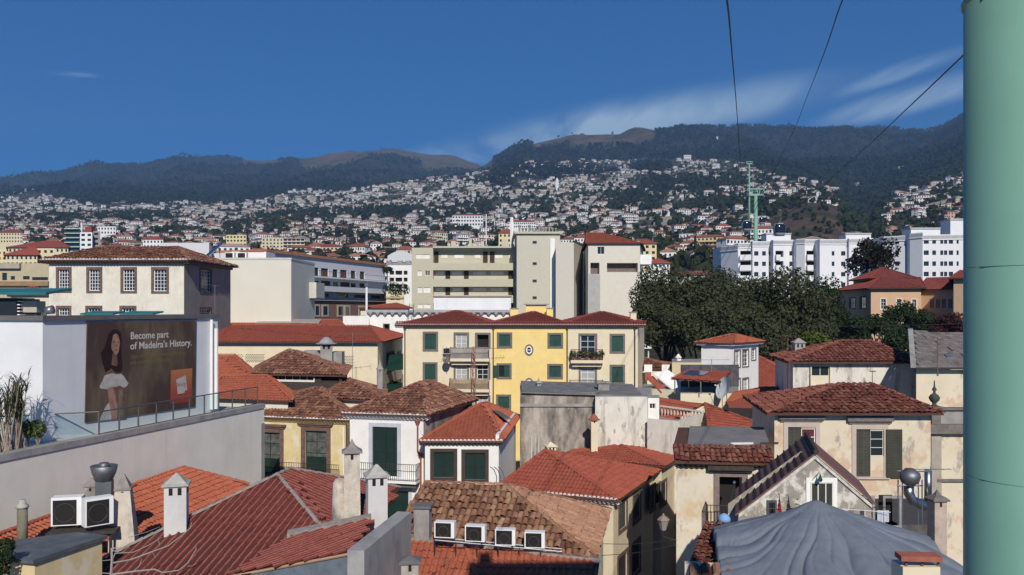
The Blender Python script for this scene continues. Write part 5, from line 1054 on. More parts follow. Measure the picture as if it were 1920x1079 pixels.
rf.plane([tl, hp, V(.2, 24.4, 3.9), V(-5.3, 25.4, 3.9)]); rf.plane([hp, tr_, V(1.9, 24.0, 3.9), V(.2, 24.4, 3.9)]); rf.hip(hp, V(.2, 24.4, 3.9)); rf.done()
mb = MB(); mb.box(tl-UP*.05-V(0, .1, 0), tr_-tl, V(0, .3, 0), UP*.14); op.extra('ridge_flashing', mb, MORTAR)
chimney('low_chimney', 'low stained chimney with dark slab cap at the bottom edge', 769, 1042, 1100, 25.5, 32, STAINED, 'pyramid', mat('dark_slab', (.15, .14, .14)), caph=.18, rot=.1, holes=True, ov=1.25)
# ================================================================ dark red roof
A1, A2 = P(520, 891, 34), P(545, 879.5, 35.3); LH, RH = P(130, 1079, 29.5), P(603, 990, 30.4)
LE, RE = A1+(LH-A1)*1.35, A1+(RH-A1)*1.55; BE = A2+V(4.2, 2.4, -1.28)
dr = thing('dark_red_roofed_house', 'house under the large dark red tiled roof in the left foreground', 'house', (A1.x, A1.y, -4))
mb = MB(); q = [V(-16.6, 29.5, 0), V(-5.6, 27.6, 0), V(-4.6, 36.6, 0), V(-13.0, 39, 0)]
for i in range(4): a, b = q[i], q[(i+1) % 4]; mb.face([a+UP*-4, b+UP*-4, b+UP*4.6, a+UP*4.6])
mb.build('wall', PL_CREAM2, dr)
rf = Roof(dr, T_RED, 'rib', .29, .42, .3, single=True, slab=mat('dark_red_pan', (.085, .026, .022), .8)); FR2 = RE.lerp(LE, .42)-V(.2, 2.2, 1.0)
rf.plane([A1, LE, LE+V(-.8, -3.2, -1.55), RE+V(-.9, -3.2, -1.4), RE]); rf.plane([A1, RE, BE, A2])
rf.hip(A1, LE, .09); rf.hip(A1, RE, .09); rf.hip(A1, A2, .09); rf.hip(A2, BE, .09); rf.done(ridgem=MORTAR)
UL, UR, LL, LR = P(545, 1006, 29.6), P(702, 974, 30.0), P(436, 1079, 27), P(653, 1038, 27)
lt = thing('lean_to_roof', 'lower dark red lean-to roof with a zinc side beside the grey parapet', 'roof', (LL.x, LL.y, 3))
rf = Roof(lt, T_RED, 'rib', .22, .42, .3, single=True, slab=mat('dark_red_pan', (.085, .026, .022), .8)); rf.plane([UL, LL+(LL-UL)*.4, LL, LR, UR]); rf.done()
mb = MB(); d = (LR-LL); mb.face([LL-UP*.06, LR-UP*.06, LR-UP*2.5, LL-UP*2.5]); mb.face([LL-UP*.06, LL-UP*2.5, UL-UP*2.5, UL-UP*.06]); mb.build('zinc_side', ZINC, lt)
mb = MB(); mb.tube([LL-UP*.03+V(-.3, 0, -.06), LR-UP*.03], .05, 6); mb.build('eave_board', mat('weathered_board', (.36, .24, .15), .9), lt)
t = thing('mortar_flashing', 'pale cement flashing strip between the two dark red roofs', 'flashing', UL); mb = MB(); d = UR-UL; mb.box(UL+V(-.1, -.12, -.1), d, V(-.05, .32, .05), UP*.22); mb.build('strip', MORTAR, t)
gp = Bld('grey_parapet', 'thick grey cement parapet wall running away at the bottom centre', [(X(650, 24), 24.1), (X(683, 24), 24), (-3.38, 28.6), (-3.85, 28.7)], -2, 8.2, mat('smooth_cement', (.34, .33, .32), .9, var=.15, vs=1, stain=((.16, .16, .165), .48, .7, .8, (1, 1, .6), .7), bump=.15), 'wall'); gp.done(roof=True, rmat=mat('smooth_cement', (.3, .3, .3)))
PALEC = mat('pale_cement', (.58, .57, .56), .9, var=.06, vs=1.5, stain=((.42, .41, .40), .52, .75, 1.5, (1, 1, .3), .5)); CAPC = mat('cement_cap', (.40, .385, .35), .9, var=.15, vs=4)
chimney('pyramid_chimney', 'pale cement chimney with pyramid cap on the left of the dark red roof', 331, 887, 998, 31.4, 39, PALEC, 'pyramid', CAPC, caph=.28, rot=.25, ov=1.22)
chimney('pyramid_chimney', 'pale cement chimney with pyramid cap behind the grey parapet', 706, 871, 990, 30.6, 36, PALEC, 'pyramid', CAPC, caph=.3, rot=.3, ov=1.25)
OLDP = mat('flaking_chimney_render', (.55, .49, .41), .95, var=.15, vs=3, stain=((.17, .155, .145), .48, .64, 1.6, (1, 1, .5), .85), bump=.4)
chimney('tall_old_chimney', 'tall flaking plaster chimney with pagoda cap in the foreground', 660, 823, 990, 31, 28, OLDP, 'pagoda', mat('old_cap', (.25, .22, .21), .95, var=.25, vs=5), caph=.45, taper=1.12, rot=.2, ov=1.35)
t = thing('chimney_stack', 'rounded rough buttress joined to the tall flaking chimney', 'chimney', P(636, 985, 31.2)); p = P(637, 985, 31.2); mb = MB(); mb.lathe(p-UP*.4, [(.36, 0), (.32, .5), (.27, 1.6), (.25, 1.95), (.15, 2.1), (.03, 2.14)], 10); mb.build('shaft', OLDP, t, True); mb = MB(); mb.lathe(p-UP*.4, [(.5, 0), (.45, .25)], 8); mb.build('plinth', MORTAR, t)
# orange roof against the terrace wall
N1, N2 = V(-18.75, 29, 6.85), V(-16.75, 43.6, 6.9)
na = thing('orange_annex', 'orange tiled lean-to roof against the grey terrace wall', 'house', (-15.5, 37, -4)); rf = Roof(na, T_ORG, 'wave', .25, .4, .3, single=True); E2 = P(467, 908.5, 43.6)
rf.plane([N1, N2, E2, V(-10.2, 41.5, 4.9), V(-12.6, 27.4, 4.9)]); rf.hip(N1, N2, .11); rf.hip(N2, E2, .11); rf.done(ridgem=T_ORG)
mb = MB(); q = [V(-18.6, 28, 0), V(-12.8, 28, 0), V(-10.4, 41.4, 0), V(-14, 43.4, 0)]
for i in range(4): mb.face([q[i]-UP*4, q[(i+1) % 4]-UP*4, q[(i+1) % 4]+UP*4.7, q[i]+UP*4.7])
mb.build('wall', PL_CREAM2, na)
# cluster of old chimneys, duct and cooling units
chimney('tapered_chimney', 'thick tapering old chimney with small pointed top by the cooling units', 232, 889, 1012, 31.2, 26, OLDP, 'pyramid', mat('old_cap', (.25, .22, .21)), caph=.55, taper=1.75, rot=.25, ov=1.15)
chimney('tapered_chimney', 'short old chimney behind the steel exhaust bowl', 172, 897, 985, 33, 24, OLDP, 'pyramid', mat('old_cap', (.25, .22, .21)), caph=.3, taper=1.3, rot=.25, ov=1.15)
t = thing('exhaust_bowl', 'round steel exhaust bowl on a grey duct between old chimneys', 'exhaust', P(196, 960, 31.8)); p = P(196, 932, 31.8); mb = MB(); mb.cbox(p-UP*.8, .55, .5, 1.4, .25); mb.build('duct', mat('dark_grey_duct', (.10, .115, .125), .5), t)
p = P(195, 901, 31.8); mb = MB(); mb.lathe(p, [(.24, -.05), (.30, .0), (.42, .28), (.48, .55), (.46, .56), (.38, .3), (.2, .2)], 18); mb.build('bowl', mat('dull_steel', (.22, .225, .24), .55, .8, var=.2, vs=3), t, True); mb = MB(); mb.lathe(p+UP*.3, [(.16, 0), (.2, .28), (.16, .36), (.05, .38)], 14); mb.build('hub', mat('dull_steel', (.30, .31, .33)), t, True)
p = P(128, 986, 30.6); ac_unit('cooling unit showing its dark fins on the left of the pair', p, .22, 1.0, .5, 1.0, group='pair of cooling units by old chimneys'); p = P(183, 987, 30.2); ac_unit('white cooling unit turned sideways next to the tapering chimney', p, .75, .95, .4, .98, group='pair of cooling units by old chimneys')
t = thing('unit_platform', 'dark steel platform under the pair of cooling units', 'platform', P(160, 1000, 30.5)); mb = MB(); p = P(160, 990, 30.5); mb.cbox(p-UP*.12, 2.3, 1.1, .1, .2); mb.build('deck', TIMB, t)
for sx in (-1, 1):
    for sy in (-.4, .4): mb = MB(); mb.cbox(p+V(sx, sy+sx*.2, -1.6), .08, .08, 1.48); mb.build('leg', BLK, t)
zq = [(8, 1046), (62, 1051), (202, 1003.5), (146, 998), (28, 1012)]; zp = [PZ(x, y, 7.42) for x, y in zq]; t = thing('zinc_roof_shed', 'low shed with a blue-grey sheet metal roof at the lower left', 'shed', (zp[0].x, zp[0].y, 3))
mb = MB(); mb.face(zp); mb.face([p-UP*.12 for p in zp[::-1]])
for i in range(5): mb.face([zp[i]-UP*.12, zp[(i+1) % 5]-UP*.12, zp[(i+1) % 5], zp[i]])
mb.build('sheet_roof', mat('blue_grey_sheet', (.115, .13, .15), .6, .2, var=.25, vs=2, stain=((.2, .19, .18), .55, .8, 1.5, (1, 1, 1), .6)), t); mb = MB(); c = sum(zp, Vector())/5; q = [c+(p-c)*.9 for p in zp]
for i in range(5): mb.face([q[i]-UP*5, q[(i+1) % 5]-UP*5, q[(i+1) % 5]-UP*.12, q[i]-UP*.12])
mb.build('wall', PEEL, t)
t = thing('pipe_chimney', 'round mossy pipe chimney at the far left', 'chimney', P(43, 1010, 30)); p = P(42, 1012, 30); mb = MB(); mb.lathe(p-UP*.5, [(.17, 0), (.17, 1.65)], 12); mb.build('shaft', mat('mossy_cement', (.17, .155, .115), .95, var=.25, vs=4), t, True); mb = MB(); mb.lathe(p+UP*1.12, [(.21, 0), (.21, .07), (.12, .15), (.1, .28)], 12); mb.build('cap', CAPC, t, True)
t = thing('corner_shrub', 'dark green bush at the bottom left corner', 'shrub', P(2, 1079, 25)); p = P(0, 1045, 25.4); mb = MB(); mb.tube([p-UP*2, p], .06, 5); mb.build('stem', BARK, t); q = MB(); leaves(q, p, .62, 900, .12, (1, 1, 1.2), [(V(0, 0, 0), .7), (V(.3, 0, .4), .4), (V(-.2, 0, -.5), .6)]); q.build('foliage', LEAF_D, t)
TW = mat('bare_twig', (.33, .28, .25), .9); t = thing('bare_vine', 'leafless pale branches reaching over the dark red roof', 'branches', P(208, 1100, 25.5)); mb = MB()
def vine(pts, r0, r1, Y=25.5):
    q = [P(x, y, Y+dy) for x, y, dy in pts]; mb.tube(q, [r0+(r1-r0)*i/(len(q)-1) for i in range(len(q))], 5)
vine([(207, 1120, 0), (208, 1079, 0), (210, 1050, 0), (209, 1028, .1)], .05, .028); vine([(209, 1030, .1), (222, 1026, .2)], .02, .01)
vine([(210, 1050, 0), (216, 1038, .2), (250, 1036, .6), (280, 1022, 1.0), (302, 1008, 1.3)], .025, .008); vine([(211, 1056, 0), (245, 1050, .4), (285, 1035, .8), (315, 1024, 1.2), (340, 1005, 1.4), (357, 990, 1.6), (359, 980, 1.7)], .03, .009); vine([(208, 1078, 0), (250, 1072, .2), (290, 1068, .5), (305, 1074, .6), (335, 1070, .9), (352, 1056, 1.2), (368, 1030, 1.5), (366, 1022, 1.5)], .035, .008)
vine([(285, 1035, .8), (292, 1046, .9)], .012, .006); vine([(250, 1072, .2), (262, 1060, .4), (266, 1048, .5)], .014, .006); vine([(352, 1062, 1.2), (360, 1061, 1.2)], .01, .005); vine([(209, 1050, 0), (190, 1052, .3), (183, 1051, .3)], .014, .006); vine([(208, 1076, 0), (185, 1074, .1), (168, 1076, .2)], .016, .006); vine([(300, 1022, 1.1), (296, 1012, 1.2)], .01, .005); vine([(240, 1008, .9), (275, 998, 1.3), (300, 988, 1.5)], .01, .006)
mb.build('twig', TW, t, kind='stuff'); mb = MB(); vine([(207, 1160, 0), (207, 1118, 0)], .06, .05); mb.build('trunk', TW, t)
# ================================================================ right: weathered cream house and neighbours
OLDC = mat('flaking_cream_render', (.66, .58, .44), .9, var=.06, vs=.8, stain=((.56, .38, .26), .52, .58, .5, (1, 1, .8), .75), stain2=((.30, .27, .24), .58, .66, 1.3, (1, 1, .5), .75), bump=.12)
ROSE = mat('pale_rose_stone', (.50, .42, .37), .9, var=.08)
LOUV = mat('olive_louvre', (.07, .067, .055), .7, var=.2)
qh = Bld('cream_shuttered_house', 'weathered cream house with louvred shutters under an old red-brown roof', [(X(1452, 44), 44), (X(1745, 44), 44), (22.6, 51.5), (14.5, 51.5)], -4, 9.6, OLDC)
def qwin(x0, xm, x1, y0, y1, ysash, openleaf=None):
    u0, z0, u1, z1 = qh.rect('F', (x0-8, y0-12, x1+8, y1)); a0, _, a1, zt = qh.rect('F', (x0, y0, x1, y1)); mb = MB()
    qh.box('F', mb, u0, z0, a0, z1, -.02, .05); qh.box('F', mb, a1, z0, u1, z1, -.02, .05); qh.box('F', mb, a0, zt, a1, z1, -.02, .047); qh.box('F', mb, u0-.06, z0-.12, u1+.06, z0, -.02, .12); fr = qh.extra('window_surround', mb, ROSE)
    qh.win('F', (x0, y0, xm, y1), 'sh', sw=0, leaf=LOUV, slats=True, depth=.12); qh.win('F', (xm, y0+3, x1, ysash), sw=0, nx=1, ny=3, depth=.1, pane=mat('red_curtain_glass', (.13, .03, .03), .15) if openleaf is None else GLASS)
    if ysash < y1-8:
        m_ = MB(); r = qh.rect('F', (xm, ysash, x1, y1)); qh.box('F', m_, *r, -.12, -.02); m_.build('lower_panel', mat('brown_wood_panel', (.075, .045, .028), .7), fr)
    m_ = MB(); r = qh.rect('F', (x0-18, y0-24, x1+16, y0-15)); qh.box('F', m_, r[0], r[1], r[2], r[3], -.02, .22); qh.box('F', m_, r[0]+.1, r[1]-.12, r[2]-.1, r[1], -.02, .12); m_.build('hood_moulding', STONEG, fr)
    if openleaf:
        m_ = MB(); r = qh.rect('F', (openleaf[0], y0, openleaf[1], y1+2)); qh.box('F', m_, r[0], r[1], r[2], r[3], .08, .12)
        k = int((r[3]-r[1])/.08)
        for i in range(k): qh.box('F', m_, r[0]+.06, r[1]+.03+i*.08, r[2]-.06, r[1]+.065+i*.08, .12, .14)
        m_.build('shutter', OLIVE, fr)
qwin(1477, 1502.5, 1529, 801, 893, 853); qwin(1605, 1632, 1657, 805, 894, 856, (1660, 1690))
qh.done(); hip_roof(qh, 9.68, .5, P(1572, 722, 47.8), P(1638, 722, 47.8), T_BR, 'barrel', .3, .42, .8, plug='', corn='', single=True, ridgem=T_BR)
# house behind
rh = Bld('old_white_house', 'old white house with a red-brown hip roof behind the cream one', [(X(1487, 58), 58), (X(1717, 58), 58), (28.3, 65.5), (20.2, 65.5)], -4, 11.3, DIRTYW)
rh.win('F', (1519.5, 684, 1558, 726), 'gl', sw=.08, sm=PL_CREAM2, sash=PL_CREAM2, nx=2, ny=2, panel=.5); rh.done()
hip_roof(rh, 11.42, .45, P(1578, 639.5, 61.6), P(1632, 639.5, 61.6), T_BR, 'barrel', .3, .42, .8, plug='', ridgem=T_BR)
mb = MB(); u = rh.uv('F', 1521, 700)[0]; mb.tube([rh.pt('F', u-.1, 4, .06), rh.pt('F', u-.1, 11.1, .06)], .04, 5); rh.extra('downpipe', mb, STONEG)
chimney('lantern_chimney', 'grey lantern-topped chimney on the left of the old white house', 1497, 634, 670, 63, 19, CONC, 'pyramid', CONC, caph=.25, rot=.0, ov=1.2)
antenna('tall rusty antenna left of the old white house', P(1477, 735, 60), 4.0, m=mat('rusty_pole', (.22, .10, .07)), rot=0, arms=3, w=.5, boom=1.3)
antenna('bent antenna on the white wall above the cream house roof', P(1636, 722, 52), .9, rot=1.2, arms=4, w=.5, boom=1.0)
# slate-roofed house at the right edge
sl = Bld('slate_roofed_house', 'cream house with grey slate roof beside the green pylon', [(X(1718, 53.5), 53.5), (X(1850, 53.5), 53.5), (X(1850, 62), 62), (X(1718, 62), 62)], -4, 11.2, OLDC); sl.done()
T_SL = tilemat('grey_slates', [(.12, .105, .10), (.20, .18, .17), (.16, .14, .135), (.24, .21, .195)], lichen=(.22, .13, .11), lamt=.55, ls=1.2)
rf = Roof(sl.root, T_SL, 'flat', .34, .36, .15, slab=mat('slate_underlay', (.05, .045, .045)), single=True); rf.plane([P(1718, 690, 53), P(1850, 690, 53), P(1850, 624, 58.5), P(1712, 622, 58.5)]); rf.done()
mb = MB(); a = P(1718, 690, 53)-V(.35, 0, 0); b = P(1712, 622, 58.5)-V(.35, 0, 0); mb.box(a, b-a, V(.34, 0, 0), UP*.2); sl.extra('verge', mb, CONC)
mb = MB(); p = P(1776, 672, 54.3); mb.box(p, V(.4, 0, 0), V(0, .4, .16), UP*.08); sl.extra('roof_window', mb, ZINC)
v2 = Bld('cream_side_house', 'flaking cream wall with grey cornice and pier next to the pylon', [(X(1745, 46.5), 46.5), (X(1850, 46.5), 46.5), (X(1850, 52.5), 52.5), (X(1745, 52.5), 52.5)], -4, 8.6, OLDC)
v2.done(roof=True); mb = MB(); v2.box('F', mb, -.25, 8.25, v2.side('F')[2], 8.75, -.05, .35); v2.extra('cornice', mb, STONEG)
mb = MB(); v2.box('F', mb, 0, -4, .55, 8.25, 0, .09); v2.extra('pilaster', mb, mat('grey_pilaster', (.36, .32, .27), .9, var=.15, vs=2)); mb = MB(); v2.box('F', mb, .55, 8.75, v2.side('F')[2], 9.5, -.3, -.05); v2.extra('attic', mb, CONC); mb = MB(); v2.box('F', mb, .55, 9.5, v2.side('F')[2], 9.62, -.4, .1); v2.extra('attic_ledge', mb, STONEG)
mb = MB(); v2.box('F', mb, .3, 5.6, v2.side('F')[2], 5.75, 0, .12); v2.extra('sill_course', mb, STONEG)
p = v2.pt('F', .3, 8.75, -.2); t = thing('stone_finial', 'dark stone urn finial on a pier above the cornice', 'finial', p); mb = MB(); mb.cbox(p, .5, .45, .85); mb.cbox(p+UP*.85, .66, .6, .09); mb.build('pier', STONEG, t); mb = MB(); mb.lathe(p+UP*.94, [(.28, 0), (.12, .08), (.1, .16), (.24, .32), (.29, .48), (.2, .62), (.08, .7), (.06, .8), (.13, .92), (.05, 1.05), (.03, 1.35), (.0, 1.45)], 12); mb.build('urn', mat('dark_old_stone', (.07, .065, .06), .95, var=.2, vs=5), t, True)
mb = MB(); mb.tube([P(1758, 705, 50), P(1758, 632, 50)], .035, 5); t = thing('rusty_pole', 'thin rusty pole before the slate roof', 'pole', P(1758, 705, 50)); mb.build('pole', mat('rusty_pole', (.22, .10, .07)), t); mb = MB(); mb.lathe(P(1758, 705, 50), [(.07, 0), (.07, .08)], 6); mb.build('foot', STONEG, t)
# ---------------------------------------------------------------- house with grey sheet roof and small balcony
PEELW = mat('peeling_cream_wall', (.66, .60, .49), .95, var=.08, vs=.9, stain=((.58, .41, .22), .50, .62, .7, (1, 1, .9), .7), stain2=((.26, .235, .21), .60, .70, 1.3, (1, 1, .5), .7), bump=.25)
s_h = Bld('peeling_balcony_house', 'peeling cream house with an open dark balcony door and grey sheet roof', [(X(1268, 40), 40), (X(1447, 39.5), 39.5), (13.4, 45.6), (9.1, 46)], -4, 7.9, PEELW)
s_h.win('F', (1338, 884, 1402, 986), 'op', name='door', sw=.26, sm=mat('mauve_stone', (.22, .17, .16), .9, var=.2, vs=4), depth=.25)
mb = MB(); r = s_h.rect('F', (1326, 872, 1412, 881)); s_h.box('F', mb, r[0], r[1], r[2], r[3], -.02, .3); s_h.box('F', mb, r[0]+.1, r[1]-.1, r[2]-.1, r[1], -.02, .18); s_h.extra('door_hood', mb, TIMB)
u0, u1 = s_h.uv('F', 1322, 980)[0], s_h.uv('F', 1412, 980)[0]; zb = s_h.uv('F', 1360, 984)[1]; mb = MB(); s_h.box('F', mb, u0, zb-.15, u1, zb, 0, .75); s_h.extra('balcony_slab', mb, STONEB)
for a, b in (((u0+.03, .72), (u1-.03, .72)), ((u0+.03, 0), (u0+.03, .72)), ((u1-.03, 0), (u1-.03, .72))): railing(s_h.root, s_h.pt('F', a[0], zb, a[1]), s_h.pt('F', b[0], zb, b[1]), 1.05, .14, .012, BLK)
s_h.done(); rf = Roof(s_h.root, T_BR, 'barrel', .24, .36, .8, single=True); a, b = s_h.pt('F', -.1, 7.92, .4), s_h.pt('F', s_h.side('F')[2]+.1, 7.92, .4); c_, d_ = s_h.pt('F', s_h.side('F')[2]+.1, 8.42, -.75), s_h.pt('F', -.1, 8.42, -.75)
rf.plane([a, b, c_, d_]); rf.plane([d_, c_, V(13.5, 45.8, 8.6), V(9.0, 46.2, 8.6)], tiles=False); rf.eave(a, b, cornice=1); rf.caps = MB(); rf.done(cornm=TIMB)
mb = MB(); a, b = s_h.pt('F', .55, 8.46, -.6), s_h.pt('F', s_h.side('F')[2]+.1, 8.46, -.6); mb.face([a, b, V(13.5, 45.8, 8.68), V(9.6, 46.1, 8.68)]); mb.face([a-UP*.03, b-UP*.03, b, a]); s_h.extra('sheet_covering', mb, mat('grey_roof_sheet', (.20, .19, .185), .8, var=.2, vs=.7))
for i, (x, y, w_) in enumerate(((1370, 838, 1.1), (1425, 838, .9))):
    mb = MB(); p = P(x, y, 40.9); mb.box(p+UP*.1, V(w_, .1, 0), V(.1, .25, 0), UP*.07); s_h.extra('loose_sheet', mb, (WMORT, TIMB)[i])
p = P(1360, 975, 38.8); t = thing('tall_lamp_rod', 'thin upright rod with a small lamp before the balcony door', 'lamp', p); mb = MB(); mb.tube([p-UP*.6, P(1377, 907, 38.8)], .02, 5); mb.build('rod', BLK, t); mb = MB(); mb.lathe(P(1377, 908, 38.8), [(.03, 0), (.07, .05), (.05, .12), (.01, .16)], 8); mb.build('lamp', METAL, t)
# wall lantern over the alley
p = P(1244, 985, 38); t = thing('street_lantern', 'old street lantern bracketed over the dark alley', 'street lamp', p); mb = MB(); mb.lathe(p, [(.12, -.22), (.24, .2), (.22, .22)], 6); mb.build('glass', mat('lantern_glass', (.30, .27, .25), .3), t); mb = MB(); mb.lathe(p+UP*.22, [(.28, 0), (.28, .03), (.15, .16), (.06, .2), (.03, .3)], 6); mb.build('hood', mat('dull_copper', (.30, .22, .18), .6), t); mb = MB(); mb.tube([p-UP*.22, p-UP*.5, P(1268, 1012, 40)-V(0, 0, .05)], .025, 5); mb.tube([p-UP*.5+V(.05, 0, 0), P(1268, 1025, 40)], .018, 5); mb.build('bracket', BLK, t)
# ---------------------------------------------------------------- gabled attic with brown sheet roof
GAB = mat('peeling_gable', (.30, .27, .23), .95, var=.2, vs=2, stain=((.66, .64, .58), .50, .58, 1.6, (1, 1, .8), .9), bump=.35)
ga, g0, g1 = P(1527, 852, 30), P(1384, 962, 30), P(1634, 944, 30)
gt = thing('gabled_attic', 'peeling gable with brown ribbed roof behind the grey tarpaulin', 'house', (ga.x, 31, 0)); BROWN = mat('brown_ribbed_sheet', (.17, .085, .075), .7, var=.2, vs=2)
mb = MB(); q = [g0, g1, g1-UP*8, g0-UP*8]; mb.face([g0-UP*8, g1-UP*8, g1, ga-UP*.12, g0]); mb.face([p+V(0, 1.4, 0) for p in (g0-UP*8, g0, ga-UP*.12, g1, g1-UP*8)]); mb.build('gable_wall', GAB, gt)
dv_ = V(1.1, 4.2, .0)
for a, b, nm_ in ((g0, ga, 'left_roof'), (g1, ga, 'right_roof')):
    mb = MB(); mb.box(a+V(0, -.15, .02)+(a-b)*.05, (b-a)*1.05, dv_, UP*.07); ro = mb.build(nm_, BROWN, gt); k = 11
    for i in range(k):
        if nm_ == 'left_roof':
            m_ = MB(); p = a.lerp(b, (i+.2)/k)+V(0, -.16, .09); m_.box(p, (b-a)*.02, dv_*1.02, UP*.06); m_.build('rib', mat('dark_rib', (.035, .02, .02)), ro)
mb = MB(); mb.tube([ga+V(0, -.2, .12), ga+V(1.1, 4.0, .12)], .1, 6); mb.build('ridge_cap', TIMB, gt)
for a, b in ((g0, ga), (g1, ga)):
    mb = MB(); mb.box(a+V(0, -.07, -.16), (b-a)*1.0, V(0, .06, 0), UP*.15); mb.build('verge_plaster', mat('white_verge', (.55, .53, .48), .95, var=.3, vs=5), gt)
gw = Bld('x', '', [g0.xy, g1.xy, (g1.x, 31.4), (g0.x, 31.4)], 0, 9, GAB, parent=gt)
gw.win('F', (1511, 896, 1569, 962), sw=.14, sm=WHITE, nx=3, ny=1, proud=.05, depth=-.02, sash=PL_OLDW, pane=mat('dusty_pane', (.05, .05, .045), .3))
gw.win('F', (1437, 938, 1456, 968), sw=.04, sm=STEEL, nx=1, ny=2, proud=.05, depth=-.02, sash=STEEL)
for i, (x, y, c_, w_) in enumerate(((1461, 928, (.20, .02, .02), 10), (1478, 930, (.035, .032, .045), 11), (1497, 938, (.6, .58, .53), 13))):
    t = thing('hung_cloth', ('red cloth hung up before the peeling gable', 'dark blue cloth hung next to the red one', 'cream towel hung right of the dark cloth')[i], 'cloth', P(x, 968, 29.4), 'laundry before the gable'); mb = MB(); a = P(x, y, 29.4); b = P(x, 968, 29.4); wv = w_*29.4/F
    for j in range(6):
        f0, f1 = j/6, (j+1)/6; s0, s1 = (f0 if i < 2 else 1)*wv*.5, (f1 if i < 2 else 1)*wv*.5; p0, p1 = a.lerp(b, f0), a.lerp(b, f1); z_ = .05*math.sin(j*1.3)
        mb.face([p0-V(s0, z_, 0), p0+V(s0, -.04, 0), p1+V(s1, -.04, 0), p1-V(s1, -z_, 0)])
    mb.build('fabric', mat('cloth_%d' % i, c_, .9, var=.25, vs=4), t); mb = MB(); mb.tube([a-V(.05, 0, 0), a+UP*.05], .015, 4); mb.build('peg', STONEB, t)
p = P(1538, 897, 29.7); t = thing('hanging_bottle_lamp', 'green glass lamp hung over the gable window', 'lamp', p); mb = MB(); mb.lathe(p, [(.05, -.12), (.09, -.05), (.03, .08), (.02, .14)], 8); mb.build('glass', mat('green_glass', (.02, .09, .04), .15), t); mb = MB(); mb.tube([p+UP*.14, P(1536, 886, 29.9), P(1526, 898, 29.8)], .012, 4); mb.build('hook', BLK, t)
# umbrella / blue ball
p = P(1358, 972, 29.2); t = thing('blue_sun_hood', 'small pale blue hood left of the tarpaulin', 'hood', p-UP*.3); mb = MB(); mb.lathe(p-UP*.1, [(.22, 0), (.21, .1), (.14, .22), (.02, .27)], 14); mb.build('cloth', mat('sky_blue_cloth', (.20, .36, .62), .7), t, True); mb = MB(); mb.tube([p-UP*.5, p], .02, 5); mb.build('stick', BLK, t)
# ---------------------------------------------------------------- tarpaulin
pk = P(1536, 944, 25.5); NX, NY = 200, 160; mb = MB(); tv = []
def tarp_z(x, y):
    dx, dy = x-pk.x, y-pk.y; r = math.hypot(dx, dy); an = math.atan2(dy, dx)
    z = pk.z-.05*r*r/(r+.35)*1.0-.265*r+.22*math.exp(-r*r*2.2)*0
    wob = noise.noise(Vector((x*.5, y*.5, 1)))*1.1; q = min(r, 3.6)/2
    for kf, ph, am, sh in ((2.5, .4, .17, 7), (4.5, 2.1, .11, 10), (8, .9, .05, 9), (13, 2, .02, 8)):
        z -= (1-abs(math.sin(an*kf+ph+wob*kf*.22+.18*r)))**sh*am*q
    z += noise.fractal(Vector((x*.8, y*.8, 2)), 1, 2, 5)*.055+.10*math.exp(-((dx+.25)/.45)**2-((dy)/.35)**2)
    if y > pk.y+.2: z -= (y-pk.y-.2)*.10
    return z
for j in range(NY+1):
    for i in range(NX+1):
        fy = j/NY; y = 17.5+(27.6-17.5)*fy; xl = 4.55+.19*(y-17.5)+.09*noise.noise(Vector((0, y*1.2, 0))); xr = 12.9+.10*math.sin(y*2)-.06*(y-17.5); x = xl+(xr-xl)*i/NX
        z = tarp_z(x, y)
        if i == 0: z -= .22
        if j == NY: z -= .2
        tv.append((x, y, z))
mb.v = tv; mb.f = [(j*(NX+1)+i, j*(NX+1)+i+1, (j+1)*(NX+1)+i+1, (j+1)*(NX+1)+i) for j in range(NY) for i in range(NX)]; mb.m = [0]*len(mb.f)
t = thing('tarpaulin_tent', 'large blue-grey tarpaulin draped like a tent at the lower right', 'tarpaulin', (pk.x, pk.y, 2)); mb.build('sheet', mat('grey_blue_tarp', (.165, .188, .225), .6, var=.12, vs=.8, stain=((.215, .24, .28), .5, .75, .6, (1, 1, 1), .5), spec=.4), t, True)
mb = MB()
for x, y in ((pk.x, pk.y), (6.4, 20), (11.5, 20), (7, 26.5), (11, 26.5)): mb.tube([(x, y, 2), (x, y, tarp_z(x, y)-.25)], .05, 6)
mb.build('pole', METAL, t)
sr = thing('brick_tile_verge', 'narrow strip of crumbling old roof tiles left of the tarpaulin', 'roof', P(1318, 1060, 26)); rf = Roof(sr, T_BR, 'barrel', .2, .3, .5, single=True); q0 = V(6.35, 28.2, 7.92); q1 = V(4.98, 24.3, 7.6); e = V(.94, -.33, 0)*1.0; rf.plane([q0, q1, q1+e, q0+e]); rf.done()
mb = MB(); a = P(1284, 1058, 23.9); b = P(1405, 1066, 23.4); mb.box(a, b-a, V(.05, .3, 0), -UP*6); t = thing('coping_wall', 'cream wall with round tile ends at the bottom edge', 'wall', a-UP*6); mb.build('wall', PL_CREAM2, t)
for i in range(5):
    p = P(1303+i*22, 1082, 23.3-.08*i); mb = MB(); mb.tube([p, p+V(.08, .5, .12)], .15, 10); mb.build('tile_end', T_MIX, t)
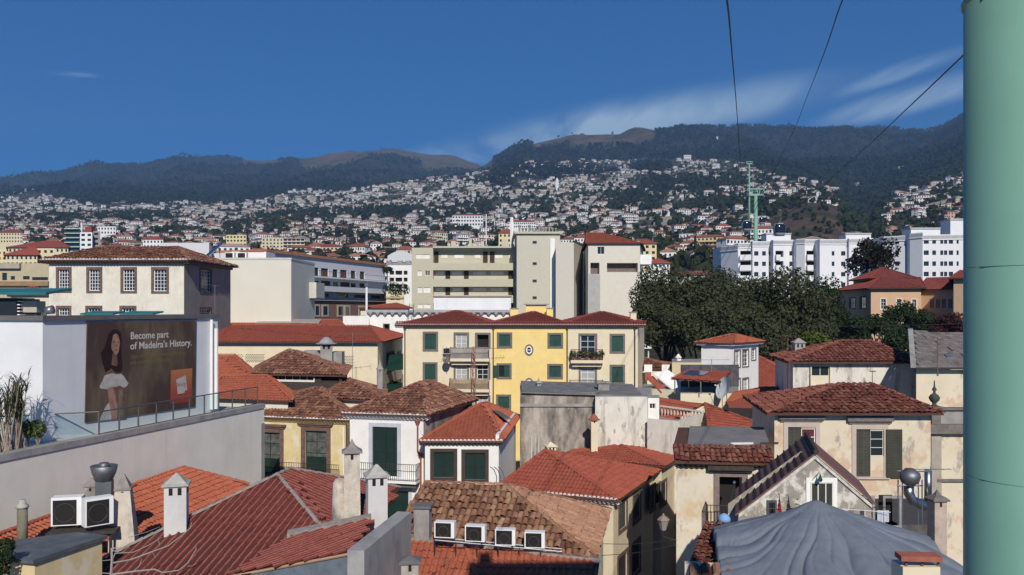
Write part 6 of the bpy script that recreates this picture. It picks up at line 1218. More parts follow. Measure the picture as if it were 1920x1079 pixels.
# slab-topped chimney, pagoda chimney and steel duct at the right
t = thing('canopied_chimney', 'cream chimney block with an orange slab on little posts', 'chimney', P(1728, 1100, 19.5)); a = P(1693, 1064, 19.5); b = P(1763, 1064, 19.5); mb = MB(); mb.box((a.x, 19.5, a.z-3), V(b.x-a.x, 0, 0), V(0, .6, 0), UP*3); mb.build('block', PL_CREAM, t)
mb = MB(); a2, b2 = P(1690, 1053, 19.45), P(1768, 1055, 19.45); mb.box(a2, b2-a2, V(0, .34, .02), UP*.12); mb.build('slab', mat('terracotta_slab', (.33, .11, .075), .9, var=.15, vs=5), t)
for i in range(3): m_ = MB(); p = P(1699+i*30, 1064, 19.6); m_.cbox(p, .05, .05, .15); m_.build('post', STONEB, t)
chimney('pagoda_chimney', 'pinkish stone chimney with slotted head and pointed cap before the pylon', 1757, 918, 1046, 28.5, 24, mat('pink_stone_blocks', (.46, .37, .31), .95, var=.15, vs=3, stain=((.25, .22, .2), .55, .7, 2, (1, 1, .5), .6)), 'pagoda', STONEG, caph=.42, rot=.1, ov=1.35)
t = thing('steel_exhaust', 'round steel exhaust pot on a stand with a bent duct', 'exhaust', P(1706, 985, 31)); p = P(1706, 908, 31); mb = MB(); mb.lathe(p, [(.16, -.03), (.3, .06), (.37, .26), (.34, .42), (.24, .48), (.17, .56), (.05, .58)], 16); mb.build('pot', mat('dull_steel', (.22, .225, .24), .55, .8, var=.2, vs=3), t, True)
mb = MB(); mb.tube([P(1704, 912, 31.2), P(1704, 925, 31.2), P(1710, 938, 31.2), P(1730, 948, 31.3), P(1756, 952, 31.6)], .18, 10); mb.tube([P(1740, 940, 31.6), P(1740, 882, 31.6)], .13, 10); mb.build('duct', METAL, t, True); mb = MB()
for x in (1684, 1692, 1722, 1729): mb.tube([P(x, 985, 30.8 if x % 2 else 31.3), P(x, 900, 30.8 if x % 2 else 31.3)], .025, 5)
mb.tube([P(1682, 911, 30.9), P(1731, 911, 30.9)], .025, 5); mb.tube([P(1682, 884, 31.2), P(1745, 884, 31.2)], .03, 5); mb.build('stand', METAL, t)
antenna('antenna lying sideways beside the steel exhaust', P(1745, 960, 32.5), 1.7, rot=.0, arms=6, w=.3, boom=1.5)
yd = Bld('backyard_sheds', 'dark low sheds and arches behind the tarpaulin', [(X(1600, 36), 36), (X(1760, 36), 36), (X(1770, 41), 41), (X(1600, 41), 41)], -4, 5.9, mat('dark_shed_wall', (.10, .09, .085), .95, var=.3, vs=2), 'shed'); yd.win('F', (1605, 930, 1640, 985), 'op', sw=.1, sm=CONC); yd.win('F', (1655, 930, 1690, 990), 'op', sw=.1, sm=CONC); yd.done(roof=True, rmat=mat('dark_shed_roof', (.07, .065, .065)))
t = thing('laundry_line', 'clothes line with pale laundry behind the tarpaulin', 'laundry', P(1640, 990, 28.5)); mb = MB(); mb.tube([P(1578, 955, 28.8), P(1670, 961, 28.4)], .012, 4); mb.build('line', WHITE, t)
for i, (x, w_, h_, c_) in enumerate(((1590, 12, 14, (.30, .2, .16)), (1612, 10, 12, (.08, .08, .1)), (1645, 12, 24, (.5, .55, .62)), (1658, 10, 22, (.55, .55, .65)))):
    m_ = MB(); a = P(x, 957.5, 28.6); ww = w_*28.6/F; hh = h_*28.6/F
    for j in range(3): m_.face([a+V(ww*j/3, .05*(j % 2), 0), a+V(ww*(j+1)/3, .05*((j+1) % 2), 0), a+V(ww*(j+1)/3, .05*((j+1) % 2), -hh), a+V(ww*j/3, .05*(j % 2), -hh)])
    m_.build('garment', mat('garment_%d' % i, c_, .9), t)
# ================================================================ white tower house and roofs around it
tw2 = Bld('white_corner_tower', 'slim white corner house with orange hip roof before the big trees', [(X(1315, 76.5), 76.5), (X(1372, 75), 75), (X(1422, 79.2), 79.2), (X(1370, 81), 81)], -4, 11.9, PL_WHITE)
for r in ((1376, 655, 1388.5, 691), (1391.5, 654, 1404, 689.5), (1408.5, 652, 1417.5, 677), (1376, 709, 1388.5, 746), (1391.5, 708, 1404, 743)): tw2.win('R', r, sw=.12, sm=STONEG, nx=2, ny=4, pane=CURT if r[0] < 1390 or r[1] > 700 else GLASS)
tw2.done(); ap = P(1376, 628, 78.2); hip_roof(tw2, 12.0, .45, ap-V(.3, 0, 0), ap+V(.3, 0, 0), T_ORG, 'wave', .26, .4, plug='', ridgem=T_ORG)
mb = MB()
for k in 'FR': o, u, w, n = tw2.side(k); mb.box(tw2.pt(k, -.35, 11.78+.003*(k == 'F'), -.05), u*(w+.7), n*.4, UP*.16)
tw2.extra('gutter', mb, mat('white_gutter', (.6, .6, .62)))
# covered roof terrace with the big dish
ct = Bld('covered_roof_terrace', 'cream roof terrace under a red tiled canopy beside the white tower', [(X(1276, 68), 68), (X(1385, 68), 68), (X(1385, 74), 74), (X(1276, 74), 74)], -4, 15-158/F*68, PL_CREAM2, 'terrace'); ct.done(roof=True)
a, b, c_, d_ = P(1258, 710, 67.5), P(1352, 716, 67.5), P(1372, 697, 73), P(1292, 694, 73)
rf = Roof(ct.root, T_K, 'wave', .26, .4, single=False, name='canopy'); rf.plane([a, b, c_, d_]); rf.done(); mb = MB(); e = b-a; f = d_-a; mb.box(a+e*.1+f*.35+UP*.1, e*.42, f*.45, UP*.05); ct.extra('solar_panel', mb, mat('solar_blue', (.03, .06, .12), .2, spec=.6))
for p in (a.lerp(b, .08), a.lerp(b, .6), a.lerp(b, .98), c_, d_): mb = MB(); mb.tube([(p.x, p.y+.05, ct.z1), (p.x, p.y+.05, p.z-.1)], .05, 5); ct.extra('post', mb, METAL)
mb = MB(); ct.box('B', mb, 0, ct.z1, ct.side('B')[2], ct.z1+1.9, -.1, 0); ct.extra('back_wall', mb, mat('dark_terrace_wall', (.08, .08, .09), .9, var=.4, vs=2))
dish('big pale satellite dish below the white tower', P(1360, 729, 67), .9, (-.93, -.3, .32))
antenna('spread antenna above the red canopy', P(1334, 700, 72), 1.2, rot=.1, arms=5, w=.6, boom=3.0)
cbx = Bld('cream_roof_block', 'plain cream block left of the white tower', [(X(1260, 84), 84), (X(1335, 84), 84), (X(1335, 90), 90), (X(1260, 90), 90)], -4, 15-100/F*84, mat('warm_cream_render', (.62, .50, .33), .85, var=.05), 'building'); cbx.done(roof=True)
chimney('cowl_chimney', 'small pale cowl chimney on the cream block', 1272, 664, 682, 87, 7, PL_WHITE, 'dome', PL_WHITE, caph=.5)
b_ = mid_house('brown_roofed_house', 'brown roofed house with white panels beside the yellow row', [(X(1204, 88), 88), (X(1258, 88), 88), (X(1262, 95), 95), (X(1204, 95), 95)], 15-112/F*88, P(1205, 670, 91.5), P(1232, 678, 91.5), T_MIX, wall=PL_CREAM2)
for i, x in enumerate((1208, 1241)):
    t = thing('white_roof_panel', ('white slotted panel near the yellow row', 'white slotted panel near the cream block')[i], 'panel', P(x+7, 700, 86.5), 'white panels on the brown-roofed house'); mb = MB(); a = P(x, 698, 86.5); mb.box(a, V(.8, 0, 0), V(0, .1, 0), UP*.75); mb.build('sheet', WHITE, t); mb = MB(); mb.box(a-UP*.8+V(.1, .02, 0), V(.6, 0, 0), V(0, .06, 0), UP*.79); mb.build('foot', TERRA, t)
st = Bld('sloping_white_stair', 'white sloping stair wall beside the covered terrace', [(X(1206, 76), 76), (X(1278, 74), 74), (X(1280, 79), 79), (X(1206, 80), 80)], -4, 15-150/F*75, PL_CREAM2, 'building'); st.done(roof=True); mb = MB(); a = P(1225, 703, 75.5); b = P(1268, 738, 74.5); mb.box(a, b-a, V(1.4, .2, .25), UP*.14); st.extra('stair_roof', mb, PL_WHITE); mb = MB(); a = P(1212, 710, 75.8); b = P(1240, 738, 75); mb.box(a, b-a, V(.6, .1, .1), UP*.12); st.extra('red_strip', mb, T_K)
b_ = mid_house('red_roofed_house', 'broad red roof slope right of the white tower', [(X(1405, 80), 80), (X(1505, 80), 80), (X(1505, 90), 90), (X(1405, 90), 90)], 15-147/F*80, P(1415, 669, 86), P(1424, 669, 86), T_K, 'wave', .28, .42, 0, wall=PL_CREAM)
b_ = mid_house('orange_roofed_cottage', 'low cottage with orange roof just left of the old white house', [(X(1372, 61), 61), (X(1502, 59.5), 59.5), (X(1502, 67), 67), (X(1385, 68), 68)], 15-182/F*60, P(1434, 727.5, 64), P(1490, 727.5, 64), T_ORG, 'wave', .26, .4, 0, wall=PL_CREAM2, plug='')
mb = MB(); a = P(1366, 758, 59.6); mb.box(a-UP*.25, V(X(1500, 59.6)-a.x, -1.2, 0), V(0, .7, .28), UP*.12); b_.rf.obj.parent and mb.build('lower_eave', T_Y, b_.root)
hr = thing('long_red_hip_roof', 'long red roof sloping towards the grey sheet roof', 'house', (14, 55, -4)); rf = Roof(hr, T_K, 'wave', .26, .4, 0, single=False); q0, q1, q2, q3, q4 = P(1322, 757, 63), P(1437, 801, 56), P(1336, 852, 53.5), P(1236, 800, 64.5), P(1228, 748, 68.5)
rf.plane([q0, q2, q1]); rf.plane([q0, q4, q3]); rf.hip(q0, q2); rf.hip(q0, q1); rf.done(ridgem=T_K)
mb = MB(); q = [P(1345, 900, 55.5), P(1430, 860, 57.5), P(1420, 850, 66), P(1340, 850, 66)]
for i in range(4): a, b = q[i], q[(i+1) % 4]; mb.face([V(a.x, a.y, -4), V(b.x, b.y, -4), V(b.x, b.y, 6.0), V(a.x, a.y, 6.0)])
mb.build('wall', PL_CREAM2, hr)
# ================================================================ cable car
PYL = mat('pylon_green_paint', (.19, .375, .285), .5, var=.06, vs=.8, spec=.4, stain=((.17, .32, .25), .52, .8, 1.6, (1, 1, .06), .5))
pc = Vector((4.51, 7.35, 0)); t = thing('cable_car_pylon', 'thick pale green steel pylon filling the right edge', 'pylon', (pc.x, pc.y, -4))
mb = MB(); mb.lathe((pc.x, pc.y, -4), [(.56, 0), (.55, 24.4)], 64); o = mb.build('shaft', PYL, t, True)
for z in (17.66, 13.55, 15.35): mb = MB(); r_ = .57 if z > 17 else .5545; mb.lathe((pc.x, pc.y, z), [(r_-.02, 0), (r_, .006), (r_, .012+(.03 if z > 17 else 0)), (r_-.02, .02+(.03 if z > 17 else 0))], 64); mb.build('weld_ring', PYL, t, True)
mb = MB(); mb.box((pc.x-3.3, pc.y-.35, 20.0), V(6.6, 0, 0), V(0, .7, 0), UP*.7); mb.build('crossarm', PYL, t)
for s in (-1, 1): mb = MB(); mb.box((pc.x+s*2.9-.2, pc.y-2.2, 19.55), V(.4, 0, 0), V(0, 4.4, 0), UP*.45); mb.build('sheave_train', STEEL, t)
CABLE = mat('steel_cable', (.035, .035, .045), .6)
def cable(label, pts, r=.026, grp='cable car ropes'):
    q = [Vector(p) for p in pts]; out = []
    for i in range(len(q)-1):
        p0, p1, p2, p3 = q[max(i-1, 0)], q[i], q[i+1], q[min(i+2, len(q)-1)]
        for k in range(6):
            f = k/6; out.append(.5*((2*p1)+(p2-p0)*f+(2*p0-5*p1+4*p2-p3)*f*f+(3*p1-p0-3*p2+p3)*f**3))
    out.append(q[-1]); mb = MB(); mb.tube(out, [r*max(1, p.y/70) for p in out], 6); o = mb.build('cable', CABLE); tag(o, label, 'cable', grp)
cable('left dark cable rising steeply out of the top of the frame', [(1.6, 7.35, 20.7), P(1340, -90, 15), P(1363, 0, 22), P(1374, 120, 36), P(1382, 215, 62), P(1390, 330, 120), P(1397, 398, 180), P(1401, 390, 240), P(1404, 358, 300)])
cable('middle cable leaning left from the top towards the ridge', [(7.4, 7.35, 20.7), P(1640, -90, 16), P(1580, 0, 25), P(1545, 100, 38), P(1510, 190, 75), P(1488, 245, 130), P(1452, 320, 220), P(1430, 356, 302)], .022)
cable('right cable slanting down from behind the green pylon', [(7.5, 7.35, 20.3), P(1900, 10, 16), P(1802, 108, 25), P(1700, 205, 40), P(1640, 262, 58), P(1575, 320, 90), P(1510, 378, 125), P(1462, 408, 150), P(1444, 402, 205), P(1434, 380, 265), P(1432, 358, 300)])
cable('thin level cable between the dry bluff and the right hillside', [P(1558, 378, 720), P(1640, 371, 690), P(1720, 362, 660), P(1800, 352, 630)], .02, 'far ropes')
def far_pylon(label, px, ytop, Y, wpx, arm):
    top = P(px, ytop, Y); zb = land_z(top.x, Y)-2; w = wpx*Y/F/2; t = thing('distant_pylon', label, 'pylon', (top.x, Y, zb)); mb = MB(); mb.lathe((top.x, Y, zb), [(w*1.5, 0), (w*.85, top.z-zb-arm*.35)], 10); mb.build('shaft', PYL, t, True)
    mb = MB(); h = arm*.35; c = top-UP*h
    mb.box(c-V(arm*.42, .4, 0), V(arm*.84, 0, 0), V(0, .8, 0), UP*.7); mb.box(top-V(arm*.5, .3, 0), V(arm, 0, 0), V(0, .6, 0), UP*.45)
    for s in (-1, -.5, .5, 1): mb.tube([c+V(s*arm*.38, 0, .5), top+V(s*arm*.47, 0, .2)], .22, 5)
    mb.build('crosshead', PYL, t)
    for s in (-1, 1): m_ = MB(); m_.box(c+V(s*arm*.42-.3, -1.2, -.6), V(.6, 0, 0), V(0, 2.4, 0), UP*.6); m_.build('sheave_train', STEEL, t)
far_pylon('pale green cable car pylon rising behind the white apartments', 1417, 356, 300, 7.5, 6.2); far_pylon('thin far pylon beyond the first one on the hillside', 1405, 304, 640, 3, 5)
def gondola(label, px, py, Y, s=1.0, hang=2.2):
    c = P(px, py, Y); t = thing('gondola_cabin', label, 'gondola', c-UP*1.1, 'gondola cabins near the far pylon'); mb = MB(); n = 14; prof = [(-1.05, .62), (-1.0, .78), (-.6, .93), (0, 1.0), (.55, .95), (.9, .80), (1.08, .55), (1.12, .2)]
    i0 = 0
    for z, r in prof:
        for j in range(n):
            a = 2*math.pi*j/n; x = math.copysign(abs(math.cos(a))**.6, math.cos(a)); y = math.copysign(abs(math.sin(a))**.6, math.sin(a)); mb.v.append((c.x+x*r*s, c.y+y*r*s*.95, c.z+z*s*1.05))
    for k in range(len(prof)-1):
        for j in range(n): mb.f.append((k*n+j, k*n+(j+1) % n, (k+1)*n+(j+1) % n, (k+1)*n+j)); mb.m.append(1 if k in (2, 3, 4) and j % 7 not in (0,) else 0)
    mb.f.append(tuple(range(n-1, -1, -1))); mb.m.append(0); mb.f.append(tuple((len(prof)-1)*n+j for j in range(n))); mb.m.append(0)
    mb.build('cabin', [mat('cabin_grey', (.40, .44, .52), .4, .3), glassmat('cabin_glass', (.015, .018, .03))], t, True)
    mb = MB(); mb.tube([c+UP*1.1*s, c+UP*(1.1+hang*.4)+V(.25, 0, 0), c+UP*(1.1+hang)], .06, 5); mb.cbox(c+UP*(1.05+hang), .5, .9, .25); mb.build('hanger', STEEL, t)
    mb = MB(); mb.box(c-V(1.0*s, .2, .95*s), V(2.0*s, 0, 0), V(0, .4, 0), -UP*.18); mb.build('ski_rack', mat('cabin_grey', (.40, .44, .52)), t)
gondola('nearest grey gondola cabin above the white apartments', 1461, 431, 150); gondola('gondola cabin just left of the pale green pylon', 1400, 424, 176); gondola('smallest gondola cabin right behind the pylon', 1428.5, 414, 270)
# ================================================================ white apartments on the right
APW = mat('apartment_white', (.74, .74, .76), .8, var=.03, vs=.3, stain=((.62, .62, .64), .5, .8, .15, (1, 1, .3), .3)); BAND = mat('apartment_grey_band', (.42, .42, .44), .8)
def apartments(name, label, segs, rows, hrow, band=7):
    root = thing(name, label, 'apartment block', (X(segs[0][0], segs[0][2]), segs[0][2]+6, 0))
    for x0, x1, Ya, Yb, yt, kind, cols in segs:
        A_, B_ = V(X(x0, Ya), Ya, 0), V(X(x1, Yb), Yb, 0); z1 = CZ+(HY-yt)/F*(Ya+Yb)/2
        b = Bld('s', '', [A_, B_, B_+V(.6, 12, 0), A_+V(.6, 12, 0)], 0, z1, APW, parent=root)
        for y in rows:
            for c0, c1 in cols:
                if kind == 'w': b.win('F', (c0, y, c1, y+hrow*.42), sw=0, nx=2 if c1-c0 > 5 else 1, ny=1, sash=STEEL, depth=.25)
                else:
                    b.win('F', (c0, y-1, c1, y+hrow*.55), 'op', sw=0, depth=.9); u0, _, u1, _ = b.rect('F', (c0, y, c1, y+1)); zz = b.uv('F', (c0+c1)/2, y+hrow*.35)[1]
                    mb = MB(); b.box('F', mb, u0-.1, zz-1.5, u1+.1 if kind == 'b' else (u0+u1)/2, zz, .0, 1.1); b.extra('balcony', mb, APW)
        b.done(roof=True); mb = MB(); hb = band*Ya/F; o_, u_, w_, n_ = b.side('F'); b.box('F', mb, -.05, z1-hb*1.1, w_+.05, z1-hb*.25, -.02, .12); b.extra('grey_band', mb, BAND)
        mb = MB(); b.box('F', mb, -.08, z1-hb*1.45, w_+.08, z1-hb*1.15, -.02, .2); b.extra('white_ledge', mb, WHITE)
    return root
r1_ = [471.5, 491, 510.5, 530]
ap1 = apartments('white_apartments', 'long stepped white apartment block with grey parapet band below the cable cars',
 [(1352, 1384, 238, 231, 461, 'w', []), (1384, 1411, 233, 232, 456, 'b', [(1388, 1408)]), (1411, 1440, 231, 231, 453, 'w', [(1414, 1422), (1429, 1436)]), (1440, 1450, 233, 233, 452, 'w', [(1442, 1448)]), (1450, 1473, 230, 230, 450, 'c', [(1454, 1469)]), (1473, 1493, 231.5, 231.5, 450, 'w', [(1480, 1486)]),
  (1493, 1509, 229, 227, 448, 'w', []), (1509, 1537, 230, 230, 449, 'c', [(1512, 1533)]), (1537, 1566, 226, 226, 449, 'w', [(1559.5, 1564.5)]), (1566, 1592, 229, 228, 449, 'w', [(1577, 1585)]), (1592, 1668, 227, 226, 447, 'w', [(1600, 1608), (1625, 1634), (1650, 1656)])], r1_, 19.5)
ap2 = apartments('white_apartments', 'taller white apartment block right of the lone dark tree',
 [(1655, 1697, 216, 212, 443, 'w', [(1664, 1672), (1678, 1686)]), (1697, 1706, 213, 213, 441, 'w', [(1698, 1702)]), (1706, 1730, 210, 207, 437, 'w', []), (1730, 1815, 208, 206, 440, 'w', [(1732, 1741.5), (1748, 1755), (1763, 1768.5), (1770, 1776), (1779, 1787), (1793.5, 1797.5)])], [449, 470, 490.5, 510], 20.3)
for rt, lst in ((ap1, ((1437, 1483, 438, 449, 236), (1586, 1633, 438, 450, 233))), (ap2, ((1708, 1763, 428, 437, 214), (1782, 1822, 411, 436, 214)))):
    for x0, x1, y0, y1, Y in lst: mb = MB(); a = P(x0, y1+8, Y); mb.box(a, V((x1-x0)*Y/F, 0, 0), V(0, 5, 0), UP*((y1+8-y0)*Y/F)); mb.build('roof_housing', APW, rt); mb = MB(); a = P(x0-1, y0+2, Y-.2); mb.box(a, V((x1-x0+2)*Y/F, 0, 0), V(0, 5.4, 0), UP*.4); mb.build('housing_coping', BAND, rt)
# ================================================================ rose-coloured school with red roofs
PK_ = mat('apricot_render', (.62, .42, .27), .85, var=.05, stain=((.48, .32, .21), .55, .8, .6, (1, 1, .3), .4))
sc = Bld('apricot_school', 'apricot building with red hipped roofs below the white apartments', [(X(1633, 125), 125), (X(1727, 123), 123), (X(1724, 139), 139), (X(1568, 145), 145)], 0, 15+39/F*125, PK_, 'school')
for r in ((1649.5, 559, 1663, 582), (1679, 559, 1692, 582), (1708, 560, 1720, 582)): sc.win('F', r, sw=.16, sm=PL_CREAM2, nx=2, ny=3)
for r in ((1572, 560, 1584, 582), (1592, 558, 1604, 580), (1612, 556, 1624, 580)): sc.win('L', r, sw=.14, sm=STONEG, nx=2, ny=3)
sc.done(); hip_roof(sc, sc.z1, .7, P(1650, 519, 133), P(1725, 521, 132), T_Y, 'wave', .35, .5, plug='', ridgem=T_Y)
s3 = Bld('school_upper_storey', 'upper storey of the apricot school under a pyramid red roof', [(X(1636, 133), 133), (X(1712, 131), 131), (X(1712, 142), 142), (X(1600, 143), 143)], 15, 15+58/F*132, PK_, 'school'); s3.done(); ap = P(1652, 503, 138); hip_roof(s3, s3.z1, .6, ap, ap+V(.6, 0, 0), T_Y, 'wave', .35, .5, plug='', ridgem=T_Y)
s4 = Bld('school_wing', 'shaded school wing with a row of tall windows at the right', [(X(1724, 126), 126), (X(1796, 121), 121), (X(1796, 133), 133), (X(1724, 137), 137)], 0, 15+37/F*124, PK_, 'school')
for x in (1744, 1755, 1766, 1778): s4.win('F', (x, 561, x+7, 578), sw=.1, sm=STONEG, nx=2, ny=3)
s4.done(); hip_roof(s4, s4.z1, .6, P(1738, 522, 130), P(1800, 520, 128), T_Y, 'wave', .35, .5, plug='', ridgem=T_Y)
s5 = Bld('school_wing', 'tall end wing of the school cut off by the green pylon', [(X(1788, 113), 113), (X(1850, 110), 110), (X(1850, 126), 126), (X(1790, 128), 128)], 0, 15+58/F*112, PK_, 'school'); s5.done(); hip_roof(s5, s5.z1, .6, P(1800, 508, 119), P(1850, 508, 118), T_Y, 'wave', .35, .5, plug='', ridgem=T_Y)
# ================================================================ trees in the middle distance
gz = -3.0
for i, (px, Y, Rr, yt, n_, m_, lab) in enumerate((
    (1278, 109, 5.6, 493, 11000, LEAF_F, 'leftmost broad dark green fig tree, next to the white balconies'), (1355, 106, 6.4, 498, 13000, LEAF_F, 'widest dark green fig tree behind the white tower house'),
    (1437, 107, 6.0, 508, 12000, LEAF_F, 'third broad fig tree, in front of the white apartments'), (1500, 104, 4.6, 545, 8000, LEAF_F, 'lower rounded fig tree at the right of the row'),
    (1318, 98, 4.2, 560, 7000, LEAF_F, 'lower fig crown just above the white tower house'), (1415, 97, 4.4, 575, 7000, LEAF_F, 'lower fig crown right of the white tower roof'), (1248, 102, 3.6, 560, 6000, LEAF_F, 'lower fig crown beside the stacked white balconies'))):
    zt = CZ+(HY-yt)/F*Y; tree('fig_tree', lab, (X(px, Y), Y, gz), zt-gz, Rr, int(n_*1.35), .36, m_, 'big fig trees right of centre', .5, 11, (1.05, 1, .82), i+11)
for i, (px, Y, Rr, yt, n_, m_, sq, lab) in enumerate((
    (1530, 128, 4.6, 516, 6000, LEAF_D, .95, 'dark tree left of the apricot school'), (1562, 119, 3.2, 566, 4000, LEAF_D, 1.2, 'dark slender tree in front of the shaded school wall'), (1600, 112, 3.0, 585, 3500, LEAF_D, 1., 'dark bush below the school corner'),
    (1655, 112, 2.6, 583, 3000, LEAF_D, .8, 'broad green shrub in front of the apricot wall'), (1692, 113, 2.8, 566, 3000, LEAF_D, 1., 'green tree covering the school wall corner'), (1728, 110, 3.0, 570, 3500, LEAF_D, 1., 'dark tree in front of the school wing'), (1775, 105, 3.0, 584, 3500, LEAF_R, .8, 'reddish bush below the right school wing'), (1690, 98, 2.6, 612, 2600, LEAF_D, .9, 'low green hedge tree behind the old white roof'), (1530, 95, 2.2, 615, 2500, LEAF_Y, .9, 'yellow green bush left of the old white roof'))):
    zt = CZ+(HY-yt)/F*Y; tree('garden_tree', lab, (X(px, Y), Y, gz), zt-gz, Rr, n_, .36, m_, 'garden trees around the school', .2, 7, (1, 1, sq), i+40)
zt = CZ+(HY-441)/F*168; tree('lone_dark_tree', 'lone dark airy tree standing before the white apartments', (X(1634, 168), 168, 4), zt-4, 4.4, 3000, .62, leafmat('sparse_dark_leaves', (.018, .022, .014), (.04, .04, .026), (.035, .025, .02)), None, .3, 14, (1, 1, .95), 77)
tree('lone_dark_tree', 'dark tree crown below the lone airy tree', (X(1612, 160), 160, 4), 15, 3.6, 2500, .5, LEAF_D, None, .25, 8, (1.2, 1, .8), 78)
gw_ = Bld('garden_wall', 'long dark garden wall under the school trees', [(X(1500, 100), 100), (X(1800, 96), 96), (X(1800, 97), 97), (X(1500, 101), 101)], -4, 9.2, mat('dark_garden_wall', (.06, .055, .05), .95, var=.3, vs=1), 'wall'); gw_.done(roof=True)
mb = MB(); rnd = random.Random(5)
for i in range(60): leaves(mb, (X(1505+i*5, 98.5), 98.5-i*.05+rnd.uniform(-.5, .5), 9.2+rnd.uniform(-.2, .5)), .9, 60, .3, rnd=rnd)
tag(mb.build('hedge', LEAF_D), 'dark clipped hedge along the garden wall', 'hedge')
for i, (x0, y0, x1, y1) in enumerate(((1470, 612, 1815, 607), (1690, 610, 1815, 648), (1735, 588, 1815, 604))): cable(('long thin wire crossing before the school garden', 'wire running down towards the slate roof', 'short upper wire by the school wing')[i], [P(x0, y0, 80), P((x0+x1)/2, (y0+y1)/2+2, 78), P(x1, y1, 75)], .018, 'street wires')
for i, (a, b, Ya, Yb) in enumerate((((1130, 1020), (1268, 1012), 33, 39.5), ((1128, 1042), (1268, 1022), 32, 39.5))): cable(('upper thin wire crossing the alley', 'lower thin wire crossing the alley')[i], [P(*a, Ya), P((a[0]+b[0])/2, (a[1]+b[1])/2+4, (Ya+Yb)/2), P(*b, Yb)], .012, 'alley wires')
# ================================================================ blocks beyond the near roofs on the left
oc = Bld('ochre_office', 'ochre flat office with dark strip windows at the left edge', [(X(-120, 115), 115), (X(94, 115), 115), (X(94, 128), 128), (X(-120, 128), 128)], -2, 15+86/F*115, mat('ochre_grey_render', (.46, .40, .27), .85, var=.05), 'building')
for r in ((4, 512, 13, 526), (20, 518, 28, 525), (43, 518, 55.5, 524.5), (60, 520, 90, 526), (-20, 514, -6, 526)): oc.win('F', r, sw=0, nx=2, ny=1, sash=STEEL)
oc.done(roof=True); mb = MB(); r = oc.rect('F', (-100, 528, 93, 536.5)); oc.box('F', mb, *r, 0, .4); oc.extra('brown_band', mb, mat('brown_band', (.30, .19, .11)))
mb = MB(); r = oc.rect('F', (-100, 494, 40, 504)); oc.box('F', mb, *r, 0, .5); oc.extra('roof_fascia', mb, mat('fascia_grey', (.38, .35, .28)))
b_ = mid_house('small_red_roof', 'small house with red roof behind the museum canopy', [(X(20, 96), 96), (X(92, 96), 96), (X(92, 103), 103), (X(20, 103), 103)], 15+25/F*96, P(58, 538.5, 99.5), P(66, 538.5, 99.5), T_K, 'wave', .35, .5, 0, wall=PL_CREAM2)
def far_block(name, label, x0, x1, yt, Y, dep, rows, cols, wall, roof=None, ybase=None, skew=0., group=None, slabs=None, wh=.5, ww=.5, cat='building'):
    """distant block: wall, roof and its windows as real recesses"""
    A_, B_ = V(X(x0, Y), Y, 0), V(X(x1, Y), Y+skew, 0); zt = CZ+(HY-yt)/F*Y; zb = min(land_z(A_.x, Y), land_z(B_.x, Y))-3; zlow = CZ+(HY-ybase)/F*Y if ybase else zb+3
    b = Bld(name, label, [A_, B_, B_+V(B_.x/Y*dep, dep, 0), A_+V(A_.x/Y*dep+.3, dep, 0)], zb, zt, wall, cat, group); o, u, w, n = b.side('F'); sh_ = (zt-zlow)/rows
    for i in range(rows):
        for j in range(cols):
            uc = w*(j+.5)/cols; zc = zt-sh_*(i+.55); b.win('F', (uc-w/cols*ww*.5, zc-sh_*wh*.5, uc+w/cols*ww*.5, zc+sh_*wh*.5), sw=0, nx=1, ny=1, depth=.5 if ww > .7 else .2, px=False, sash=wall)
    if slabs:
        for i in range(rows+1): mb = MB(); b.box('F', mb, -.2, zt-sh_*i-.3, w+.2, zt-sh_*i, 0, 1.2); b.extra('floor_slab', mb, slabs)
    b.done(roof=True)
    if roof is not None: c = (A_+B_)/2+V(0, dep/2, 0); e = u*(w*.5-dep*.45) if w > dep else u*.4; hip_roof(b, zt, .6, c-e+UP*(zt+min(2.6, dep*.22)), c+e+UP*(zt+min(2.6, dep*.22)), roof, 'wave', .9, 1.2, plug='', skip='BRLF', slab=roof)
    return b
CR = mat('far_cream', (.66, .58, .40), .85, var=.04); CR2 = mat('far_pale_yellow', (.70, .60, .34), .85, var=.04)
far_block('cream_flats', 'cream flats with small windows behind the ochre office', 11, 70, 478, 200, 10, 2, 7, CR, T_K, 500); far_block('cream_flats', 'taller cream flats next to the old white house roof', 68, 102, 466, 205, 10, 3, 3, CR, None, 500)
far_block('cream_flats', 'pale flats at the far left edge', -40, 12, 469, 210, 10, 3, 6, CR2, None, 500); far_block('barracks', 'long red-roofed hall behind the cream flats', 15, 128, 464, 245, 16, 1, 14, CR, T_Y, 475)
GRB = mat('green_glass_balcony', (.03, .10, .075), .3)
gt_ = far_block('balcony_tower', 'narrow tower block with green glass balconies', 122.5, 150, 429, 510, 12, 6, 1, GRB, None, 480, slabs=WHITE, ww=.9, wh=.35, cat='tower block'); far_block('balcony_tower', 'white half of the green balconied tower', 150, 173, 436, 509, 12, 5, 2, WHITE, None, 482, ww=.6, cat='tower block'); far_block('balcony_tower', 'grey rear part of the balconied tower', 172, 188, 434, 514, 12, 5, 1, CONC, None, 480, cat='tower block')
mb = MB(); a = P(159, 438, 512); mb.box(a, V(4, 0, 0), V(0, 4, 0), UP*4); t = thing('roof_tank', 'rust red tank on the white half of the balconied tower', 'tank', a); mb.build('tank', T_Y, t); mb = MB(); mb.tube([P(153, 438, 512), P(153, 418, 512)], .5, 5); mb.build('mast', WHITE, t)
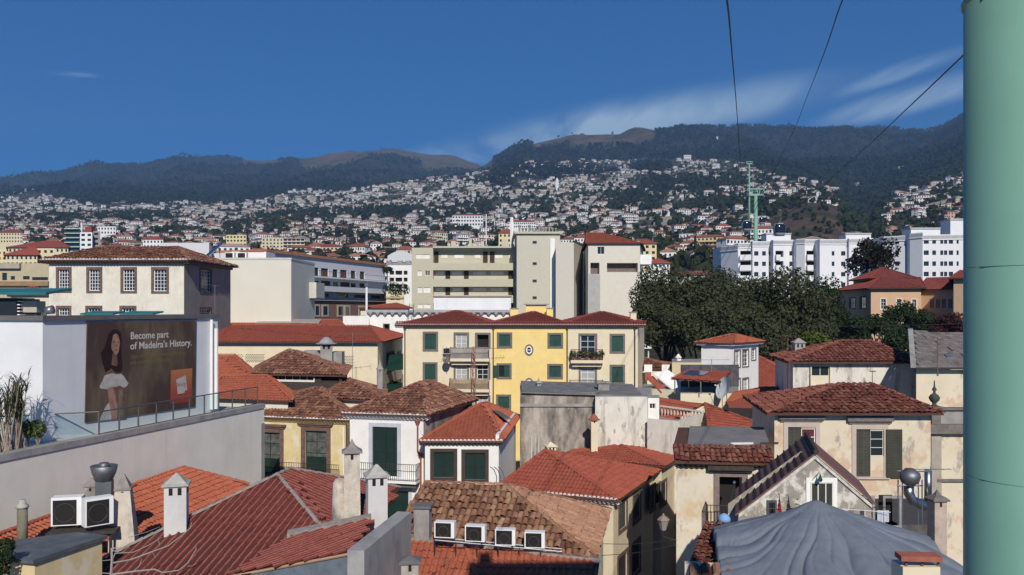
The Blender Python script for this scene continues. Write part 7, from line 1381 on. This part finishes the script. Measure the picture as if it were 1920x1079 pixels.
far_block('cream_apartments', 'long cream apartment house with dark balconies beyond the hotel', 491, 531, 447, 760, 14, 5, 6, CR, None, 478, ww=.5); far_block('cream_apartments', 'gridded balcony part of the cream apartment house', 531, 571, 447, 758, 14, 5, 5, CR, None, 478, slabs=CR, ww=.85, wh=.55)
far_block('terraced_flats', 'pale terraced flats with red roofs behind the hotel', 575, 641, 463, 700, 14, 3, 9, CR2, T_Y, 484, ww=.6); far_block('terraced_flats', 'small red-roofed flats right of the terraced ones', 650, 692, 462, 690, 12, 3, 6, PL_WHITE, T_K, 486)
far_block('white_hotel', 'white hillside hotel with rows of balconies above the beige block', 848, 906, 404, 1180, 16, 3, 11, PL_WHITE, T_Y, 424, ww=.6); far_block('white_hotel', 'long low white hotel left of the stair tower', 952, 1004, 416, 1000, 14, 2, 14, PL_WHITE, T_Y, 428, ww=.6)
far_block('yellow_villa', 'yellow flats with white window rows behind the cream block', 424, 462, 441, 640, 12, 3, 6, CR2, None, 462, ww=.6); far_block('white_villa', 'white villa above the old white house', 268, 306, 449, 600, 12, 2, 6, PL_WHITE, T_Y, 466)
far_block('white_villa', 'white blocky villa on the slope above the old roof', 183, 217, 425, 900, 14, 2, 6, PL_WHITE, None, 440); far_block('cream_school', 'long cream school with many windows at the far left', -10, 42, 436, 560, 14, 3, 10, CR, T_Y, 456)
far_block('yellow_apartments', 'yellow flats behind the stair tower', 935, 966, 437, 420, 12, 3, 4, CR2, T_K, 465); far_block('yellow_apartments', 'small yellow house right of the red-roofed apartments', 1196, 1231, 457, 330, 10, 3, 3, CR2, T_K, 490); far_block('white_cottage', 'white cottage with orange roof above the fig trees', 1219, 1256, 494, 300, 9, 1, 5, PL_WHITE, T_K, 503)
hl = Bld('arched_hall', 'large pale arched hall roof left of the beige block', [(X(727, 420), 420), (X(776, 420), 420), (X(778, 436), 436), (X(727, 436), 436)], 20, 15+92/F*420, mat('pale_grey_sheet', (.60, .61, .62), .7), 'hall'); hl.done(); mb = MB(); A_, B_ = hl.pts[0], hl.pts[1]; n = 10
for i in range(n):
    t0, t1 = i/n, (i+1)/n; h = lambda q: hl.z1+4.5*math.sin(math.pi*(.15+.7*q)); p0, p1 = A_.lerp(B_, t0), A_.lerp(B_, t1); mb.face([V(p0.x, p0.y-.5, h(t0)), V(p1.x, p1.y-.5, h(t1)), V(p1.x, p1.y+16, h(t1)), V(p0.x, p0.y+16, h(t0))]); mb.face([V(p0.x, p0.y-.5, h(t0)), V(p1.x, p1.y-.5, h(t1)), V(p1.x, p1.y-.5, hl.z1-1), V(p0.x, p0.y-.5, hl.z1-1)])
hl.extra('arched_roof', mb, mat('pale_grey_sheet', (.60, .61, .62), .7), True)
p = P(1044.5, 368, 1900); t = thing('church_tower', 'slim white church tower high on the hillside', 'tower', (p.x, 1900, land_z(p.x, 1900))); z0_ = land_z(p.x, 1900); mb = MB(); mb.cbox((p.x, 1900, z0_-2), 6, 6, 30); mb.build('shaft', WHITE, t); mb = MB(); mb.lathe((p.x, 1900, z0_+28), [(4, 0), (.3, 5)], 4, rot=.785); mb.build('spire', WHITE, t)
for i, (x0, x1, yt, Y, lab) in enumerate(((912, 960, 323, 2850, 'long rose-coloured convent high on the ridge shoulder'), (940, 963, 312, 3100, 'white building beside the wooded ridge shoulder'), (1282, 1296, 291, 3000, 'white twin-towered church high on the right slope'))):
    far_block('hill_landmark', lab, x0, x1, yt, Y, 24, 2, 10, (mat('rose_far', (.42, .24, .19)), PL_WHITE, PL_WHITE)[i], T_Y if i < 2 else None, yt+9)
# ================================================================ hillside town
def islandmat(name, cols, rough=.85):
    m, n, l, b = _nt(name); oi = n.new('ShaderNodeObjectInfo'); g = n.new('ShaderNodeNewGeometry'); a = n.new('ShaderNodeMath'); a.operation = 'ADD'; l.new(oi.outputs['Random'], a.inputs[0]); l.new(g.outputs['Random Per Island'], a.inputs[1])
    fr = n.new('ShaderNodeMath'); fr.operation = 'FRACT'; l.new(a.outputs[0], fr.inputs[0]); r = n.new('ShaderNodeValToRGB'); r.color_ramp.interpolation = 'CONSTANT'; l.new(fr.outputs[0], r.inputs[0]); e = r.color_ramp.elements
    while len(e) < len(cols): e.new(.5)
    for i, c in enumerate(cols): e[i].position = i/len(cols); e[i].color = (*c, 1)
    v = _range(n, l, _noise(n, l, .6, detail=4), .3, .7, .8, 1.15); l.new(_mix(n, l, 1., r.outputs[0], v, 'MULTIPLY'), b.inputs['Base Color']); b.inputs['Roughness'].default_value = rough; b.inputs['Specular IOR Level'].default_value = .2; return m
HW = {'white': mat('town_white', (.76, .75, .72), .85, var=.06), 'cream': mat('town_cream', (.66, .60, .46), .85, var=.06), 'yellow': mat('town_yellow', (.62, .50, .26), .85, var=.06), 'rose': mat('town_rose', (.55, .38, .31), .85, var=.06)}
HROOF = islandmat('town_roofs', [(.26, .095, .062), (.30, .12, .08), (.21, .08, .06), (.34, .18, .13), (.29, .10, .065), (.36, .27, .22)]); HWALL = islandmat('town_walls', [(.80, .79, .77), (.76, .75, .72), (.82, .81, .80), (.70, .66, .55), (.78, .77, .75), (.62, .52, .44), (.80, .79, .77), (.76, .75, .73)])
HFLAT = mat('town_terrace', (.42, .39, .35), .9, var=.15, vs=.3); HWIN = glassmat('town_window', (.03, .035, .04), .2, .4)
def proto(kind):
    """walls with windows, roof; local metres, front towards -y, base at z = -3"""
    w, r = MB(), MB()
    def body(x0, x1, y0, y1, h, cols, rows):
        w.box((x0, y0, -4), V(x1-x0, 0, 0), V(0, y1-y0, 0), UP*(h+4))
        for i in range(cols):
            for j in range(rows):
                xc = x0+(x1-x0)*(i+.5)/cols; zc = h-1.5-2.8*j; ww, hh = .55, .7
                if (i+j*2+kind) % 5 == 0: hh = 1.0; ww = .7
                w.face([(xc-ww, y0-.03, zc-hh), (xc+ww, y0-.03, zc-hh), (xc+ww, y0-.03, zc+hh), (xc-ww, y0-.03, zc+hh)], 1)
        for j in range(rows):
            for s, xx in ((-1, x0), (1, x1)):
                zc = h-1.5-2.8*j; ym = (y0+y1)/2; q = [(xx+s*.03, ym-.6, zc-.7), (xx+s*.03, ym+.6, zc-.7), (xx+s*.03, ym+.6, zc+.7), (xx+s*.03, ym-.6, zc+.7)]; w.face(q if s > 0 else q[::-1], 1)
    def hip(x0, x1, y0, y1, h, rise, ov=.5):
        x0 -= ov; x1 += ov; y0 -= ov; y1 += ov; c = [V(x0, y0, h), V(x1, y0, h), V(x1, y1, h), V(x0, y1, h)]; ym = (y0+y1)/2; k = min((x1-x0)/2-.2, (y1-y0)/2); a, b = V(x0+k, ym, h+rise), V(x1-k, ym, h+rise)
        i = len(r.v); r.v += [tuple(p) for p in c+[a, b]]; r.f += [(i, i+1, i+5, i+4), (i+1, i+2, i+5), (i+2, i+3, i+4, i+5), (i+3, i, i+4), (i+3, i+2, i+1, i)]; r.m += [0]*5
    def gable(x0, x1, y0, y1, h, rise, ov=.4):
        ym = (y0+y1)/2; i = len(r.v); r.v += [(x0-ov, y0-ov, h-.1), (x1+ov, y0-ov, h-.1), (x1+ov, ym, h+rise), (x0-ov, ym, h+rise), (x1+ov, y1+ov, h-.1), (x0-ov, y1+ov, h-.1)]; r.f += [(i, i+1, i+2, i+3), (i+3, i+2, i+4, i+5), (i+5, i+4, i+1, i)]; r.m += [0]*3
        for xx in (x0, x1): w.face([(xx, y0, h), (xx, y1, h), (xx, ym, h+rise)])
    def flat(x0, x1, y0, y1, h):
        r.box((x0-.25, y0-.25, h), V(x1-x0+.5, 0, 0), V(0, y1-y0+.5, 0), UP*.35)
    def deck(x0, x1, y0, z): w.box((x0, y0-1.5, z), V(x1-x0, 0, 0), V(0, 1.5, 0), UP*.25); w.box((x0, y0-1.5, z+.25), V(x1-x0, 0, 0), V(0, .12, 0), UP*.8)
    if kind == 0: body(-5, 5, -4, 4, 5.8, 4, 2); hip(-5, 5, -4, 4, 5.8, 1.9)
    if kind == 1: body(-6, 4, -4, 4, 6.0, 4, 2); hip(-6, 4, -4, 4, 6.0, 1.8); body(4.02, 8, -3, 3.5, 3.2, 2, 1); hip(4.02, 8, -3, 3.5, 3.2, 1.1, .3)
    if kind == 2: body(-7, 7, -4.5, 4.5, 8.6, 6, 3); hip(-7, 7, -4.5, 4.5, 8.6, 2.0); deck(-7, 0, -4.5, 2.6); deck(-7, 0, -4.5, 5.4)
    if kind == 3: body(-5.5, 5.5, -4, 4, 6.2, 4, 2); flat(-5.5, 5.5, -4, 4, 6.2); deck(-5.5, 5.5, -4, 2.9)
    if kind == 4: body(-4, 4, -3.5, 3.5, 3.4, 3, 1); gable(-4, 4, -3.5, 3.5, 3.4, 1.9)
    if kind == 5: body(-9, 9, -5, 5, 8.8, 8, 3); hip(-9, 9, -5, 5, 8.8, 2.0); deck(-9, 9, -5, 2.7); deck(-9, 9, -5, 5.5)
    if kind == 6: body(-4.5, 4.5, -4, 4, 6.0, 3, 2); gable(-4.5, 4.5, -4, 4, 6.0, 1.7); body(-8, -4.52, -4.6, 2, 3.0, 2, 1); flat(-8, -4.52, -4.6, 2, 3.0)
    return w, r
PROTO = [proto(k) for k in range(7)]
rnd = random.Random(21); grid = {}; spots = []
def free(x, y, d):
    k = (int(x//24), int(y//24))
    for i in (-1, 0, 1):
        for j in (-1, 0, 1):
            for a, b in grid.get((k[0]+i, k[1]+j), ()):
                if (a-x)**2+(b-y)**2 < d*d: return False
    grid.setdefault(k, []).append((x, y)); return True
def flatland(x, Y): return land_z(x, Y)
BLOCKS = [(-60, 130, 190, 262), (115, 195, 500, 530), (480, 700, 680, 780), (840, 910, 1170, 1200), (945, 1010, 990, 1020), (720, 780, 410, 440), (420, 465, 630, 655), (262, 310, 590, 615), (1190, 1260, 290, 345), (930, 970, 415, 435), (-15, 45, 550, 580), (180, 220, 890, 916)]
def try_spot(px, Y, d):
    x = X(px, Y); z = flatland(x, Y); py = to_px((x, Y, z))[1]
    if any(a < px < b and c < Y < e for a, b, c, e in BLOCKS): return
    if 1340 < px < 1660 and Y < 300: return
    cv = cover(px, py, Y, x)
    if cv != 0 and not (cv == 1 and rnd.random() < .22 and py > lerp_tab(TOWNTOP, px)+8): return
    dens = noise.noise(Vector((x/120, Y/120, 7)))
    if dens < -.34+.25*(px > 1180): return
    if px > 1180 and noise.noise(Vector((x/70, Y/70, 3))) < -.02: return
    if Y > 1500 and noise.noise(Vector((x/90, Y/140, 6))) < -.12: return
    if free(x, Y, d): spots.append((Y, x, z, px, py))
for _ in range(8000): try_spot(rnd.uniform(-80, 1880), rnd.uniform(270, 950), 16.5)
for _ in range(15000): try_spot(rnd.uniform(-60, 1860), math.sqrt(rnd.uniform(950**2, 2000**2)), 18.5)
for _ in range(20000): try_spot(rnd.uniform(-60, 1860), math.sqrt(rnd.uniform(2000**2, 3800**2)), 22.5)
for px, Y in ((1372, 3150), (1380, 3120), (1365, 3180), (1388, 3160), (1376, 3060), (1345, 3600), (1690, 2400), (1610, 2300)):
    x = X(px, Y); spots.append((Y, x, land_z(x, Y), px, 300))
spots.sort()
far_w, far_r = MB(), MB(); far_r.m = []
ind = 0; shared = {}; NAMED = []
LAB = {0: 'two-storey {} house with hipped red roof on the hillside', 1: '{} house with a lower red-roofed wing on the hillside', 2: 'three-storey {} house with balconies on the hillside', 3: 'flat-roofed {} house with a terrace on the hillside', 4: 'small one-storey {} cottage with gabled roof on the hillside', 5: 'broad three-storey {} flats with long balconies on the hillside', 6: 'gabled {} house with a flat-roofed annex on the hillside'}
for Y, x, z, px, py in spots:
    k = rnd.choices(range(7), (26, 18, 14, 12, 12, 5, 12))[0]; rot = -math.atan2(x, Y)*.3+rnd.gauss(0, .45); s = rnd.uniform(.7, 1.1)*(1+.12*(Y > 2000)); w, r = PROTO[k]
    c_, s_ = math.cos(rot), math.sin(rot); col = rnd.choices(('white', 'cream', 'yellow', 'rose'), (70, 16, 7, 7))[0]
    fx, fy, fz = rnd.uniform(.65, 1.5), rnd.uniform(.75, 1.3), rnd.uniform(.75, 1.25)
    vis = -20 < px < 1815 and py < 500-(20 if px < 770 else 0)
    if ind < 290 and vis:
        ind += 1; key = (k, col)
        if key not in shared:
            ms = []
            for nm_, mb_, mm in (('wall', w, [HW[col], HWIN]), ('roof', r, [HFLAT if k == 3 else HROOF])):
                me = D.meshes.new(nm_); me.from_pydata(mb_.v, [], mb_.f); [me.materials.append(q) for q in mm]; me.polygons.foreach_set('material_index', mb_.m); ms.append(me)
            shared[key] = ms
        e = thing('hillside_house', LAB[k].format({'white': 'white', 'cream': 'cream', 'yellow': 'pale yellow', 'rose': 'rose-coloured'}[col]), 'house', (x, Y, z), 'houses of the hillside town'); NAMED.append((e, px)); e.rotation_euler = (0, 0, rot); e.scale = (s*(.85+.25*fx*.6), s*fy, s*fz)
        for nm_, me in zip(('wall', 'roof'), shared[key]): o = D.objects.new(nm_, me); COL.objects.link(o); o.parent = e
    else:
        for mb_, dst in ((w, far_w), (r, far_r)):
            i = len(dst.v); dst.v += [(x+s*(a*fx*c_-b*fy*s_), Y+s*(a*fx*s_+b*fy*c_), z+s*fz*d) for a, b, d in mb_.v]; dst.f += [tuple(i+q for q in f) for f in mb_.f]
            dst.m += mb_.m if mb_ is w else [1 if k == 3 else 0]*len(mb_.f)
for _ in range(700):                                                # terrace and road walls following the slope
    px = rnd.uniform(-60, 1850); Y = math.sqrt(rnd.uniform(350**2, 2600**2)); x = X(px, Y)
    if cover(px, land_row(px, Y), Y, x) != 0: continue
    L = rnd.uniform(15, 55); a = rnd.gauss(0, .25); h = rnd.uniform(1.5, 4.5); d = V(math.cos(a), math.sin(a), 0); p = V(x, Y, 0); k = 4; i0 = None
    for j in range(k):
        p0, p1 = p+d*(L*j/k), p+d*(L*(j+1)/k); z0_, z1_ = land_z(p0.x, p0.y), land_z(p1.x, p1.y)
        far_w.face([V(p0.x, p0.y, z0_-2), V(p1.x, p1.y, z1_-2), V(p1.x, p1.y, z1_+h), V(p0.x, p0.y, z0_+h)], 2); far_w.face([V(p0.x, p0.y, z0_+h), V(p1.x, p1.y, z1_+h), V(p1.x, p1.y+4, z1_+h), V(p0.x, p0.y+4, z0_+h)], 2)
fh = thing('far_town', 'dense far houses of the town spread over the hillside', None, (0, 1500, 100)); fh['kind'] = 'stuff'
far_w.build('walls', [HWALL, HWIN, mat('terrace_stone', (.26, .235, .205), .95, var=.25, vs=.15)], fh, kind='stuff'); far_r.build('roofs', [HROOF, HFLAT], fh, kind='stuff')
# ================================================================ trees between the houses and on the slopes
TG = leafmat('hill_foliage', (.018, .030, .014), (.055, .064, .030), (.055, .047, .030), .02)
def blob(dst, x, y, z, h, r, n, rr, tall=False):
    for _ in range(n):
        d = Vector((rr.gauss(0, 1), rr.gauss(0, 1), rr.gauss(0, 1))).normalized(); q = rr.random()**.4
        t_ = (d.z*q+1)/2; f = (1-t_*.85) if tall else 1
        p = Vector((x+d.x*r*q*f, y+d.y*r*q*f, z+h*.55+d.z*q*h*.48)); nn = (d+Vector((rr.gauss(0, .4), rr.gauss(0, .4)-.3, .35))).normalized(); a = nn.orthogonal().normalized(); b = nn.cross(a); sz = r*rr.uniform(.45, .8)
        i = len(dst.v); dst.v += [tuple(p-a*sz-b*sz*.3), tuple(p+b*sz*.7-a*sz*.2), tuple(p+a*sz+b*sz*.25), tuple(p-b*sz*.75+a*sz*.1)]; dst.f.append((i, i+1, i+2, i+3)); dst.m.append(0)
tm = MB(); rr = random.Random(8); made = 0; indt = 0
def in_town(x, Y): return not free(x, Y, 7)
cand = [(rr.uniform(-80, 1880), rr.uniform(270, 950)) for _ in range(5600)]+[(rr.uniform(-60, 1860), math.sqrt(rr.uniform(950**2, 2000**2))) for _ in range(8500)]+[(rr.uniform(-60, 1860), math.sqrt(rr.uniform(2000**2, 3300**2))) for _ in range(8000)]
CROWN = []
for q in range(4):
    c = MB(); blob(c, 0, 0, 0, 9, 4.2, 150, random.Random(q+90)); CROWN.append(c)
for px, Y in cand:
    x = X(px, Y); z = land_z(x, Y); py = to_px((x, Y, z))[1]; cv = cover(px, py, Y, x)
    if cv == 2: continue
    if any(a < px < b and c < Y < e for a, b, c, e in BLOCKS): continue
    if 1340 < px < 1660 and 200 < Y < 300: continue
    if cv == 0 and not free(x, Y, 7.0): continue
    if cv == 0 and rr.random() < .2: continue
    if cv == 3 and rr.random() < .45: continue
    h = rr.uniform(4.5, 9.5)*(1.35 if cv == 1 else 1)*(.5 if cv == 3 else 1); tall = rr.random() < .08
    if Y < 620 and indt < 60 and py < 480 and 0 < px < 1800 and h > 6:
        indt += 1; t = thing('hillside_tree', 'dark green tree between the hillside houses', 'tree', (x, Y, z), 'trees between the hillside houses'); NAMED.append((t, px)); t.scale = (h/9,)*3
        if 'ct%d' % (indt % 4) not in shared:
            c = CROWN[indt % 4]; me = D.meshes.new('crown'); me.from_pydata(c.v, [], c.f); me.materials.append(TG); tk = MB(); tk.tube([(0, 0, -2), (0, 0, 3), (.2, 0, 6)], [.3, .25, .1], 6); m2 = D.meshes.new('trunk'); m2.from_pydata(tk.v, [], tk.f); m2.materials.append(BARK); shared['ct%d' % (indt % 4)] = (me, m2)
        for nm_, me in zip(('crown', 'trunk'), shared['ct%d' % (indt % 4)]): o = D.objects.new(nm_, me); COL.objects.link(o); o.parent = t
    else: blob(tm, x, Y, z, h*(1.7 if tall else 1), h*(.25 if tall else .52), 26 if Y < 900 else (16 if Y < 2000 else 10), rr, tall)
tag(tm.build('hillside_greenery', TG), 'mass of trees and gardens between the hillside houses', None, None, 'stuff')
# forest on the upper slopes and along the crests
fm = MB(); made = 0
FG = leafmat('mountain_forest', (.014, .017, .012), (.040, .038, .026), (.062, .044, .034), .003)
for _ in range(26000):
    px = rr.uniform(-60, 1850); cr = crest_dist(px); Y = cr*math.sqrt(rr.uniform(.22, 1.0)); x = X(px, Y); z = land_z(x, Y); py = to_px((x, Y, z))[1]
    cv = cover(px, py, Y, x)
    if cv != 1: continue
    if Y < 1800: continue
    h = rr.uniform(9, 19); blob(fm, x, Y, z, h, h*.5, 5, rr, rr.random() < .3)
for _ in range(2600):
    px = rr.uniform(-60, 1850); Y = crest_dist(px)*rr.uniform(.985, 1.002); x = X(px, Y)
    if cover(px, lerp_tab([(p, PROF[p][-2][1]) for p in PK], px)+2, Y, x) == 2 and rr.random() < .97: continue
    if noise.noise(Vector((px/25, 0, 4))) < -.1: continue
    h = rr.uniform(8, 22); blob(fm, x, Y, land_z(x, Y), h, h*.42, 7, rr, rr.random() < .4)
tag(fm.build('mountain_forest', FG), 'dark forest covering the mountain slopes and crests', None, None, 'stuff')

# each house and tree told apart by the landmark below it, then by its place from the left
ZONES = [(95, 'above the ochre office'), (350, 'above the old white house'), (500, 'behind the cream block'), (770, 'above the balcony hotel'), (965, 'above the beige apartments'), (1060, 'beyond the stair tower'), (1235, 'above the red-roofed apartments'), (1350, 'above the fig trees'), (1660, 'behind the white apartments'), (9999, 'by the green pylon')]
byl = {}
for o, px in NAMED:
    zn = next(z for a, z in ZONES if px < a); lb = o['label'].replace(' on the hillside', '').replace(' between the hillside houses', ' among houses')+' '+zn; byl.setdefault(lb, []).append((px, o))
ORD = 'first second third fourth fifth sixth seventh eighth ninth tenth eleventh twelfth thirteenth fourteenth fifteenth sixteenth seventeenth eighteenth nineteenth twentieth twenty-first twenty-second twenty-third twenty-fourth twenty-fifth twenty-sixth twenty-seventh twenty-eighth twenty-ninth thirtieth thirty-first thirty-second thirty-third thirty-fourth thirty-fifth thirty-sixth thirty-seventh thirty-eighth thirty-ninth fortieth'.split()
for lb, lst in byl.items():
    lst.sort(key=lambda q: q[0])
    for i, (px, o) in enumerate(lst): o['label'] = lb if len(lst) == 1 else ('leftmost ' if i == 0 else ORD[min(i, 39)]+' from left, ')+lb
# ================================================================ haze between the town and the mountains
hb = MB(); hb.box((-9000, -160, -7), (18000, 0, 0), (0, 7900, 0), (0, 0, 1700))
hz = hb.build('haze', [], kind='stuff', label='thin blue haze in front of the mountains')
m = D.materials.new('haze_air'); m.use_nodes = True; n = m.node_tree.nodes; n.remove(n['Principled BSDF'])
pv = n.new('ShaderNodeVolumePrincipled'); pv.inputs['Color'].default_value = (.32, .60, 1, 1); pv.inputs['Density'].default_value = .0001
pv.inputs['Anisotropy'].default_value = 0
m.node_tree.links.new(pv.outputs[0], n['Material Output'].inputs['Volume'])
hz.data.materials.append(m)
